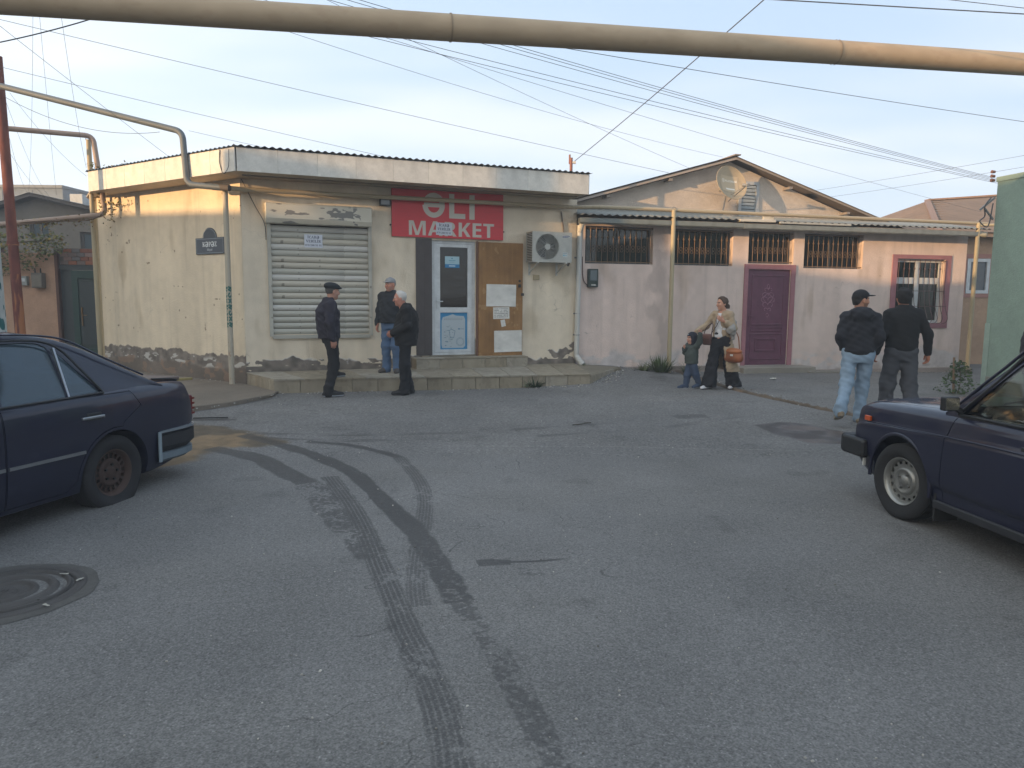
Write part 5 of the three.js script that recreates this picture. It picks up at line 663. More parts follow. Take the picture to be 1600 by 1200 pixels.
// ---------------------------------------------------------------- cars (local x forward from the rear axle, y up, z to the right)
const ev = new Evaluator(); ev.attributes = ['position', 'normal']; ev.useGroups = false;
const strip2 = g => { const q = g.index ? g.toNonIndexed() : g.clone(); for (const k of Object.keys(q.attributes)) if (k !== 'position' && k !== 'normal') q.deleteAttribute(k); return q; };
const brush = g => { const b = new Brush(strip2(g)); b.updateMatrixWorld(); return b; };
const csg = (a, b, op) => { const r = ev.evaluate(a.isMesh ? a : brush(a), b.isMesh ? b : brush(b), op); r.updateMatrixWorld(); return r; };
const curve1 = T => x => { if (x <= T[0][0]) return T[0][1]; for (let i = 0; i + 1 < T.length; i++) if (x <= T[i + 1][0]) { const [x0, y0] = T[i], [x1, y1] = T[i + 1], m = (j) => j <= 0 || j >= T.length - 1 ? (j <= 0 ? (T[1][1] - T[0][1]) / (T[1][0] - T[0][0]) : (T[T.length - 1][1] - T[T.length - 2][1]) / (T[T.length - 1][0] - T[T.length - 2][0])) : (T[j + 1][1] - T[j - 1][1]) / (T[j + 1][0] - T[j - 1][0]); const h = x1 - x0, t = (x - x0) / h, t2 = t * t, t3 = t2 * t; return (2 * t3 - 3 * t2 + 1) * y0 + (t3 - 2 * t2 + t) * h * m(i) + (-2 * t3 + 3 * t2) * y1 + (t3 - t2) * h * m(i + 1); } return T[T.length - 1][1]; };
function loft(xs, section, crease = 0.7) { // section(x): half outline [z,y] from bottom centre to top centre
  const rings = xs.map(x => { const h = section(x), r = h.map(([z, y]) => [x, y, z]); for (let i = h.length - 2; i > 0; i--) r.push([x, h[i][1], -h[i][0]]); return r; });
  const n = rings[0].length, P = []; const tri = (a, b, c) => P.push(...a, ...b, ...c);
  for (let k = 0; k + 1 < rings.length; k++) for (let i = 0; i < n; i++) { const a = rings[k][i], b = rings[k][(i + 1) % n], c = rings[k + 1][(i + 1) % n], d = rings[k + 1][i]; tri(a, b, c); tri(a, c, d); }
  for (const [r, f] of [[rings[0], 0], [rings[rings.length - 1], 1]]) { const c = [r[0][0], r.reduce((s, p) => s + p[1], 0) / n, 0]; for (let i = 0; i < n; i++) { const a = r[i], b = r[(i + 1) % n]; f ? tri(c, a, b) : tri(c, b, a); } }
  const g = new THREE.BufferGeometry(); g.setAttribute('position', new THREE.Float32BufferAttribute(P, 3));
  // check winding: outward
  g.computeVertexNormals(); const p = g.attributes.position, nn = g.attributes.normal; let s = 0; for (let i = 0; i < p.count; i++) s += nn.getZ(i) * p.getZ(i); if (s < 0) { for (let i = 0; i < p.count; i += 3) for (const m of ['X', 'Y', 'Z']) { const a = p['get' + m](i); p['set' + m](i, p['get' + m](i + 2)); p['set' + m](i + 2, a); } }
  return toCreasedNormals(g, crease);
}
const smoothOutline = (pts, n, tension = 0.5) => new THREE.CatmullRomCurve3(pts.map(([z, y]) => new THREE.Vector3(z, y, 0)), false, 'catmullrom', tension).getPoints(n).map(p => [Math.max(0, p.x), p.y]);
const range = (a, b, n) => Array.from({ length: n + 1 }, (_, i) => lerp(a, b, i / n));
function sidePrism(pts, side, z0, z1) { // outline in (x,y) pushed through one side of the car
  const g = new THREE.ExtrudeGeometry(poly(pts), { depth: z1 - z0, bevelEnabled: false, curveSegments: 24 }); g.translate(0, 0, side > 0 ? z0 : -z1); return strip2(g);
}
const grow = (pts, d) => { const c = pts.reduce((s, p) => [s[0] + p[0] / pts.length, s[1] + p[1] / pts.length], [0, 0]); const n = pts.length, out = []; let A = 0; for (let i = 0; i < n; i++) A += pts[i][0] * pts[(i + 1) % n][1] - pts[(i + 1) % n][0] * pts[i][1]; const s = A > 0 ? 1 : -1; for (let i = 0; i < n; i++) { const a = pts[(i + n - 1) % n], b = pts[i], e = pts[(i + 1) % n]; let n1 = [b[1] - a[1], a[0] - b[0]], n2 = [e[1] - b[1], b[0] - e[0]]; const l1 = Math.hypot(...n1), l2 = Math.hypot(...n2); n1 = n1.map(v => v / l1); n2 = n2.map(v => v / l2); const m = [n1[0] + n2[0], n1[1] + n2[1]], k = Math.max(0.35, (m[0] * n1[0] + m[1] * n1[1])); out.push([b[0] + s * d * m[0] / k, b[1] + s * d * m[1] / k]); } return out; };
const arc = (cx, cy, r, a0, a1, n) => Array.from({ length: n + 1 }, (_, i) => { const a = lerp(a0, a1, i / n); return [cx + r * Math.cos(a), cy + r * Math.sin(a)]; });
function tyreGeo(R, W, rimR, flat = 0) {
  const h = W / 2, P = [[rimR, -h * 0.72], [rimR + 0.02, -h * 0.92], [lerp(rimR, R, 0.5), -h * 1.06], [R - 0.03, -h * 1.0], [R - 0.008, -h * 0.84], [R, -h * 0.7]];
  for (const k of [-0.5, -0.25, 0, 0.25, 0.5]) { P.push([R, h * (k - 0.09)], [R - 0.008, h * (k - 0.05)], [R - 0.008, h * (k + 0.05)], [R, h * (k + 0.09)]); }
  P.push(...P.slice(0, 6).reverse().map(([r, y]) => [r, -y]));
  const g = new THREE.LatheGeometry(P.map(p => new THREE.Vector2(...p)), 72); g.rotateX(Math.PI / 2);
  const p = g.attributes.position; if (flat) for (let i = 0; i < p.count; i++) { const y = p.getY(i), lim = -R + flat; if (y < lim + 0.09) { const t = clamp((lim + 0.09 - y) / 0.14); p.setZ(i, p.getZ(i) * (1 + 0.32 * t)); if (y < lim) { p.setY(i, lim + 0.012 * (hash(i, 3) - 0.5) * 0); p.setX(i, p.getX(i) * (1 + 0.10 * t)); } } }
  g.computeVertexNormals(); return g;
}
function wheel(parent, x, y, z, side, R, W, rimR, style, flat, turn = 0) {
  const t = part('wheel', tyreGeo(R, W, rimR, flat), mat(style === 'rust' ? 0x27272a : 0x232325, { roughness: 0.92, map: grimeS, bumpMap: bumpS, bumpScale: 0.002 }), parent, [x, y, z], [0, turn, 0]);
  const s = side, rm = style === 'rust' ? mat(0x4a3a34, { roughness: 0.8, map: grimeS, metalness: 0.2 }) : mat(0x9a9a96, { roughness: 0.42, metalness: 0.75, map: grimeS });
  const hz = W / 2 * 0.78; // rim lip
  const lip = new THREE.LatheGeometry([[rimR * 0.80, -hz * 0.9], [rimR * 0.86, 0], [rimR * 0.90, hz * 0.7], [rimR * 0.99, hz * 0.86], [rimR * 1.03, hz], [rimR * 1.01, hz * 1.04], [rimR * 0.97, hz * 0.96]].map(p => new THREE.Vector2(...p)), 48); lip.rotateX(Math.PI / 2); if (s < 0) lip.rotateY(Math.PI);
  part('rim', lip, new THREE.MeshStandardMaterial({ ...{}, color: rm.color, roughness: rm.roughness, metalness: rm.metalness, side: THREE.DoubleSide }), t);
  const sh_ = new THREE.Shape(); sh_.absarc(0, 0, rimR * 0.90, 0, Math.PI * 2); const n = style === 'rust' ? 18 : 16;
  for (let i = 0; i < n; i++) { const a = i / n * Math.PI * 2, h = new THREE.Path(), r0 = rimR * (style === 'rust' ? 0.62 : 0.74), r1 = rimR * (style === 'rust' ? 0.84 : 0.85), da = Math.PI / n * (style === 'rust' ? 0.55 : 0.5); h.moveTo(r0 * Math.cos(a - da), r0 * Math.sin(a - da)); h.lineTo(r1 * Math.cos(a - da), r1 * Math.sin(a - da)); h.lineTo(r1 * Math.cos(a + da), r1 * Math.sin(a + da)); h.lineTo(r0 * Math.cos(a + da), r0 * Math.sin(a + da)); sh_.holes.push(h); }
  const dg = new THREE.ExtrudeGeometry(sh_, { depth: 0.006, bevelEnabled: false, curveSegments: 32 }); if (s < 0) dg.rotateY(Math.PI); dg.translate(0, 0, s * hz * 0.35);
  part('rim_disc', dg, rm, t); part('backing', new THREE.CylinderGeometry(rimR * 0.85, rimR * 0.85, 0.01, 32).rotateX(Math.PI / 2).translate(0, 0, -s * hz * 0.3), M.black, t);
  const dish = new THREE.LatheGeometry([[0.001, 0.030], [rimR * 0.16, 0.030], [rimR * 0.22, 0.018], [rimR * 0.36, 0.010], [rimR * 0.46, 0.024], [rimR * 0.56, 0.022], [rimR * 0.62, 0.004]].map(p => new THREE.Vector2(...p)), 40); dish.rotateX(Math.PI / 2); if (s < 0) dish.rotateY(Math.PI); dish.translate(0, 0, s * hz * 0.36); part('hub', dish, rm, t);
  for (let i = 0; i < (style === 'rust' ? 5 : 4); i++) { const a = i / (style === 'rust' ? 5 : 4) * 6.283 + 0.5; part('bolt', cyl([rimR * 0.34 * Math.cos(a), rimR * 0.34 * Math.sin(a), s * hz * 0.36], [rimR * 0.34 * Math.cos(a), rimR * 0.34 * Math.sin(a), s * (hz * 0.36 + 0.03)], 0.011, 0.010, 6), style === 'rust' ? M.dark : M.steel, t); }
  return t;
}
const carPaint = (c, seed, dirt) => new THREE.MeshPhysicalMaterial({ color: 0xffffff, roughness: 0.55, specularIntensity: 0.5, clearcoat: 0.7, clearcoatRoughness: 0.07, map: tex(512, 256, (u, v) => { const n = fbm(u * 10, v * 7, 4, seed), d = sm(0.5, 0.8, fbm(u * 5, v * 9, 4, seed + 5)) * dirt, f = sm(0.74, 0.80, fbm(u * 40, v * 26, 3, seed + 7)) * dirt; return c.map((a, i) => lerp(lerp(a * (0.9 + 0.2 * n), [98, 92, 88][i], d * 0.35), [120, 110, 104][i], f * 0.5)); }, { rep: [0.22, 0.6] }) });
const carUV = g => uvM(g);
const seat = (x, y, z) => { const b = new RoundedBoxGeometry(0.14, 0.62, 0.5, 3, 0.05); b.rotateZ(-0.18); b.translate(x - 0.1, y + 0.45, z); const s = new RoundedBoxGeometry(0.5, 0.16, 0.5, 3, 0.05); s.translate(x + 0.14, y + 0.08, z); const h = new RoundedBoxGeometry(0.1, 0.18, 0.28, 3, 0.04); h.translate(x - 0.17, y + 0.86, z); return mg([b, s, h]); };

function buildCar(o, C) {
  const { body, cabin, cabinIn, arches, paint, glassM } = C;
  let B = brush(loft(range(body.x0, body.x1, 42).concat([]).map((x, i, a) => x), body.section, 0.55));
  for (const [ax, ay, ar] of arches) for (const s of [-1, 1]) { const c = new THREE.CylinderGeometry(ar, ar, 0.42, 48); c.rotateX(Math.PI / 2); c.translate(ax, ay, s * (body.W - 0.17)); B = csg(B, c, SUBTRACTION); const bxg = new THREE.BoxGeometry(ar * 2 - 0.004, 0.5, 0.42); bxg.translate(ax, ay - 0.25, s * (body.W - 0.17)); B = csg(B, bxg, SUBTRACTION); }
  { const c = new THREE.BoxGeometry(C.well[1] - C.well[0], 0.8, body.W * 2 - 0.22); c.translate((C.well[0] + C.well[1]) / 2, C.well[2] + 0.4, 0); B = csg(B, c, SUBTRACTION); } // room for the seats
  const doors = [];
  for (const d of C.doors) for (const s of [-1, 1]) {
    const pr = sidePrism(d.outline, s, body.W - 0.10, body.W + 0.3), dd = csg(B, pr, INTERSECTION); doors.push([d, s, dd.geometry]);
    B = csg(B, sidePrism(grow(d.outline, 0.006), s, body.W - 0.10, body.W + 0.3), SUBTRACTION);
  }
  for (const cut of C.cuts || []) B = csg(B, cut, SUBTRACTION);
  part('body', carUV(B.geometry), paint, o);
  const DO = []; for (const [d, s, g] of doors) { const m = part('door', carUV(g), paint, o); m.userData.side = undefined; delete m.userData.side; DO.push([d, s, m]); }
  // cabin: a shell with window openings and glass set in them
  const G = brush(loft(range(cabin.x0, cabin.x1, 26), cabin.section, 0.6)), Gi = brush(loft(range(cabin.x0 + 0.06, cabin.x1 - 0.06, 26), cabinIn, 0.6));
  let S = csg(G, Gi, SUBTRACTION); const shellGlass = csg(brush(loft(range(cabin.x0 + 0.012, cabin.x1 - 0.012, 26), C.glassOut, 0.6)), brush(loft(range(cabin.x0 + 0.022, cabin.x1 - 0.022, 26), C.glassIn, 0.6)), SUBTRACTION);
  const panes = [];
  for (const w of C.windows) { const ps = w.front ? [w.front] : [sidePrism(w.outline, 1, 0.2, 1.2), sidePrism(w.outline, -1, 0.2, 1.2)]; for (const p of ps) { S = csg(S, p, SUBTRACTION); panes.push([w, csg(shellGlass, p, INTERSECTION).geometry]); } }
  part('cabin', carUV(S.geometry), paint, o);
  for (const [w, g] of panes) if (g.attributes.position.count > 2) part(w.name, carUV(g), glassM, o);
  return DO;
}
{ // ---- dark blue saloon with a flat rear tyre, left
  const o = thing('parked_saloon', 'dusty dark blue saloon car with a flat rear tyre and rusty steel wheels', 'car', [-3.96, -0.122, -5.90], -104.4 * Math.PI / 180);
  o.rotation.order = 'YXZ';
  const paint = carPaint([14, 19, 42], 1101, 0.16), W = 0.87;
  const yb = curve1([[-1.04, 0.80], [-0.97, 0.875], [-0.8, 0.90], [-0.2, 0.915], [0.8, 0.905], [1.8, 0.885], [2.6, 0.84], [3.4, 0.74], [3.62, 0.66]]), yt = curve1([[-1.04, 0.84], [-0.97, 0.935], [-0.8, 0.96], [-0.3, 0.975], [0.8, 0.96], [1.9, 0.955], [2.6, 0.915], [3.4, 0.81], [3.62, 0.72]]), wd = curve1([[-1.04, 0.77], [-0.93, 0.82], [-0.6, 0.855], [0.4, W], [2.4, 0.868], [3.1, 0.845], [3.5, 0.80], [3.62, 0.74]]), ys = curve1([[-1.04, 0.34], [-0.85, 0.26], [-0.4, 0.19], [3.0, 0.19], [3.62, 0.28]]);
  const section = x => { const w = wd(x), b = yb(x), t = yt(x), s = ys(x); return smoothOutline([[0, s], [w * 0.6, s], [w * 0.90, s + 0.012], [w * 0.955, s + 0.06], [w * 0.985, s + 0.2], [w * 1.0, lerp(s, b, 0.55)], [w * 0.995, lerp(s, b, 0.82)], [w * 0.975, b - 0.03], [w * 0.94, b + (t - b) * 0.25], [w * 0.86, b + (t - b) * 0.75], [w * 0.6, t - 0.004], [0, t + 0.012]], 30); };
  const ct = curve1([[-0.62, 0.94], [-0.36, 1.075], [-0.1, 1.225], [0.16, 1.345], [0.40, 1.395], [0.75, 1.41], [1.1, 1.395], [1.35, 1.35], [1.65, 1.22], [1.95, 1.06], [2.2, 0.94]]);
  const mkC = (d) => x => { const t = ct(x) - d, w0 = lerp(0.80, 0.83, sm(-0.6, 0.4, x)) - d - 0.06 * sm(1.6, 2.2, x), k = clamp((t - 0.93) / 0.45), wt = lerp(w0, 0.575, k); return smoothOutline([[0, 0.86], [w0 * 0.7, 0.86], [w0, 0.865], [lerp(w0, wt, 0.5) + 0.008, lerp(0.87, t, 0.5)], [wt + 0.004, t - Math.min(0.05, k * 0.05 + 0.004)], [wt * 0.90, t - Math.min(0.012, k * 0.012 + 0.001)], [wt * 0.5, t + 0.012], [0, t + 0.018]], 26); };
  const roundWin = pts => pts;
  const wb = new THREE.BoxGeometry(0.9, 0.36, 1.16); wb.rotateZ(0); wb.translate(-0.42, 1.155, 0); // rear screen cut
  const wf = new THREE.BoxGeometry(0.62, 0.34, 1.20); wf.translate(1.80, 1.135, 0);
  const rearDoor = [[0.93, 0.24], [0.93, 0.91], [-0.22, 0.918], [-0.30, 0.80], [-0.12, 0.70], ...arc(-0.03, 0.275, 0.385, 1.72, 0.10, 12).map(p => p), [0.44, 0.24]];
  const DO = buildCar(o, { body: { x0: -1.04, x1: 3.62, section, W }, cabin: { x0: -0.62, x1: 2.2, section: mkC(0) }, cabinIn: mkC(0.05), glassOut: mkC(0.012), glassIn: mkC(0.018), arches: [[-0.03, 0.285, 0.348], [2.8, 0.30, 0.36]], paint, well: [-0.1, 1.75, 0.42],
    glassM: new THREE.MeshPhysicalMaterial({ color: 0x9db4c2, transmission: 0.9, thickness: 0, roughness: 0.06 }),
    doors: [{ id: 'rear', outline: rearDoor }, { id: 'front', outline: [[0.945, 0.24], [0.945, 0.908], [1.98, 0.885], [2.16, 0.72], [2.22, 0.45], [2.16, 0.24]] }],
    windows: [{ name: 'quarter_window', outline: [[0.06, 0.945], [0.345, 0.937], [0.315, 1.285], [0.285, 1.262]] }, { name: 'side_window', outline: [[0.375, 0.937], [0.90, 0.925], [0.86, 1.335], [0.50, 1.337], [0.40, 1.325], [0.345, 1.295]] }, { name: 'side_window', outline: [[0.965, 0.925], [1.86, 0.915], [1.45, 1.26], [1.25, 1.32], [0.93, 1.335]] }, { name: 'rear_screen', front: wb }, { name: 'windscreen', front: wf }],
    cuts: [bx(-0.99, 0.92, -0.705, -0.66, 1.2, -0.699), bx(-0.99, 0.92, 0.699, -0.66, 1.2, 0.705), bx(-1.1, 0.62, -0.66, -1.03, 0.625, 0.66)].map(strip2) });
  const chrome = mat(0xa9adb2, { metalness: 0.85, roughness: 0.3, map: grimeS }), trim = mat(0x1d1e22, { roughness: 0.6 });
  for (const [d, s, m] of DO) { const hx = d.id === 'rear' ? 0.10 : 1.12; part('handle', mg([bx(hx, 0.755, s > 0 ? 0.862 : -0.886, hx + 0.21, 0.777, s > 0 ? 0.886 : -0.862, 0.008)]), chrome, m); part('handle_recess', mg([bx(hx + 0.02, 0.74, s > 0 ? 0.855 : -0.869, hx + 0.16, 0.80, s > 0 ? 0.869 : -0.855, 0.006)]), trim, m);
    const x0 = d.id === 'rear' ? 0.29 : 0.95, x1 = d.id === 'rear' ? 0.925 : 2.17; part('chrome_strip', mg([bar([x0, 0.515, s * 0.872], [x1, 0.515, s * 0.875], 0.012, 0.022)]), chrome, m); part('window_divider', d.id === 'rear' ? mg([bar([0.36, 0.93, s * 0.812], [0.328, 1.29, s * 0.655], 0.014, 0.022)]) : mg([bar([1.88, 0.925, s * 0.79], [1.48, 1.265, s * 0.664], 0.012, 0.012)]), d.id === 'rear' ? chrome : trim, m); }
  for (const s of [-1, 1]) { part('window_seal', mg([tube([[0.04, 0.937, s * 0.818], [0.4, 0.93, s * 0.826], [1.0, 0.922, s * 0.826], [1.9, 0.91, s * 0.80]], 0.009, 30, 6), tube([[0.04, 0.937, s * 0.818], [0.16, 1.12, s * 0.735], [0.28, 1.285, s * 0.656], [0.38, 1.335, s * 0.628], [0.52, 1.353, s * 0.616], [0.9, 1.353, s * 0.614], [1.25, 1.333, s * 0.626], [1.46, 1.275, s * 0.658], [1.9, 0.91, s * 0.80]], 0.009, 50, 6)]), trim, o); part('roof_gutter', tube([[-0.42, 1.035, s * 0.785], [-0.1, 1.195, s * 0.70], [0.18, 1.345, s * 0.612], [0.43, 1.386, s * 0.590], [0.9, 1.393, s * 0.583], [1.3, 1.353, s * 0.60], [1.9, 1.05, s * 0.74]], 0.008, 50, 6), paint, o); }
  // rear bumper wrapping round the corners, tail lamps
  const bump = (y0, y1, out, m, name) => { const pth = [[-0.50, W + out * 0.5], [-0.80, 0.865 + out * 0.7], [-1.0, 0.80 + out], [-1.10 - out, 0.66], [-1.13 - out, 0.0], [-1.10 - out, -0.66], [-1.0, -0.80 - out], [-0.80, -0.865 - out * 0.7], [-0.50, -W - out * 0.5]]; const c = new THREE.CatmullRomCurve3(pth.map(([x, z]) => new THREE.Vector3(x, 0, z)), false, 'centripetal').getPoints(64); const P = []; const put = (a, b, c_, d) => P.push(...a, ...b, ...c_, ...a, ...c_, ...d); for (let i = 0; i + 1 < c.length; i++) { const a = c[i], b = c[i + 1], sc = (p, k) => [p.x * 1 + (p.x < -0.9 ? (1 - k) * 0.06 : 0), 0, p.z * lerp(0.93, 1, k)]; const f = (p, y, k) => { const q = sc(p, k); return [q[0], y, q[2]]; }; put(f(a, y0, 0.4), f(b, y0, 0.4), f(b, lerp(y0, y1, 0.3), 1), f(a, lerp(y0, y1, 0.3), 1)); put(f(a, lerp(y0, y1, 0.3), 1), f(b, lerp(y0, y1, 0.3), 1), f(b, lerp(y0, y1, 0.9), 1), f(a, lerp(y0, y1, 0.9), 1)); put(f(a, lerp(y0, y1, 0.9), 1), f(b, lerp(y0, y1, 0.9), 1), f(b, y1, 0.0), f(a, y1, 0.0)); } const g = new THREE.BufferGeometry(); g.setAttribute('position', new THREE.Float32BufferAttribute(P, 3)); g.computeVertexNormals(); return part(name, carUV(toCreasedNormals(g, 0.6)), m, o); };
  bump(0.36, 0.52, 0.012, mat(0x202127, { roughness: 0.7, map: grimeS, side: THREE.DoubleSide }), 'rear_bumper'); bump(0.522, 0.545, 0.016, mat(0x8e979f, { roughness: 0.4, metalness: 0.6, side: THREE.DoubleSide }), 'bumper_chrome'); bump(0.27, 0.357, -0.012, mat(0x707d86, { roughness: 0.7, map: grimeS, side: THREE.DoubleSide }), 'bumper_skirt');
  for (const s of [-1, 1]) part('bumper_end', bx(-0.505, 0.28, s > 0 ? 0.862 : -0.882, -0.475, 0.54, s > 0 ? 0.882 : -0.862, 0.006), mat(0x7f8c94, { roughness: 0.5 }), o);
  for (const s of [-1, 1]) { const l = part('tail_lamp', bx(-1.048, 0.60, s > 0 ? 0.40 : -0.778, -0.91, 0.80, s > 0 ? 0.778 : -0.40, 0.02), mat(0x5c1216, { roughness: 0.3 }), o); for (let i = 0; i < 4; i++) part('lens_rib', bx(-1.058, 0.622 + i * 0.045, s > 0 ? 0.42 : -0.783, -0.92, 0.64 + i * 0.045, s > 0 ? 0.783 : -0.42), mat(0x641517, { roughness: 0.35 }), l); }
  { const g = new RoundedBoxGeometry(0.40, 0.03, 1.38, 3, 0.012, 6), p = g.attributes.position; for (let i = 0; i < p.count; i++) { const x = p.getX(i), z = p.getZ(i); p.setY(i, p.getY(i) + 0.012 * (1 - (z / 0.69) ** 2) - (x < -0.1 ? (x + 0.1) ** 2 * 2.2 : 0) - 0.01 * x); } g.computeVertexNormals(); part('boot_lid', uvM(g), mat(0x6b5c54, { roughness: 0.7, map: grimeS }), o, [-0.80, 0.958, 0]); }
  part('boot_lid_edge', tube([[-0.62, 0.978, -0.70], [-0.88, 0.955, -0.70], [-0.98, 0.935, -0.66], [-1.0, 0.93, 0], [-0.98, 0.935, 0.66], [-0.88, 0.955, 0.70], [-0.62, 0.978, 0.70]], 0.007, 60, 6), trim, o);
  for (const s of [-1, 1]) { part('headlamp', bx(3.5, 0.55, s > 0 ? 0.42 : -0.76, 3.63, 0.72, s > 0 ? 0.76 : -0.42, 0.02), mat(0xb8bcc0, { roughness: 0.2 }), o); part('mirror', new RoundedBoxGeometry(0.12, 0.13, 0.2, 3, 0.03).translate(1.78, 0.985, s * 0.93), paint, o); }
  part('front_bumper', new RoundedBoxGeometry(0.2, 0.2, 1.66, 3, 0.04).translate(3.66, 0.43, 0), trim, o); part('grille', bx(3.55, 0.50, -0.3, 3.645, 0.74, 0.3, 0.02), chrome, o);
  wheel(o, -0.03, 0.236, -0.75, -1, 0.298, 0.185, 0.182, 'rust', 0.062); wheel(o, -0.03, 0.236, 0.75, 1, 0.298, 0.185, 0.182, 'rust', 0.062); wheel(o, 2.8, 0.30, -0.75, -1, 0.317, 0.195, 0.195, 'rust', 0.018); wheel(o, 2.8, 0.30, 0.75, 1, 0.317, 0.195, 0.195, 'rust', 0.018);
  for (const [x, z] of [[0.35, -0.38], [0.35, 0.38], [1.25, -0.38], [1.25, 0.38]]) part('seat', seat(x, 0.34, z), mat(0x2a2b30, { roughness: 0.95 }), o);
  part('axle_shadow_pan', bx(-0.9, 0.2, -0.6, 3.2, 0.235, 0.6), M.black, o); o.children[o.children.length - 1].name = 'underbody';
  for (const c of o.children) if (c.name !== 'wheel') { c.position.y -= 0.052; c.rotation.z = 0.014; } // the body sags onto its flat tyres
  single('wooden_slat', bx(-0.35, -0.012, -0.02, 0.0, 0.012, 0.02, 0.004), mat(0x9a8a5c, { map: grimeS }), 'short yellowish wooden slat sticking out from the open saloon boot', 'plank', [-3.13, 0.71, -7.15], -104.4 * Math.PI / 180 + 2.6);
}
{ // ---- boxy dark blue saloon, right
  const o = thing('parked_saloon', 'boxy navy blue saloon with silver steel wheels and orange side lamp', 'car', [4.02, -0.124, -3.15], 97.4 * Math.PI / 180);
  const paint = carPaint([10, 14, 42], 1201, 0.08), W = 0.81;
  const yb = curve1([[-1.06, 0.83], [-0.95, 0.87], [0, 0.885], [1.2, 0.875], [1.75, 0.865], [2.4, 0.835], [2.95, 0.80], [3.03, 0.775]]), yt = curve1([[-1.06, 0.86], [-0.95, 0.91], [0, 0.93], [1.2, 0.925], [1.75, 0.92], [2.4, 0.892], [2.95, 0.85], [3.03, 0.80]]), wd = curve1([[-1.06, 0.76], [-0.95, 0.78], [0, 0.805], [1.0, W], [2.2, 0.806], [2.9, 0.785], [3.03, 0.765]]), ys = curve1([[-1.06, 0.32], [-0.7, 0.24], [0, 0.19], [2.6, 0.19], [2.9, 0.24], [3.03, 0.30]]);
  const section = x => { const w = wd(x), b = yb(x), t = yt(x), s = ys(x); return smoothOutline([[0, s], [w * 0.7, s], [w * 0.90, s + 0.01], [w * 0.955, s + 0.07], [w * 0.965, s + 0.15], [w * 0.992, s + 0.19], [w * 1.0, lerp(s, b, 0.55)], [w * 0.992, b - 0.155], [w * 0.975, b - 0.135], [w * 0.955, b - 0.04], [w * 0.93, b - 0.006], [w * 0.87, b + (t - b) * 0.4], [w * 0.6, t - 0.004], [0, t + 0.008]], 42, 0.35); };
  const ct = curve1([[-0.450, 0.88], [-0.230, 1.08], [-0.010, 1.28], [0.150, 1.375], [0.420, 1.40], [0.820, 1.41], [1.27, 1.405], [1.46, 1.375], [1.61, 1.25], [1.81, 1.07], [2.03, 0.88]]);
  const mkC = (d) => x => { const t = ct(x) - d, w0 = 0.755 - d - 0.02 * sm(1.37, 1.97, x), k = clamp((t - 0.88) / 0.5), wt = lerp(w0, 0.605 - d * 0.5, k); return smoothOutline([[0, 0.82], [w0 * 0.7, 0.82], [w0, 0.825], [lerp(w0, wt, 0.5) + 0.006, lerp(0.84, t, 0.5)], [wt + 0.006, t - Math.min(0.045, k * 0.045 + 0.004)], [wt * 0.93, t - Math.min(0.008, k * 0.01 + 0.001)], [wt * 0.5, t + 0.008], [0, t + 0.012]], 26, 0.4); };
  const wb = new THREE.BoxGeometry(0.62, 0.36, 1.10); wb.translate(-0.25, 1.12, 0); const wf = new THREE.BoxGeometry(0.62, 0.37, 1.16); wf.translate(1.72, 1.115, 0);
  const DO = buildCar(o, { body: { x0: -1.06, x1: 3.03, section, W }, cabin: { x0: -0.45, x1: 2.03, section: mkC(0) }, cabinIn: mkC(0.045), glassOut: mkC(0.012), glassIn: mkC(0.018), arches: [[0, 0.29, 0.335], [2.424, 0.29, 0.345]], paint, well: [-0.1, 1.72, 0.40],
    glassM: new THREE.MeshPhysicalMaterial({ color: 0xe6e8e2, transmission: 1, thickness: 0, roughness: 0.03 }),
    doors: [{ id: 'front', outline: [[1.03, 0.235], [1.03, 0.872], [1.90, 0.858], [1.95, 0.70], [1.965, 0.40], [1.95, 0.235]] }, { id: 'rear', outline: [[1.015, 0.235], [1.015, 0.872], [0.18, 0.874], [0.13, 0.72], [0.22, 0.645], [0.34, 0.52], [0.40, 0.235]] }],
    windows: [{ name: 'side_window', outline: [[1.060, 0.895], [1.89, 0.885], [1.45, 1.328], [1.060, 1.335]] }, { name: 'side_window', outline: [[1.005, 0.895], [0.190, 0.90], [0.290, 1.27], [0.370, 1.325], [1.005, 1.335]] }, { name: 'rear_screen', front: wb }, { name: 'windscreen', front: wf }],
    cuts: [bx(2.04, 0.80, -0.668, 2.95, 1.2, -0.663), bx(2.04, 0.80, 0.663, 2.95, 1.2, 0.668), bx(2.038, 0.86, -0.668, 2.043, 1.2, 0.668)].map(strip2) });
  const trim = mat(0x17181b, { roughness: 0.55, map: grimeS }), chrome = mat(0xb4b6b8, { metalness: 0.85, roughness: 0.28 });
  for (const [d, s, m] of DO) { const hx = d.id === 'rear' ? 0.28 : 1.12; part('handle', bx(hx, 0.755, s > 0 ? 0.795 : -0.822, hx + 0.17, 0.782, s > 0 ? 0.822 : -0.795, 0.008), trim, m); }
  for (const s of [-1, 1]) {
    part('window_seal', mg([tube([[0.190, 0.895, s * 0.752], [1.070, 0.887, s * 0.757], [1.890, 0.878, s * 0.745]], 0.011, 20, 6), tube([[1.910, 0.878, s * 0.742], [1.68, 1.12, s * 0.675], [1.47, 1.34, s * 0.617], [1.25, 1.365, s * 0.610], [0.570, 1.365, s * 0.608], [0.290, 1.32, s * 0.618]], 0.012, 40, 6), bar([1.032, 0.89, s * 0.757], [1.032, 1.345, s * 0.615], 0.02, 0.05)]), trim, o);
    part('roof_gutter', tube([[1.970, 0.91, s * 0.735], [1.665, 1.215, s * 0.645], [1.46, 1.39, s * 0.60], [1.2, 1.412, s * 0.588], [0.370, 1.395, s * 0.59], [0.120, 1.36, s * 0.6]], 0.010, 40, 6), paint, o);
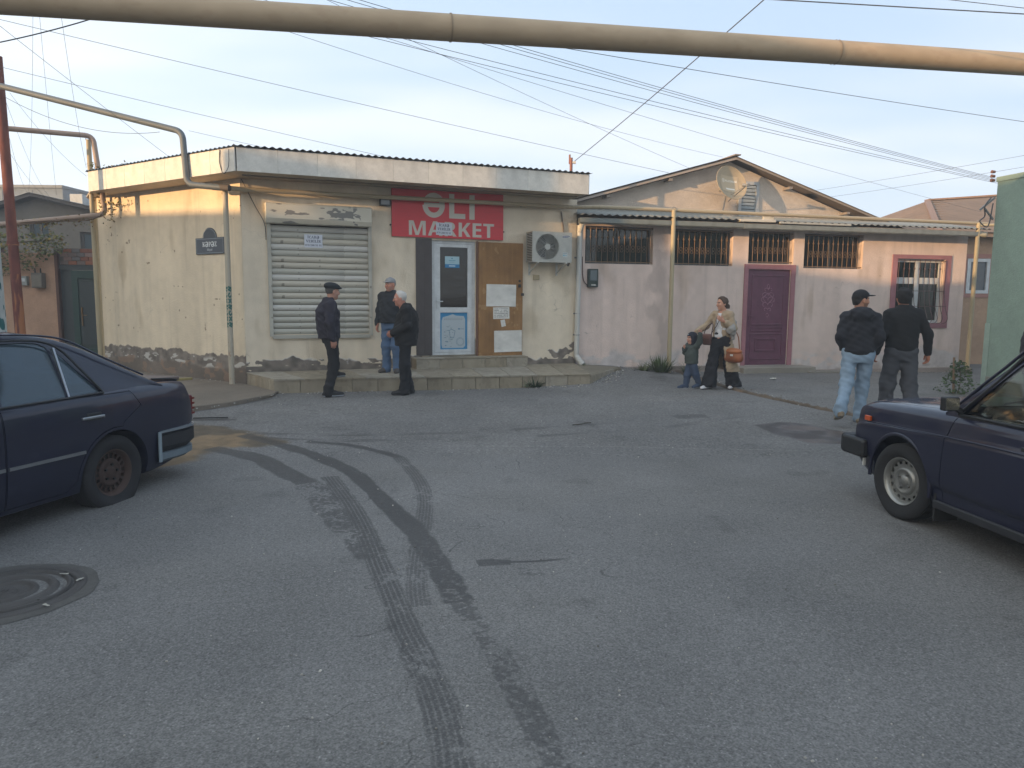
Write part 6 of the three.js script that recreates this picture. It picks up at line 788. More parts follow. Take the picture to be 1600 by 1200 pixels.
    part('side_lamp', bx(2.80, 0.685, s > 0 ? 0.778 : -0.80, 2.87, 0.725, s > 0 ? 0.80 : -0.778, 0.006), mat(0xb04a1a, { roughness: 0.3, emissive: 0x000000 }), o);
    const a = arc(2.424, 0.29, 0.352, -0.1, Math.PI + 0.1, 24); part('arch_lip', tube(a.map(([x, y]) => [x, y, s * (0.795 - 0.02 * Math.abs(x - 2.3))]), 0.016, 48, 6), paint, o); part('arch_lip', tube(arc(0, 0.29, 0.342, -0.1, Math.PI + 0.1, 24).map(([x, y]) => [x, y, s * 0.795]), 0.014, 48, 6), paint, o);
    part('sill_trim', bx(0.42, 0.195, s > 0 ? 0.735 : -0.79, 2.04, 0.255, s > 0 ? 0.79 : -0.735, 0.012), mat(0x25262b, { roughness: 0.5, map: grimeS }), o);
    part('crease_strip', tube([[-0.95, 0.728, s * 0.772], [0.0, 0.742, s * 0.803], [0.9, 0.738, s * 0.809], [1.7, 0.728, s * 0.808], [2.4, 0.702, s * 0.803], [2.9, 0.676, s * 0.782]], 0.004, 60, 5), paint, o);
    part('mud_flap', bx(2.02, 0.10, s > 0 ? 0.60 : -0.78, 2.04, 0.30, s > 0 ? 0.78 : -0.60), M.rubber, o);
  }
  for (const s of [-1, 1]) { const m = part('mirror', new RoundedBoxGeometry(0.05, 0.095, 0.115, 3, 0.012).translate(1.87, 0.96, s * 0.845), trim, o); part('mirror_glass', bx(1.841, 0.92, s > 0 ? 0.797 : -0.893, 1.844, 1.0, s > 0 ? 0.893 : -0.797), mat(0xe8e6da, { metalness: 0.95, roughness: 0.1 }), m); part('mirror_arm', bar([1.87, 0.935, s * 0.81], [1.89, 0.90, s * 0.74], 0.03, 0.03), trim, m); }
  const fb = part('front_bumper', mg([new RoundedBoxGeometry(0.14, 0.16, 1.62, 3, 0.03).translate(3.11, 0.45, 0), new RoundedBoxGeometry(0.30, 0.15, 0.07, 3, 0.025).translate(2.98, 0.45, -0.795), new RoundedBoxGeometry(0.30, 0.15, 0.07, 3, 0.025).translate(2.98, 0.45, 0.795)]), trim, o); part('bumper_bracket', bx(2.86, 0.31, -0.79, 2.875, 0.40, -0.77), M.white, fb);
  part('rear_bumper', mg([new RoundedBoxGeometry(0.13, 0.15, 1.6, 3, 0.03).translate(-1.12, 0.46, 0)]), trim, o);
  part('grille', bx(3.02, 0.55, -0.30, 3.05, 0.76, 0.30, 0.01), trim, o); for (const s of [-1, 1]) { part('headlamp', bx(3.02, 0.55, s > 0 ? 0.32 : -0.70, 3.055, 0.75, s > 0 ? 0.70 : -0.32, 0.012), mat(0xc2c6c8, { roughness: 0.15 }), o); part('tail_lamp', bx(-1.075, 0.55, s > 0 ? 0.45 : -0.72, -1.05, 0.74, s > 0 ? 0.72 : -0.45, 0.01), mat(0x6a1414, { roughness: 0.25 }), o); }
  wheel(o, 2.424, 0.287, -0.70, -1, 0.289, 0.175, 0.176, 'silver', 0.005, 0.10); wheel(o, 2.424, 0.287, 0.70, 1, 0.289, 0.175, 0.176, 'silver', 0.005, 0.10); wheel(o, 0, 0.287, -0.69, -1, 0.289, 0.175, 0.176, 'silver', 0.005); wheel(o, 0, 0.287, 0.69, 1, 0.289, 0.175, 0.176, 'silver', 0.005);
  for (const [x, z] of [[0.3, -0.3], [0.3, 0.3], [1.1, -0.36], [1.1, 0.36]]) part('seat', seat(x, 0.32, z), mat(0x5c4a3e, { roughness: 0.95 }), o);
  part('dashboard', new RoundedBoxGeometry(0.4, 0.22, 1.3, 3, 0.06).translate(1.62, 0.84, 0), mat(0x1c1d20, { roughness: 0.8 }), o); part('steering_wheel', new THREE.TorusGeometry(0.19, 0.015, 8, 32).rotateY(Math.PI / 2).rotateZ(0.4).translate(1.35, 0.90, -0.36), M.black, o);
  for (const z of [-0.35, 0.25]) part('wiper', mg([bar([1.98, 0.935, z], [1.84, 1.03, z + 0.42], 0.012, 0.012)]), M.black, o);
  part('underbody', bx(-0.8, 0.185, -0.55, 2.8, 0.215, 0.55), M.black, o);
}
// ---------------------------------------------------------------- people: smooth bodies meshed from distance fields
function nets(sdf, lo, hi, cell) {
  const n = [0, 1, 2].map(i => Math.max(2, Math.ceil((hi[i] - lo[i]) / cell) + 1)), [nx, ny, nz] = n, V = new Float32Array(nx * ny * nz), id = (i, j, k) => i + nx * (j + ny * k);
  for (let k = 0; k < nz; k++) for (let j = 0; j < ny; j++) for (let i = 0; i < nx; i++) V[id(i, j, k)] = sdf(lo[0] + i * cell, lo[1] + j * cell, lo[2] + k * cell);
  const map = new Int32Array(nx * ny * nz).fill(-1), P = [], I = [];
  const E = [[0, 1], [2, 3], [4, 5], [6, 7], [0, 2], [1, 3], [4, 6], [5, 7], [0, 4], [1, 5], [2, 6], [3, 7]];
  for (let k = 0; k < nz - 1; k++) for (let j = 0; j < ny - 1; j++) for (let i = 0; i < nx - 1; i++) {
    const c = [], q = id(i, j, k); let m = 0; for (let b = 0; b < 8; b++) { const v = V[q + (b & 1) + ((b >> 1) & 1) * nx + (b >> 2) * nx * ny]; c.push(v); if (v < 0) m |= 1 << b; } if (m === 0 || m === 255) continue;
    let x = 0, y = 0, z = 0, t = 0; for (const [a, b] of E) if ((c[a] < 0) !== (c[b] < 0)) { const f = c[a] / (c[a] - c[b]); x += lerp(a & 1, b & 1, f); y += lerp((a >> 1) & 1, (b >> 1) & 1, f); z += lerp(a >> 2, b >> 2, f); t++; }
    map[q] = P.length / 3; P.push(lo[0] + (i + x / t) * cell, lo[1] + (j + y / t) * cell, lo[2] + (k + z / t) * cell);
  }
  const quad = (a, b, c, d, f) => { if (a < 0 || b < 0 || c < 0 || d < 0) return; f ? I.push(a, b, c, a, c, d) : I.push(a, c, b, a, d, c); };
  for (let k = 1; k < nz - 1; k++) for (let j = 1; j < ny - 1; j++) for (let i = 1; i < nx - 1; i++) {
    const q = id(i, j, k), s = V[q] < 0;
    if (s !== (V[q + 1] < 0)) quad(map[q - nx - nx * ny], map[q - nx * ny], map[q], map[q - nx], s);
    if (s !== (V[q + nx] < 0)) quad(map[q - 1 - nx * ny], map[q - 1], map[q], map[q - nx * ny], s);
    if (s !== (V[q + nx * ny] < 0)) quad(map[q - 1 - nx], map[q - nx], map[q], map[q - 1], s);
  }
  const g = new THREE.BufferGeometry(); g.setAttribute('position', new THREE.Float32BufferAttribute(P, 3)); g.setIndex(I); g.computeVertexNormals(); return g;
}
const smin = (a, b, k) => { const h = Math.max(k - Math.abs(a - b), 0) / k; return Math.min(a, b) - h * h * k * 0.25; };
const B = (a, b, r0, r1 = r0, k = 0.04) => { const dx = b[0] - a[0], dy = b[1] - a[1], dz = b[2] - a[2], L2 = dx * dx + dy * dy + dz * dz; const R = Math.max(r0, r1) + 0.06; return { k, lo: [0, 1, 2].map(i => Math.min(a[i], b[i]) - R), hi: [0, 1, 2].map(i => Math.max(a[i], b[i]) + R), f: (x, y, z) => { const px = x - a[0], py = y - a[1], pz = z - a[2]; const t = clamp((px * dx + py * dy + pz * dz) / L2), qx = px - dx * t, qy = py - dy * t, qz = pz - dz * t; return Math.sqrt(qx * qx + qy * qy + qz * qz) - (r0 + (r1 - r0) * t); } }; };
const El = (c, r, k = 0.03) => { const m = Math.min(...r); return { k, lo: c.map((v, i) => v - r[i] - 0.05), hi: c.map((v, i) => v + r[i] + 0.05), f: (x, y, z) => { const a = (x - c[0]) / r[0], b = (y - c[1]) / r[1], e = (z - c[2]) / r[2], q = Math.sqrt(a * a + b * b + e * e); return (q - 1) * m * (q > 1 ? 1.4 : 1); } }; };
const Lf = (S, k = 0.05) => { // stations [y, cx, cz, rx, rz], ascending y
  const y0 = S[0][0], y1 = S[S.length - 1][0]; return { k, lo: [Math.min(...S.map(s => s[1] - s[3])) - 0.05, y0 - 0.02, Math.min(...S.map(s => s[2] - s[4])) - 0.05], hi: [Math.max(...S.map(s => s[1] + s[3])) + 0.05, y1 + 0.02, Math.max(...S.map(s => s[2] + s[4])) + 0.05], f: (x, y, z) => { const yy = clamp(y, y0, y1); let i = 0; while (i + 2 < S.length && yy > S[i + 1][0]) i++; const a = S[i], b = S[i + 1]; let t = (yy - a[0]) / (b[0] - a[0]); t = t * t * (3 - 2 * t) * 0.5 + t * 0.5; const rx = lerp(a[3], b[3], t), rz = lerp(a[4], b[4], t), dx = (x - lerp(a[1], b[1], t)) / rx, dz = (z - lerp(a[2], b[2], t)) / rz; const d = (Math.sqrt(dx * dx + dz * dz) - 1) * Math.min(rx, rz), e = Math.max(y0 - y, y - y1); return e > 0 ? Math.max(d, e) : Math.max(d, e); } }; };
function field(prims, { fold = 0, cuts = [], seed = 1 } = {}) {
  return (x, y, z) => { let d = 1e3; for (const p of prims) { if (x < p.lo[0] || x > p.hi[0] || y < p.lo[1] || y > p.hi[1] || z < p.lo[2] || z > p.hi[2]) continue; const v = p.f(x, y, z); d = d > 100 ? v : smin(d, v, p.k); } if (d > 100) return 0.08; if (fold) d += 1.25 * fold * (Math.sin(y * 31 + x * 23 * Math.sin(seed) + seed) * Math.sin(x * 19 + z * 27 + y * 9 + seed * 2) + 0.6 * Math.sin(y * 67 + z * 31 + seed * 3) * Math.sin(x * 41 - y * 22)); for (const c of cuts) d = Math.max(d, c(x, y, z)); return d; };
}
const meshOf = (prims, cell, o = {}) => { const lo = [0, 1, 2].map(i => Math.min(...prims.map(p => p.lo[i]))), hi = [0, 1, 2].map(i => Math.max(...prims.map(p => p.hi[i]))); return nets(field(prims, o), lo, hi, cell); };
const paintG = (g, fn) => { const p = g.attributes.position, c = new Float32Array(p.count * 3); for (let i = 0; i < p.count; i++) { const k = fn(p.getX(i), p.getY(i), p.getZ(i)); c[3 * i] = k.r; c[3 * i + 1] = k.g; c[3 * i + 2] = k.b; } g.setAttribute('color', new THREE.BufferAttribute(c, 3)); return g; };
const headBase = (() => { const P = [El([0, 0.025, -0.01], [0.076, 0.092, 0.097]), El([0, -0.052, 0.022], [0.056, 0.062, 0.066], 0.035), B([-0.034, 0.024, 0.074], [0.034, 0.024, 0.074], 0.012, 0.012, 0.02), El([-0.038, -0.022, 0.062], [0.026, 0.028, 0.026], 0.025), El([0.038, -0.022, 0.062], [0.026, 0.028, 0.026], 0.025), B([0, 0.014, 0.086], [0, -0.024, 0.107], 0.008, 0.0135, 0.012), B([-0.018, -0.055, 0.082], [0.018, -0.055, 0.082], 0.008, 0.008, 0.008), El([0, -0.094, 0.062], [0.026, 0.02, 0.022], 0.025), El([-0.079, -0.004, -0.008], [0.011, 0.033, 0.02], 0.01), El([0.079, -0.004, -0.008], [0.011, 0.033, 0.02], 0.01), B([0, -0.06, -0.02], [0, -0.19, -0.035], 0.053, 0.058, 0.04)]; const f = field(P); const s = (x, y, z) => { let d = f(x, y, z); for (const sx of [-1, 1]) { const e = Math.hypot(x - sx * 0.031, y - 0.006, z - 0.098) - 0.017; d = -smin(-d, e, 0.012); } return d; }; return nets(s, [-0.11, -0.21, -0.13], [0.11, 0.14, 0.14], 0.0042); })();
const handBase = (() => { const P = [], meta = [[0.028, 0.074], [0.008, 0.082], [-0.013, 0.076], [-0.033, 0.06]]; meta.forEach(([z, L], i) => { const a = [0, -0.092 + Math.abs(i - 1.2) * 0.004, z]; P.push(B([0.002, -0.01, z * 0.55], a, 0.017, 0.013, 0.02)); let p = a, ang = 0.35; for (const [f, r] of [[0.45, 0.0092], [0.32, 0.0082], [0.25, 0.0072]]) { const q = [p[0] - Math.sin(ang) * L * f, p[1] - Math.cos(ang) * L * f, p[2]]; P.push(B(p, q, r, r * 0.92, 0.004)); p = q; ang += 0.5 + 0.08 * i; } }); let p = [-0.006, -0.028, 0.026]; for (const [q, r] of [[[-0.014, -0.055, 0.048], 0.0125], [[-0.020, -0.082, 0.052], 0.0098], [[-0.026, -0.10, 0.048], 0.0085]]) { P.push(B(p, q, r, r * 0.9, 0.008)); p = q; } P.push(B([0, 0.05, 0], [0, -0.015, 0], 0.024, 0.025, 0.02)); return meshOf(P, 0.0036); })();
const col = h => new THREE.Color(h);
const cloth = (c, o = {}) => mat(c, { roughness: 0.92, bumpMap: rep(tWeave, 14), bumpScale: 0.0015, ...o });
function person(o) {
  const t = thing('person', o.label, 'person', o.pos, o.rot), S = o.S || 1, skin = col(o.skin || 0xb58a72), hs = o.headScale || 1;
  const J = { hipL: [0.095, 0.90, 0], hipR: [-0.095, 0.90, 0], kneeL: [0.10, 0.49, 0.02], kneeR: [-0.10, 0.49, 0.02], ankL: [0.11, 0.085, -0.02], ankR: [-0.11, 0.085, -0.02], toeL: [0.135, 0, 0.18], toeR: [-0.135, 0, 0.18], shL: [0.18, 1.372, -0.01], shR: [-0.18, 1.372, -0.01], elL: [0.235, 1.12, -0.03], elR: [-0.235, 1.12, -0.03], wrL: [0.235, 0.875, 0.03], wrR: [-0.235, 0.875, 0.03], head: [0, 1.575, 0.025], ...o.J };
  const cg = g => { g.scale(S, S, S); return g; };
  // the continuous body
  const bp = [Lf([[0.84, 0, 0, 0.13, 0.10], [0.95, 0, 0, 0.15, 0.105], [1.08, 0, 0, 0.135, 0.095], [1.28, 0, 0, 0.155, 0.11], [1.40, 0, -0.01, 0.12, 0.08], [1.46, 0, -0.015, 0.06, 0.06]])];
  for (const s of ['L', 'R']) { const q = Math.sign(J['sh' + s][0]); bp.push(B([q * 0.07, 1.41, -0.01], J['sh' + s], 0.055, 0.05), B(J['sh' + s], J['el' + s], 0.046, 0.038), B(J['el' + s], J['wr' + s], 0.038, 0.027), B(J['hip' + s], J['knee' + s], 0.078, 0.052), B(J['knee' + s], J['ank' + s], 0.05, 0.036), B(J['ank' + s], [lerp(J['ank' + s][0], J['toe' + s][0], 0.8), J['ank' + s][1] - 0.045, lerp(J['ank' + s][2], J['toe' + s][2], 0.8)], 0.035, 0.028)); }
  const parts = [meshOf(bp, 0.02)]; paintG(parts[0], () => skin);
  const hd = headBase.clone(), hc = col(o.hair || 0x2a2422), lip = skin.clone().lerp(col(0x8a3a36), 0.5), stub = skin.clone().lerp(hc, o.stubble || 0);
  paintG(hd, (x, y, z) => { if (z > 0.066 && Math.abs(y - 0.027) < 0.007 && Math.abs(x) > 0.012 && Math.abs(x) < 0.052) return hc; if (z > 0.08 && Math.abs(y + 0.055) < 0.008 && Math.abs(x) < 0.022) return lip; if (Math.abs(Math.abs(x) - 0.031) < 0.011 && Math.abs(y - 0.005) < 0.005 && z > 0.06) return Math.abs(Math.abs(x) - 0.031) < 0.005 ? col(0x1b1512) : col(0xcfc8c0); if (y < -0.035 && z > 0.0 && y > -0.12) return stub; return skin; });
  const hq = new THREE.Quaternion().setFromEuler(new THREE.Euler(o.pitch || 0, o.yaw || 0, o.tilt || 0, 'YXZ')); const toHead = g => { g.scale(hs, hs, hs); g.applyQuaternion(hq); g.translate(...J.head); return g; };
  parts.push(toHead(hd));
  for (const s of ['L', 'R']) { if (o.hide && o.hide.includes(s)) continue; const h = handBase.clone(); if (s === 'R') { h.scale(-1, 1, 1); const ix = h.index; for (let i = 0; i < ix.count; i += 3) { const a = ix.getX(i); ix.setX(i, ix.getX(i + 2)); ix.setX(i + 2, a); } } h.scale(0.95 * hs ** 0.3, 0.95 * hs ** 0.3, 0.95 * hs ** 0.3); const d = v3(J['wr' + s]).sub(v3(J['el' + s])).normalize(); if (o['twist' + s]) h.rotateY(o['twist' + s]); h.applyQuaternion(new THREE.Quaternion().setFromUnitVectors(new THREE.Vector3(0, -1, 0), d)); h.translate(...v3(J['wr' + s]).addScaledVector(d, 0.005).toArray()); h.computeVertexNormals(); paintG(h, () => skin.clone().lerp(col(0xa8604e), 0.18)); parts.push(h); }
  const body = mergeGeometries(parts.map(g => { const q = g.toNonIndexed(); return q; })); part('body', cg(body), new THREE.MeshStandardMaterial({ vertexColors: true, roughness: 0.65 }), t);
  // clothes
  if (o.trousers) { const T = o.trousers, r = T.r || [0.098, 0.075, 0.062], P = [Lf([[0.80, 0, T.hz || 0, 0.13, 0.115], [0.90, 0, T.hz || 0, 0.172, 0.128], [1.0, 0, 0, 0.165, 0.12], [T.top || 1.06, 0, 0, 0.155, 0.112]], 0.06)]; for (const s of ['L', 'R']) { const a = J['ank' + s], k = J['knee' + s], lo = [a[0], a[1] - 0.03, a[2]]; P.push(B(J['hip' + s], k, r[0], r[1], 0.05), B(k, lo, r[1], r[2], 0.05)); if (T.bunch) P.push(B([a[0], a[1] + 0.06, a[2] + 0.01], [a[0], a[1] - 0.015, a[2] + 0.025], r[2] + 0.002, r[2] + 0.004, 0.03)); } part('trousers', cg(meshOf(P, 0.013, { fold: T.fold ?? 0.004, seed: o.seed || 1, cuts: T.cuts || [] })), cloth(T.color, T.mat), t); }
  if (o.jacket) {
    const K = o.jacket, w = K.w || 1, hem = K.hem || 0.86, b = K.belly || 0, bk = K.back || 0; const st = [[hem - 0.04, 0, -bk * 0.3, 0.185 * w, 0.14 * w + b * 0.5], [hem + 0.03, 0, b * 0.3 - bk * 0.3, 0.192 * w, 0.145 * w + b * 0.6], [1.08, 0, b * 0.5 - bk * 0.5, 0.188 * w, 0.142 * w + b + bk * 0.3], [1.28, 0, -bk * 0.6, 0.196 * w, 0.148 * w + bk * 0.3], [1.38, 0, -0.012 - bk * 0.4, 0.165 * w, 0.118 * w], [1.44, 0, -0.018, 0.10, 0.09], [K.collar || 1.485, 0, -0.014, 0.076, 0.078]];
    const P = [Lf(st, 0.06)], sr = K.sleeve || [0.072, 0.06, 0.05]; for (const s of ['L', 'R']) { if (K.noSleeve && K.noSleeve.includes(s)) continue; const q = Math.sign(J['sh' + s][0]), e = J['el' + s], wv = v3(J['wr' + s]), d = wv.clone().sub(v3(e)).normalize(), cu = wv.clone().addScaledVector(d, K.cuff ?? 0.0).toArray(); P.push(B([q * 0.08, 1.405, -0.01], J['sh' + s], 0.068, sr[0], 0.05), B(J['sh' + s], e, sr[0], sr[1], 0.03), B(e, cu, sr[1], sr[2], 0.03)); }
    if (K.hood) P.push(El([0, 1.40, -0.125], [0.13, 0.075, 0.06], 0.05), El([0, 1.445, -0.06], [0.11, 0.045, 0.085], 0.04)); if (K.extra) P.push(...K.extra);
    const cuts = [(x, y, z) => (Math.abs(x) < 0.23 * w ? hem - y : -1), ...(K.cuts || [])]; part(K.name || 'jacket', cg(meshOf(P, 0.012, { fold: K.fold ?? 0.0045, seed: (o.seed || 1) + 3, cuts })), cloth(K.color, K.mat), t);
    if (K.band) part('hem_band', cg(meshOf([Lf([[hem - 0.035, 0, -bk * 0.3, 0.176 * w, 0.134 * w + b * 0.5], [hem + 0.02, 0, -bk * 0.3, 0.186 * w, 0.142 * w + b * 0.55]])], 0.012)), cloth(K.band), t);
  }
  for (const s of ['L', 'R']) if (o.shoe) { const a = J['ank' + s], e = J['toe' + s], fl = a[1] - 0.085, d = v3([e[0] - a[0], 0, e[2] - a[2]]).normalize(), heel = [a[0] - d.x * 0.045, fl + 0.04, a[2] - d.z * 0.045], ty = e[1], up = v3([0, 0, 0]); const toe = [e[0] - d.x * 0.02, ty + 0.032, e[2] - d.z * 0.02], mid = [lerp(heel[0], toe[0], 0.55), lerp(heel[1], toe[1], 0.55) + 0.008, lerp(heel[2], toe[2], 0.55)]; const slope = (toe[1] - heel[1] + 0.008) / 0.25; const q = o.shoeK || 1, g = meshOf([B(heel, mid, 0.042 * q, 0.047 * q, 0.03), B(mid, toe, 0.047 * q, 0.037 * q, 0.03), B([a[0], a[1] - 0.03, a[2]], [a[0], a[1] + 0.01, a[2] + 0.0], 0.042 * q, 0.044 * q, 0.03)], 0.009, { cuts: [(x, y, z) => { const u = (x - heel[0]) * d.x + (z - heel[2]) * d.z; return fl + 0.003 + slope * u - y; }] }); const sc = col(o.shoe[0]), so = col(o.shoe[1]); paintG(g, (x, y, z) => { const u = (x - heel[0]) * d.x + (z - heel[2]) * d.z; return y - fl - slope * u < 0.024 ? so : sc; }); part('shoe', cg(g), new THREE.MeshStandardMaterial({ vertexColors: true, roughness: 0.7 }), t); }
  const hp = (name, prims, cell, c, opt = {}, mo = {}) => part(name, cg(toHead(meshOf(prims, cell, opt))), mat(c, { roughness: 0.9, ...mo }), t);
  if (o.hairStyle) { const H = o.hairStyle; const faceCut = (x, y, z) => Math.min(z - (H.front ?? 0.055) - (y - 0.06) * 0.5, (H.top ?? 0.085) - y); hp('hair', [El([0, 0.03, -0.014], [0.076 + H.t, 0.092 + H.t, 0.094 + H.t]), ...(H.low ? [El([0, H.low[0], -0.045], [0.068, H.low[1], 0.055], 0.03)] : []), ...(H.extra || [])], 0.006, o.hair, { fold: H.curl || 0.002, seed: 4, cuts: [faceCut, (x, y, z) => (H.cutY ?? -0.05) - y + Math.max(0, z) * 0.8] }); }
  if (o.headwear) for (const w of o.headwear) hp(w.name, w.prims, w.cell || 0.006, w.color, { cuts: w.cuts || [], fold: w.fold || 0 }, w.mat);
  t.userData.J = undefined; delete t.userData.J; return { t, J, cg, S };
}
const flatCap = (c) => [{ name: 'flat_cap', color: c, prims: [El([0, 0.075, -0.008], [0.102, 0.056, 0.124], 0.02), El([0, 0.105, -0.035], [0.09, 0.042, 0.092], 0.03), El([0, 0.062, 0.095], [0.07, 0.014, 0.05], 0.02)], cuts: [(x, y, z) => 0.042 - y] }];
const baseCap = (c) => [{ name: 'cap', color: c, prims: [El([0, 0.055, -0.008], [0.088, 0.085, 0.105], 0.02), El([0, 0.062, 0.12], [0.066, 0.010, 0.075], 0.012)], cuts: [(x, y, z) => (z > 0.04 ? 0.046 : 0.012) - y] }];
const R = d => d * Math.PI / 180;
// man in a flat cap by the shutter, one foot up on the platform, back half turned to the viewer
person({ label: 'person in a dark flat cap and navy jacket stepping onto the platform by the shutter', pos: [-2.80, 0, -11.30], rot: R(118), S: 1.0, seed: 2, skin: 0xb08470, hair: 0x4a4744, yaw: R(8), pitch: 0.05, stubble: 0.1,
  J: { head: [0, 1.585, 0.055], hipL: [0.10, 0.92, 0], hipR: [-0.10, 0.90, 0], kneeL: [0.20, 0.62, 0.10], ankL: [0.38, 0.315, 0.13], toeL: [0.42, 0.23, 0.33], kneeR: [-0.13, 0.48, 0.02], ankR: [-0.20, 0.085, -0.10], toeR: [-0.20, 0, 0.13], elR: [-0.25, 1.12, -0.06], wrR: [-0.245, 0.875, -0.02], elL: [0.24, 1.13, 0.0], wrL: [0.20, 0.90, 0.05] },
  trousers: { color: 0x17171b, r: [0.10, 0.082, 0.068], bunch: true }, jacket: { color: 0x24222e, hem: 0.875, w: 1.12, back: 0.05, sleeve: [0.082, 0.072, 0.056], collar: 1.50, fold: 0.006 }, shoe: [0x16171b, 0xa8aeb8], hairStyle: { t: 0.006, top: 0.2, cutY: -0.04, front: 0.02 }, headwear: flatCap(0x1f2428) });
// man in a pale cap on the platform, facing the street
person({ label: 'person in a pale cap, dark zipped jacket and blue jeans standing on the platform', pos: [-2.06, 0.225, -12.55], rot: R(-18), S: 0.945, seed: 5, skin: 0xb87f68, hair: 0x8a8580, yaw: R(-18), stubble: 0.25,
  J: { kneeL: [0.10, 0.49, 0.03], toeL: [0.16, 0, 0.17], toeR: [-0.17, 0, 0.16], wrR: [-0.25, 0.87, 0.05], elR: [-0.245, 1.12, -0.02], elL: [0.235, 1.12, -0.03], wrL: [0.21, 0.89, 0.06] }, trousers: { color: 0x4f6684, r: [0.098, 0.082, 0.072], bunch: true, fold: 0.005 }, jacket: { color: 0x22252a, hem: 0.90, w: 1.08, belly: 0.03, sleeve: [0.076, 0.066, 0.054], fold: 0.005 }, shoe: [0x4a4440, 0x3c3836], hairStyle: { t: 0.004, top: 0.2, cutY: -0.03, front: 0.0 },
  headwear: [{ name: 'cap', color: 0x8b8d90, prims: [El([0, 0.06, -0.005], [0.087, 0.075, 0.104], 0.02), El([0, 0.052, 0.10], [0.062, 0.010, 0.045], 0.012), El([0, 0.13, -0.005], [0.02, 0.012, 0.02], 0.02)], cuts: [(x, y, z) => 0.04 - y] }] });
// white-haired man in a black jacket, in profile
person({ label: 'person with white hair in a black jacket and dark trousers, facing the flat-capped one', pos: [-1.66, 0, -11.45], rot: R(-83), S: 0.955, seed: 8, skin: 0xb98270, hair: 0xb9b6b2, yaw: R(4), pitch: 0.08,
  J: { head: [0, 1.56, 0.085], elL: [0.24, 1.13, -0.03], wrL: [0.13, 1.02, 0.18], elR: [-0.24, 1.13, -0.03], wrR: [-0.12, 1.0, 0.19], ankL: [0.10, 0.085, 0.02], toeL: [0.12, 0, 0.22], ankR: [-0.11, 0.085, -0.06], toeR: [-0.13, 0, 0.14] }, trousers: { color: 0x14161c, r: [0.10, 0.084, 0.07], bunch: true }, jacket: { color: 0x131316, hem: 0.80, w: 1.12, back: 0.05, belly: 0.03, sleeve: [0.084, 0.074, 0.06], collar: 1.49, fold: 0.006, cuff: 0.02 }, shoe: [0x131316, 0x101012], hairStyle: { t: 0.010, top: 0.2, cutY: -0.045, front: 0.035, curl: 0.004 } });
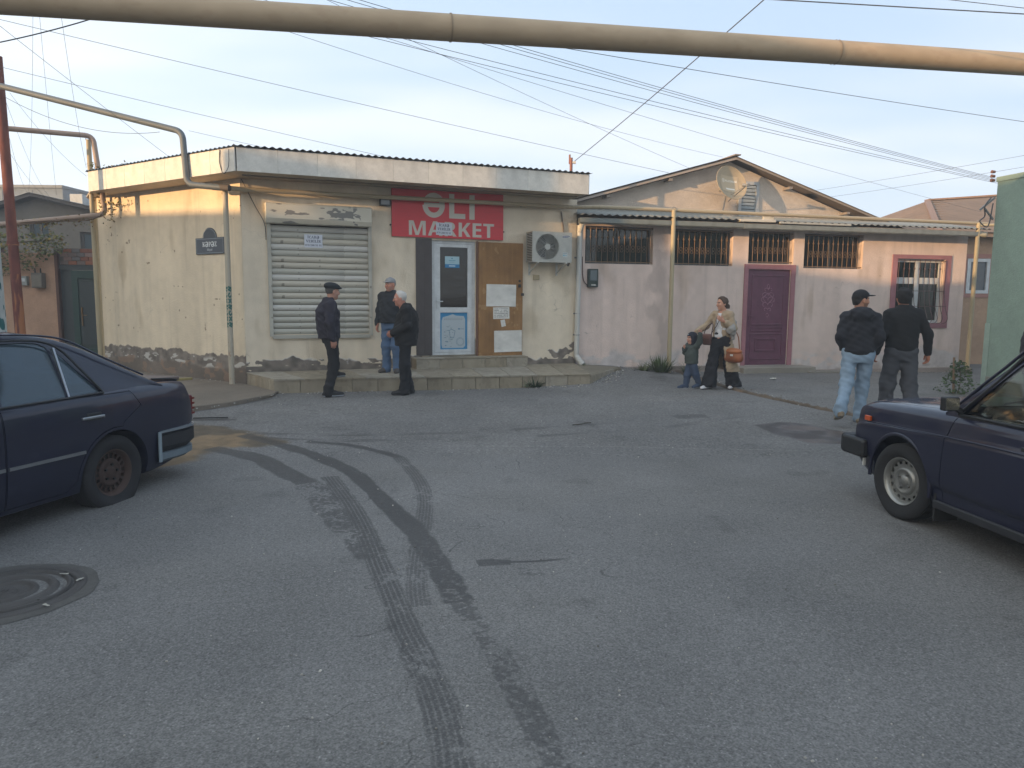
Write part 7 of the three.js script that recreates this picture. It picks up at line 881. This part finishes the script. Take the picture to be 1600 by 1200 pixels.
{ // woman with a long coat, two bags, hand in hand with the child
  const w = person({ label: 'person in a long beige coat, white top and wide black trousers holding a child\'s hand', pos: [3.53, 0, -12.45], rot: R(-50), S: 0.905, seed: 11, skin: 0xbf8f78, hair: 0x4a3a30, yaw: R(-22), pitch: 0.06,
    J: { head: [0, 1.60, 0.02], hipL: [0.09, 0.92, 0], hipR: [-0.09, 0.92, 0], kneeL: [0.12, 0.50, -0.10], ankL: [0.15, 0.10, -0.26], toeL: [0.17, 0.0, -0.07], kneeR: [-0.10, 0.50, 0.10], ankR: [-0.12, 0.085, 0.18], toeR: [-0.13, 0, 0.38], elR: [-0.29, 1.17, 0.08], wrR: [-0.44, 1.04, 0.24], elL: [0.25, 1.14, -0.02], wrL: [0.15, 1.28, 0.17], shL: [0.165, 1.395, -0.01], shR: [-0.165, 1.395, -0.01] }, twistR: 0.6,
    jacket: { name: 'top', color: 0xc9cace, hem: 0.97, w: 0.80, noSleeve: ['L', 'R'], collar: 1.42, mat: {}, fold: 0.004 }, shoe: [0xc8c8cc, 0x2a2a2e],
    hairStyle: { t: 0.018, top: 0.25, cutY: -0.10, front: 0.045, low: [-0.03, 0.085], curl: 0.004, extra: [El([0, -0.055, -0.105], [0.05, 0.055, 0.05], 0.02), B([0, -0.08, -0.12], [0.03, -0.14, -0.13], 0.03, 0.018, 0.03)] } });
  const { t, J, cg } = w;
  const P = [Lf([[0.80, 0, 0, 0.13, 0.11], [0.95, 0, 0, 0.152, 0.112], [1.04, 0, 0, 0.150, 0.110], [1.07, 0, 0, 0.146, 0.108]], 0.05)]; for (const s of ['L', 'R']) { const a = J['ank' + s], k = J['knee' + s]; P.push(B(J['hip' + s], k, 0.095, 0.10, 0.05), B(k, [a[0], 0.03, a[2]], 0.10, 0.15, 0.04)); }
  part('trousers', cg(meshOf(P, 0.014, { fold: 0.007, seed: 6, cuts: [(x, y, z) => 0.045 - y] })), cloth(0x16171e), t);
  const sl = []; for (const s of ['L', 'R']) { const q = Math.sign(J['sh' + s][0]); sl.push(B([q * 0.085, 1.41, -0.02], J['sh' + s], 0.066, 0.068, 0.04), B(J['sh' + s], J['el' + s], 0.066, 0.06, 0.03), B(J['el' + s], v3(J['el' + s]).lerp(v3(J['wr' + s]), 0.72).toArray(), 0.06, 0.058, 0.03)); }
  const shell = Lf([[0.34, 0.02, -0.14, 0.27, 0.23], [0.7, 0.01, -0.08, 0.215, 0.19], [1.0, 0, -0.03, 0.178, 0.155], [1.28, 0, -0.01, 0.172, 0.145], [1.40, 0, -0.015, 0.14, 0.11], [1.46, 0, -0.02, 0.085, 0.085]], 0.05), inner = Lf([[0.30, 0.02, -0.14, 0.25, 0.21], [0.7, 0.01, -0.08, 0.195, 0.17], [1.0, 0, -0.03, 0.158, 0.135], [1.28, 0, -0.01, 0.152, 0.125], [1.40, 0, -0.015, 0.12, 0.09], [1.50, 0, -0.02, 0.066, 0.066]], 0.05);
  part('coat', cg(meshOf([shell, ...sl], 0.012, { fold: 0.006, seed: 9, cuts: [(x, y, z) => (z > 0 || Math.hypot(x, z) < 0.3) && y < 1.5 && Math.abs(x) < 0.155 + (1.2 - y) * 0.08 ? -inner.f(x, y, z) : -1, (x, y, z) => (z > -0.02 ? Math.min(z + 0.02, (0.035 + Math.max(0, 1.4 - y) * 0.13) - Math.abs(x)) : -1)] })), cloth(0x9d8b74), t);
  part('scarf', cg(meshOf([B([0.20, 1.24, -0.04], [0.23, 1.12, 0.04], 0.075, 0.085, 0.04), B([0.24, 1.12, 0.02], [0.25, 0.96, 0.0], 0.06, 0.03, 0.04)], 0.012, { fold: 0.008 })), cloth(0x8d8a86), t);
  part('strap', cg(mg([tube([[0.07, 1.42, 0.02], [0.05, 1.32, 0.13], [-0.02, 1.18, 0.145], [-0.12, 1.05, 0.14]], 0.007, 24, 6), tube([[-0.06, 1.43, 0.03], [-0.03, 1.3, 0.135], [0.0, 1.2, 0.145]], 0.005, 20, 6)])), mat(0x4a3a3c), t);
  const toW = (x, y, z) => new THREE.Vector3(x, y, z).multiplyScalar(0.905).applyAxisAngle(new THREE.Vector3(0, 1, 0), R(-50)).add(new THREE.Vector3(3.53, 0, -12.45));
  const b1 = toW(-0.19, 0.93, 0.17), h1 = thing('shoulder_bag', 'small dark brown shoulder bag worn at the hip by the one in beige coat', 'bag', b1.toArray(), R(-50)); part('pouch', new RoundedBoxGeometry(0.16, 0.19, 0.075, 4, 0.03), mat(0x5a3a30, { roughness: 0.55, map: grimeS }), h1, [0, 0, 0]); part('flap', new RoundedBoxGeometry(0.165, 0.10, 0.083, 4, 0.03).translate(0, 0.047, 0.004), mat(0x63423a, { roughness: 0.5 }), h1); part('strap', tube([[-0.07, 0.08, 0], [-0.02, 0.2, 0], [0.09, 0.27, -0.01], [0.08, 0.08, 0]], 0.007, 24, 6), mat(0x4a3a3c), h1);
  const b2 = toW(0.27, 0.66, -0.02), h2 = thing('handbag', 'tan brown leather handbag hanging from the forearm of the one in beige coat', 'bag', b2.toArray(), R(-42)); const lm = mat(0x8a4f2c, { roughness: 0.5, map: grimeS });
  part('bag_body', meshOf([El([0, 0.0, 0], [0.155, 0.12, 0.075], 0.03), B([-0.10, -0.06, 0], [0.10, -0.06, 0], 0.062, 0.062, 0.05)], 0.008), lm, h2); part('flap', meshOf([El([0, 0.06, 0.01], [0.15, 0.06, 0.08], 0.03)], 0.008), mat(0x95582f, { roughness: 0.45 }), h2); part('handle', tube([[-0.10, 0.08, 0], [-0.06, 0.32, 0.0], [0.0, 0.40, 0.0], [0.06, 0.32, 0.0], [0.10, 0.08, 0]], 0.009, 30, 6), lm, h2); part('clasp', new RoundedBoxGeometry(0.05, 0.03, 0.01, 2, 0.004).translate(0, 0.0, 0.087), M.white, h2);
}
{ // the child
  const k = 0.535; person({ label: 'person, a small child in dark ear-flap hat, grey-green jacket and blue jeans', pos: [3.06, 0, -12.50], rot: R(-62), S: k, headScale: 1.55, shoeK: 1.6, seed: 14, skin: 0xc49480, hair: 0x3a302a, pitch: 0.05, yaw: R(-10),
    J: { head: [0, 1.60, 0.03], shL: [0.20, 1.36, 0], shR: [-0.20, 1.36, 0], elL: [0.30, 1.50, -0.02], wrL: [0.36, 1.76, 0.02], elR: [-0.25, 1.14, 0.06], wrR: [-0.10, 1.28, 0.24], hipL: [0.10, 0.72, 0], hipR: [-0.10, 0.72, 0], kneeL: [0.11, 0.45, -0.08], ankL: [0.13, 0.15, -0.24], toeL: [0.15, 0.03, 0.05], kneeR: [-0.10, 0.42, 0.08], ankR: [-0.11, 0.10, 0.12], toeR: [-0.12, 0, 0.42] },
    trousers: { color: 0x39475e, r: [0.125, 0.112, 0.088] }, jacket: { color: 0x3f4744, hem: 0.80, w: 1.16, belly: 0.05, sleeve: [0.095, 0.09, 0.075], collar: 1.46 }, shoe: [0x2a3a52, 0xb8bcc2],
    headwear: [{ name: 'ear_flap_hat', color: 0x1b1f2c, prims: [El([0, 0.045, -0.012], [0.094, 0.094, 0.108], 0.02), El([0.075, -0.05, 0.01], [0.03, 0.075, 0.05], 0.03), El([-0.075, -0.05, 0.01], [0.03, 0.075, 0.05], 0.03), El([0, -0.04, -0.07], [0.08, 0.06, 0.045], 0.03), B([0.06, -0.11, 0.03], [0.02, -0.13, 0.09], 0.022, 0.016, 0.02)], cuts: [(x, y, z) => (z > 0.02 && y < 0.05 ? 0.055 - Math.abs(x) - (z < 0.05 ? (0.05 - z) * 2 : 0) : -1)] }, { name: 'hat_badge', color: 0xb9bec6, cell: 0.004, prims: [El([0, 0.085, 0.085], [0.014, 0.012, 0.008])] }] });
}
// two men walking away on the right
person({ label: 'person in a black cap, dark hooded jacket and light blue jeans walking away', pos: [4.38, -0.055, -9.30], rot: R(163), S: 1.0, seed: 17, skin: 0xb08068, hair: 0x1c1a1a, yaw: R(-62), stubble: 0.5, hide: ['L', 'R'],
  J: { head: [0, 1.575, 0.05], shL: [0.165, 1.362, -0.01], shR: [-0.165, 1.362, -0.01], elL: [0.225, 1.12, -0.06], wrL: [0.165, 0.96, 0.08], elR: [-0.225, 1.12, -0.06], wrR: [-0.165, 0.96, 0.08], kneeL: [0.13, 0.52, -0.08], ankL: [0.22, 0.23, -0.38], toeL: [0.24, 0.06, -0.22], kneeR: [-0.08, 0.49, 0.10], ankR: [-0.07, 0.085, 0.10], toeR: [-0.08, 0, 0.3] },
  trousers: { color: 0x7b8fa2, r: [0.098, 0.078, 0.068], bunch: true, fold: 0.006 }, jacket: { color: 0x1c1e26, hem: 0.93, w: 0.98, sleeve: [0.07, 0.066, 0.056], hood: true, cuff: 0.03, fold: 0.006, band: 0x191b22 }, shoe: [0x6e6250, 0x8c8272], hairStyle: { t: 0.010, top: 0.2, cutY: -0.06, front: -0.01, low: [-0.02, 0.06], curl: 0.004 },
  headwear: [...baseCap(0x16181d), { name: 'cap_emblem', color: 0xa9aeb6, cell: 0.003, prims: [B([-0.035, 0.085, 0.092], [-0.018, 0.088, 0.100], 0.007, 0.007, 0.004), B([-0.012, 0.076, 0.102], [-0.012, 0.098, 0.098], 0.005, 0.005, 0.004), B([0.012, 0.088, 0.100], [0.03, 0.085, 0.094], 0.007, 0.007, 0.004)] }] });
person({ label: 'person with dark hair in a black sweater and grey jeans walking away', pos: [5.0, -0.052, -9.45], rot: R(176), S: 1.015, seed: 20, skin: 0xa8745c, hair: 0x191718, yaw: R(-5),
  J: { head: [0, 1.58, 0.03], shL: [0.178, 1.375, -0.01], shR: [-0.178, 1.375, -0.01], elL: [0.255, 1.13, -0.02], wrL: [0.285, 0.90, 0.06], elR: [-0.285, 1.13, -0.06], wrR: [-0.315, 0.90, -0.02], kneeL: [0.12, 0.49, 0.06], ankL: [0.13, 0.085, 0.06], toeL: [0.15, 0, 0.26], kneeR: [-0.11, 0.50, -0.03], ankR: [-0.12, 0.11, -0.16], toeR: [-0.13, 0, 0.03] },
  trousers: { color: 0x3e4046, r: [0.108, 0.09, 0.08], bunch: true, fold: 0.006 }, jacket: { name: 'sweater', color: 0x101115, hem: 0.955, w: 1.02, sleeve: [0.068, 0.058, 0.048], collar: 1.50, fold: 0.0035, band: 0x0e0f13 }, shoe: [0x1c1c20, 0x2a2a2c], hairStyle: { t: 0.018, top: 0.25, cutY: -0.07, front: 0.05, low: [-0.035, 0.06], curl: 0.006 } });
person({ label: 'person in dark clothes at the far right edge behind the boxy car', pos: [6.38, -0.06, -9.0], rot: R(60), S: 0.865, seed: 23, skin: 0xa8745c, hair: 0x1c1a1a, trousers: { color: 0x2a2b30 }, jacket: { color: 0x2c2b30, hem: 0.85, w: 1.1 }, shoe: [0x1c1c20, 0x2a2a2c], hairStyle: { t: 0.014, top: 0.25, cutY: -0.07, front: 0.03, low: [-0.03, 0.06] } });
sh(scene);
renderer.render(scene, camera);
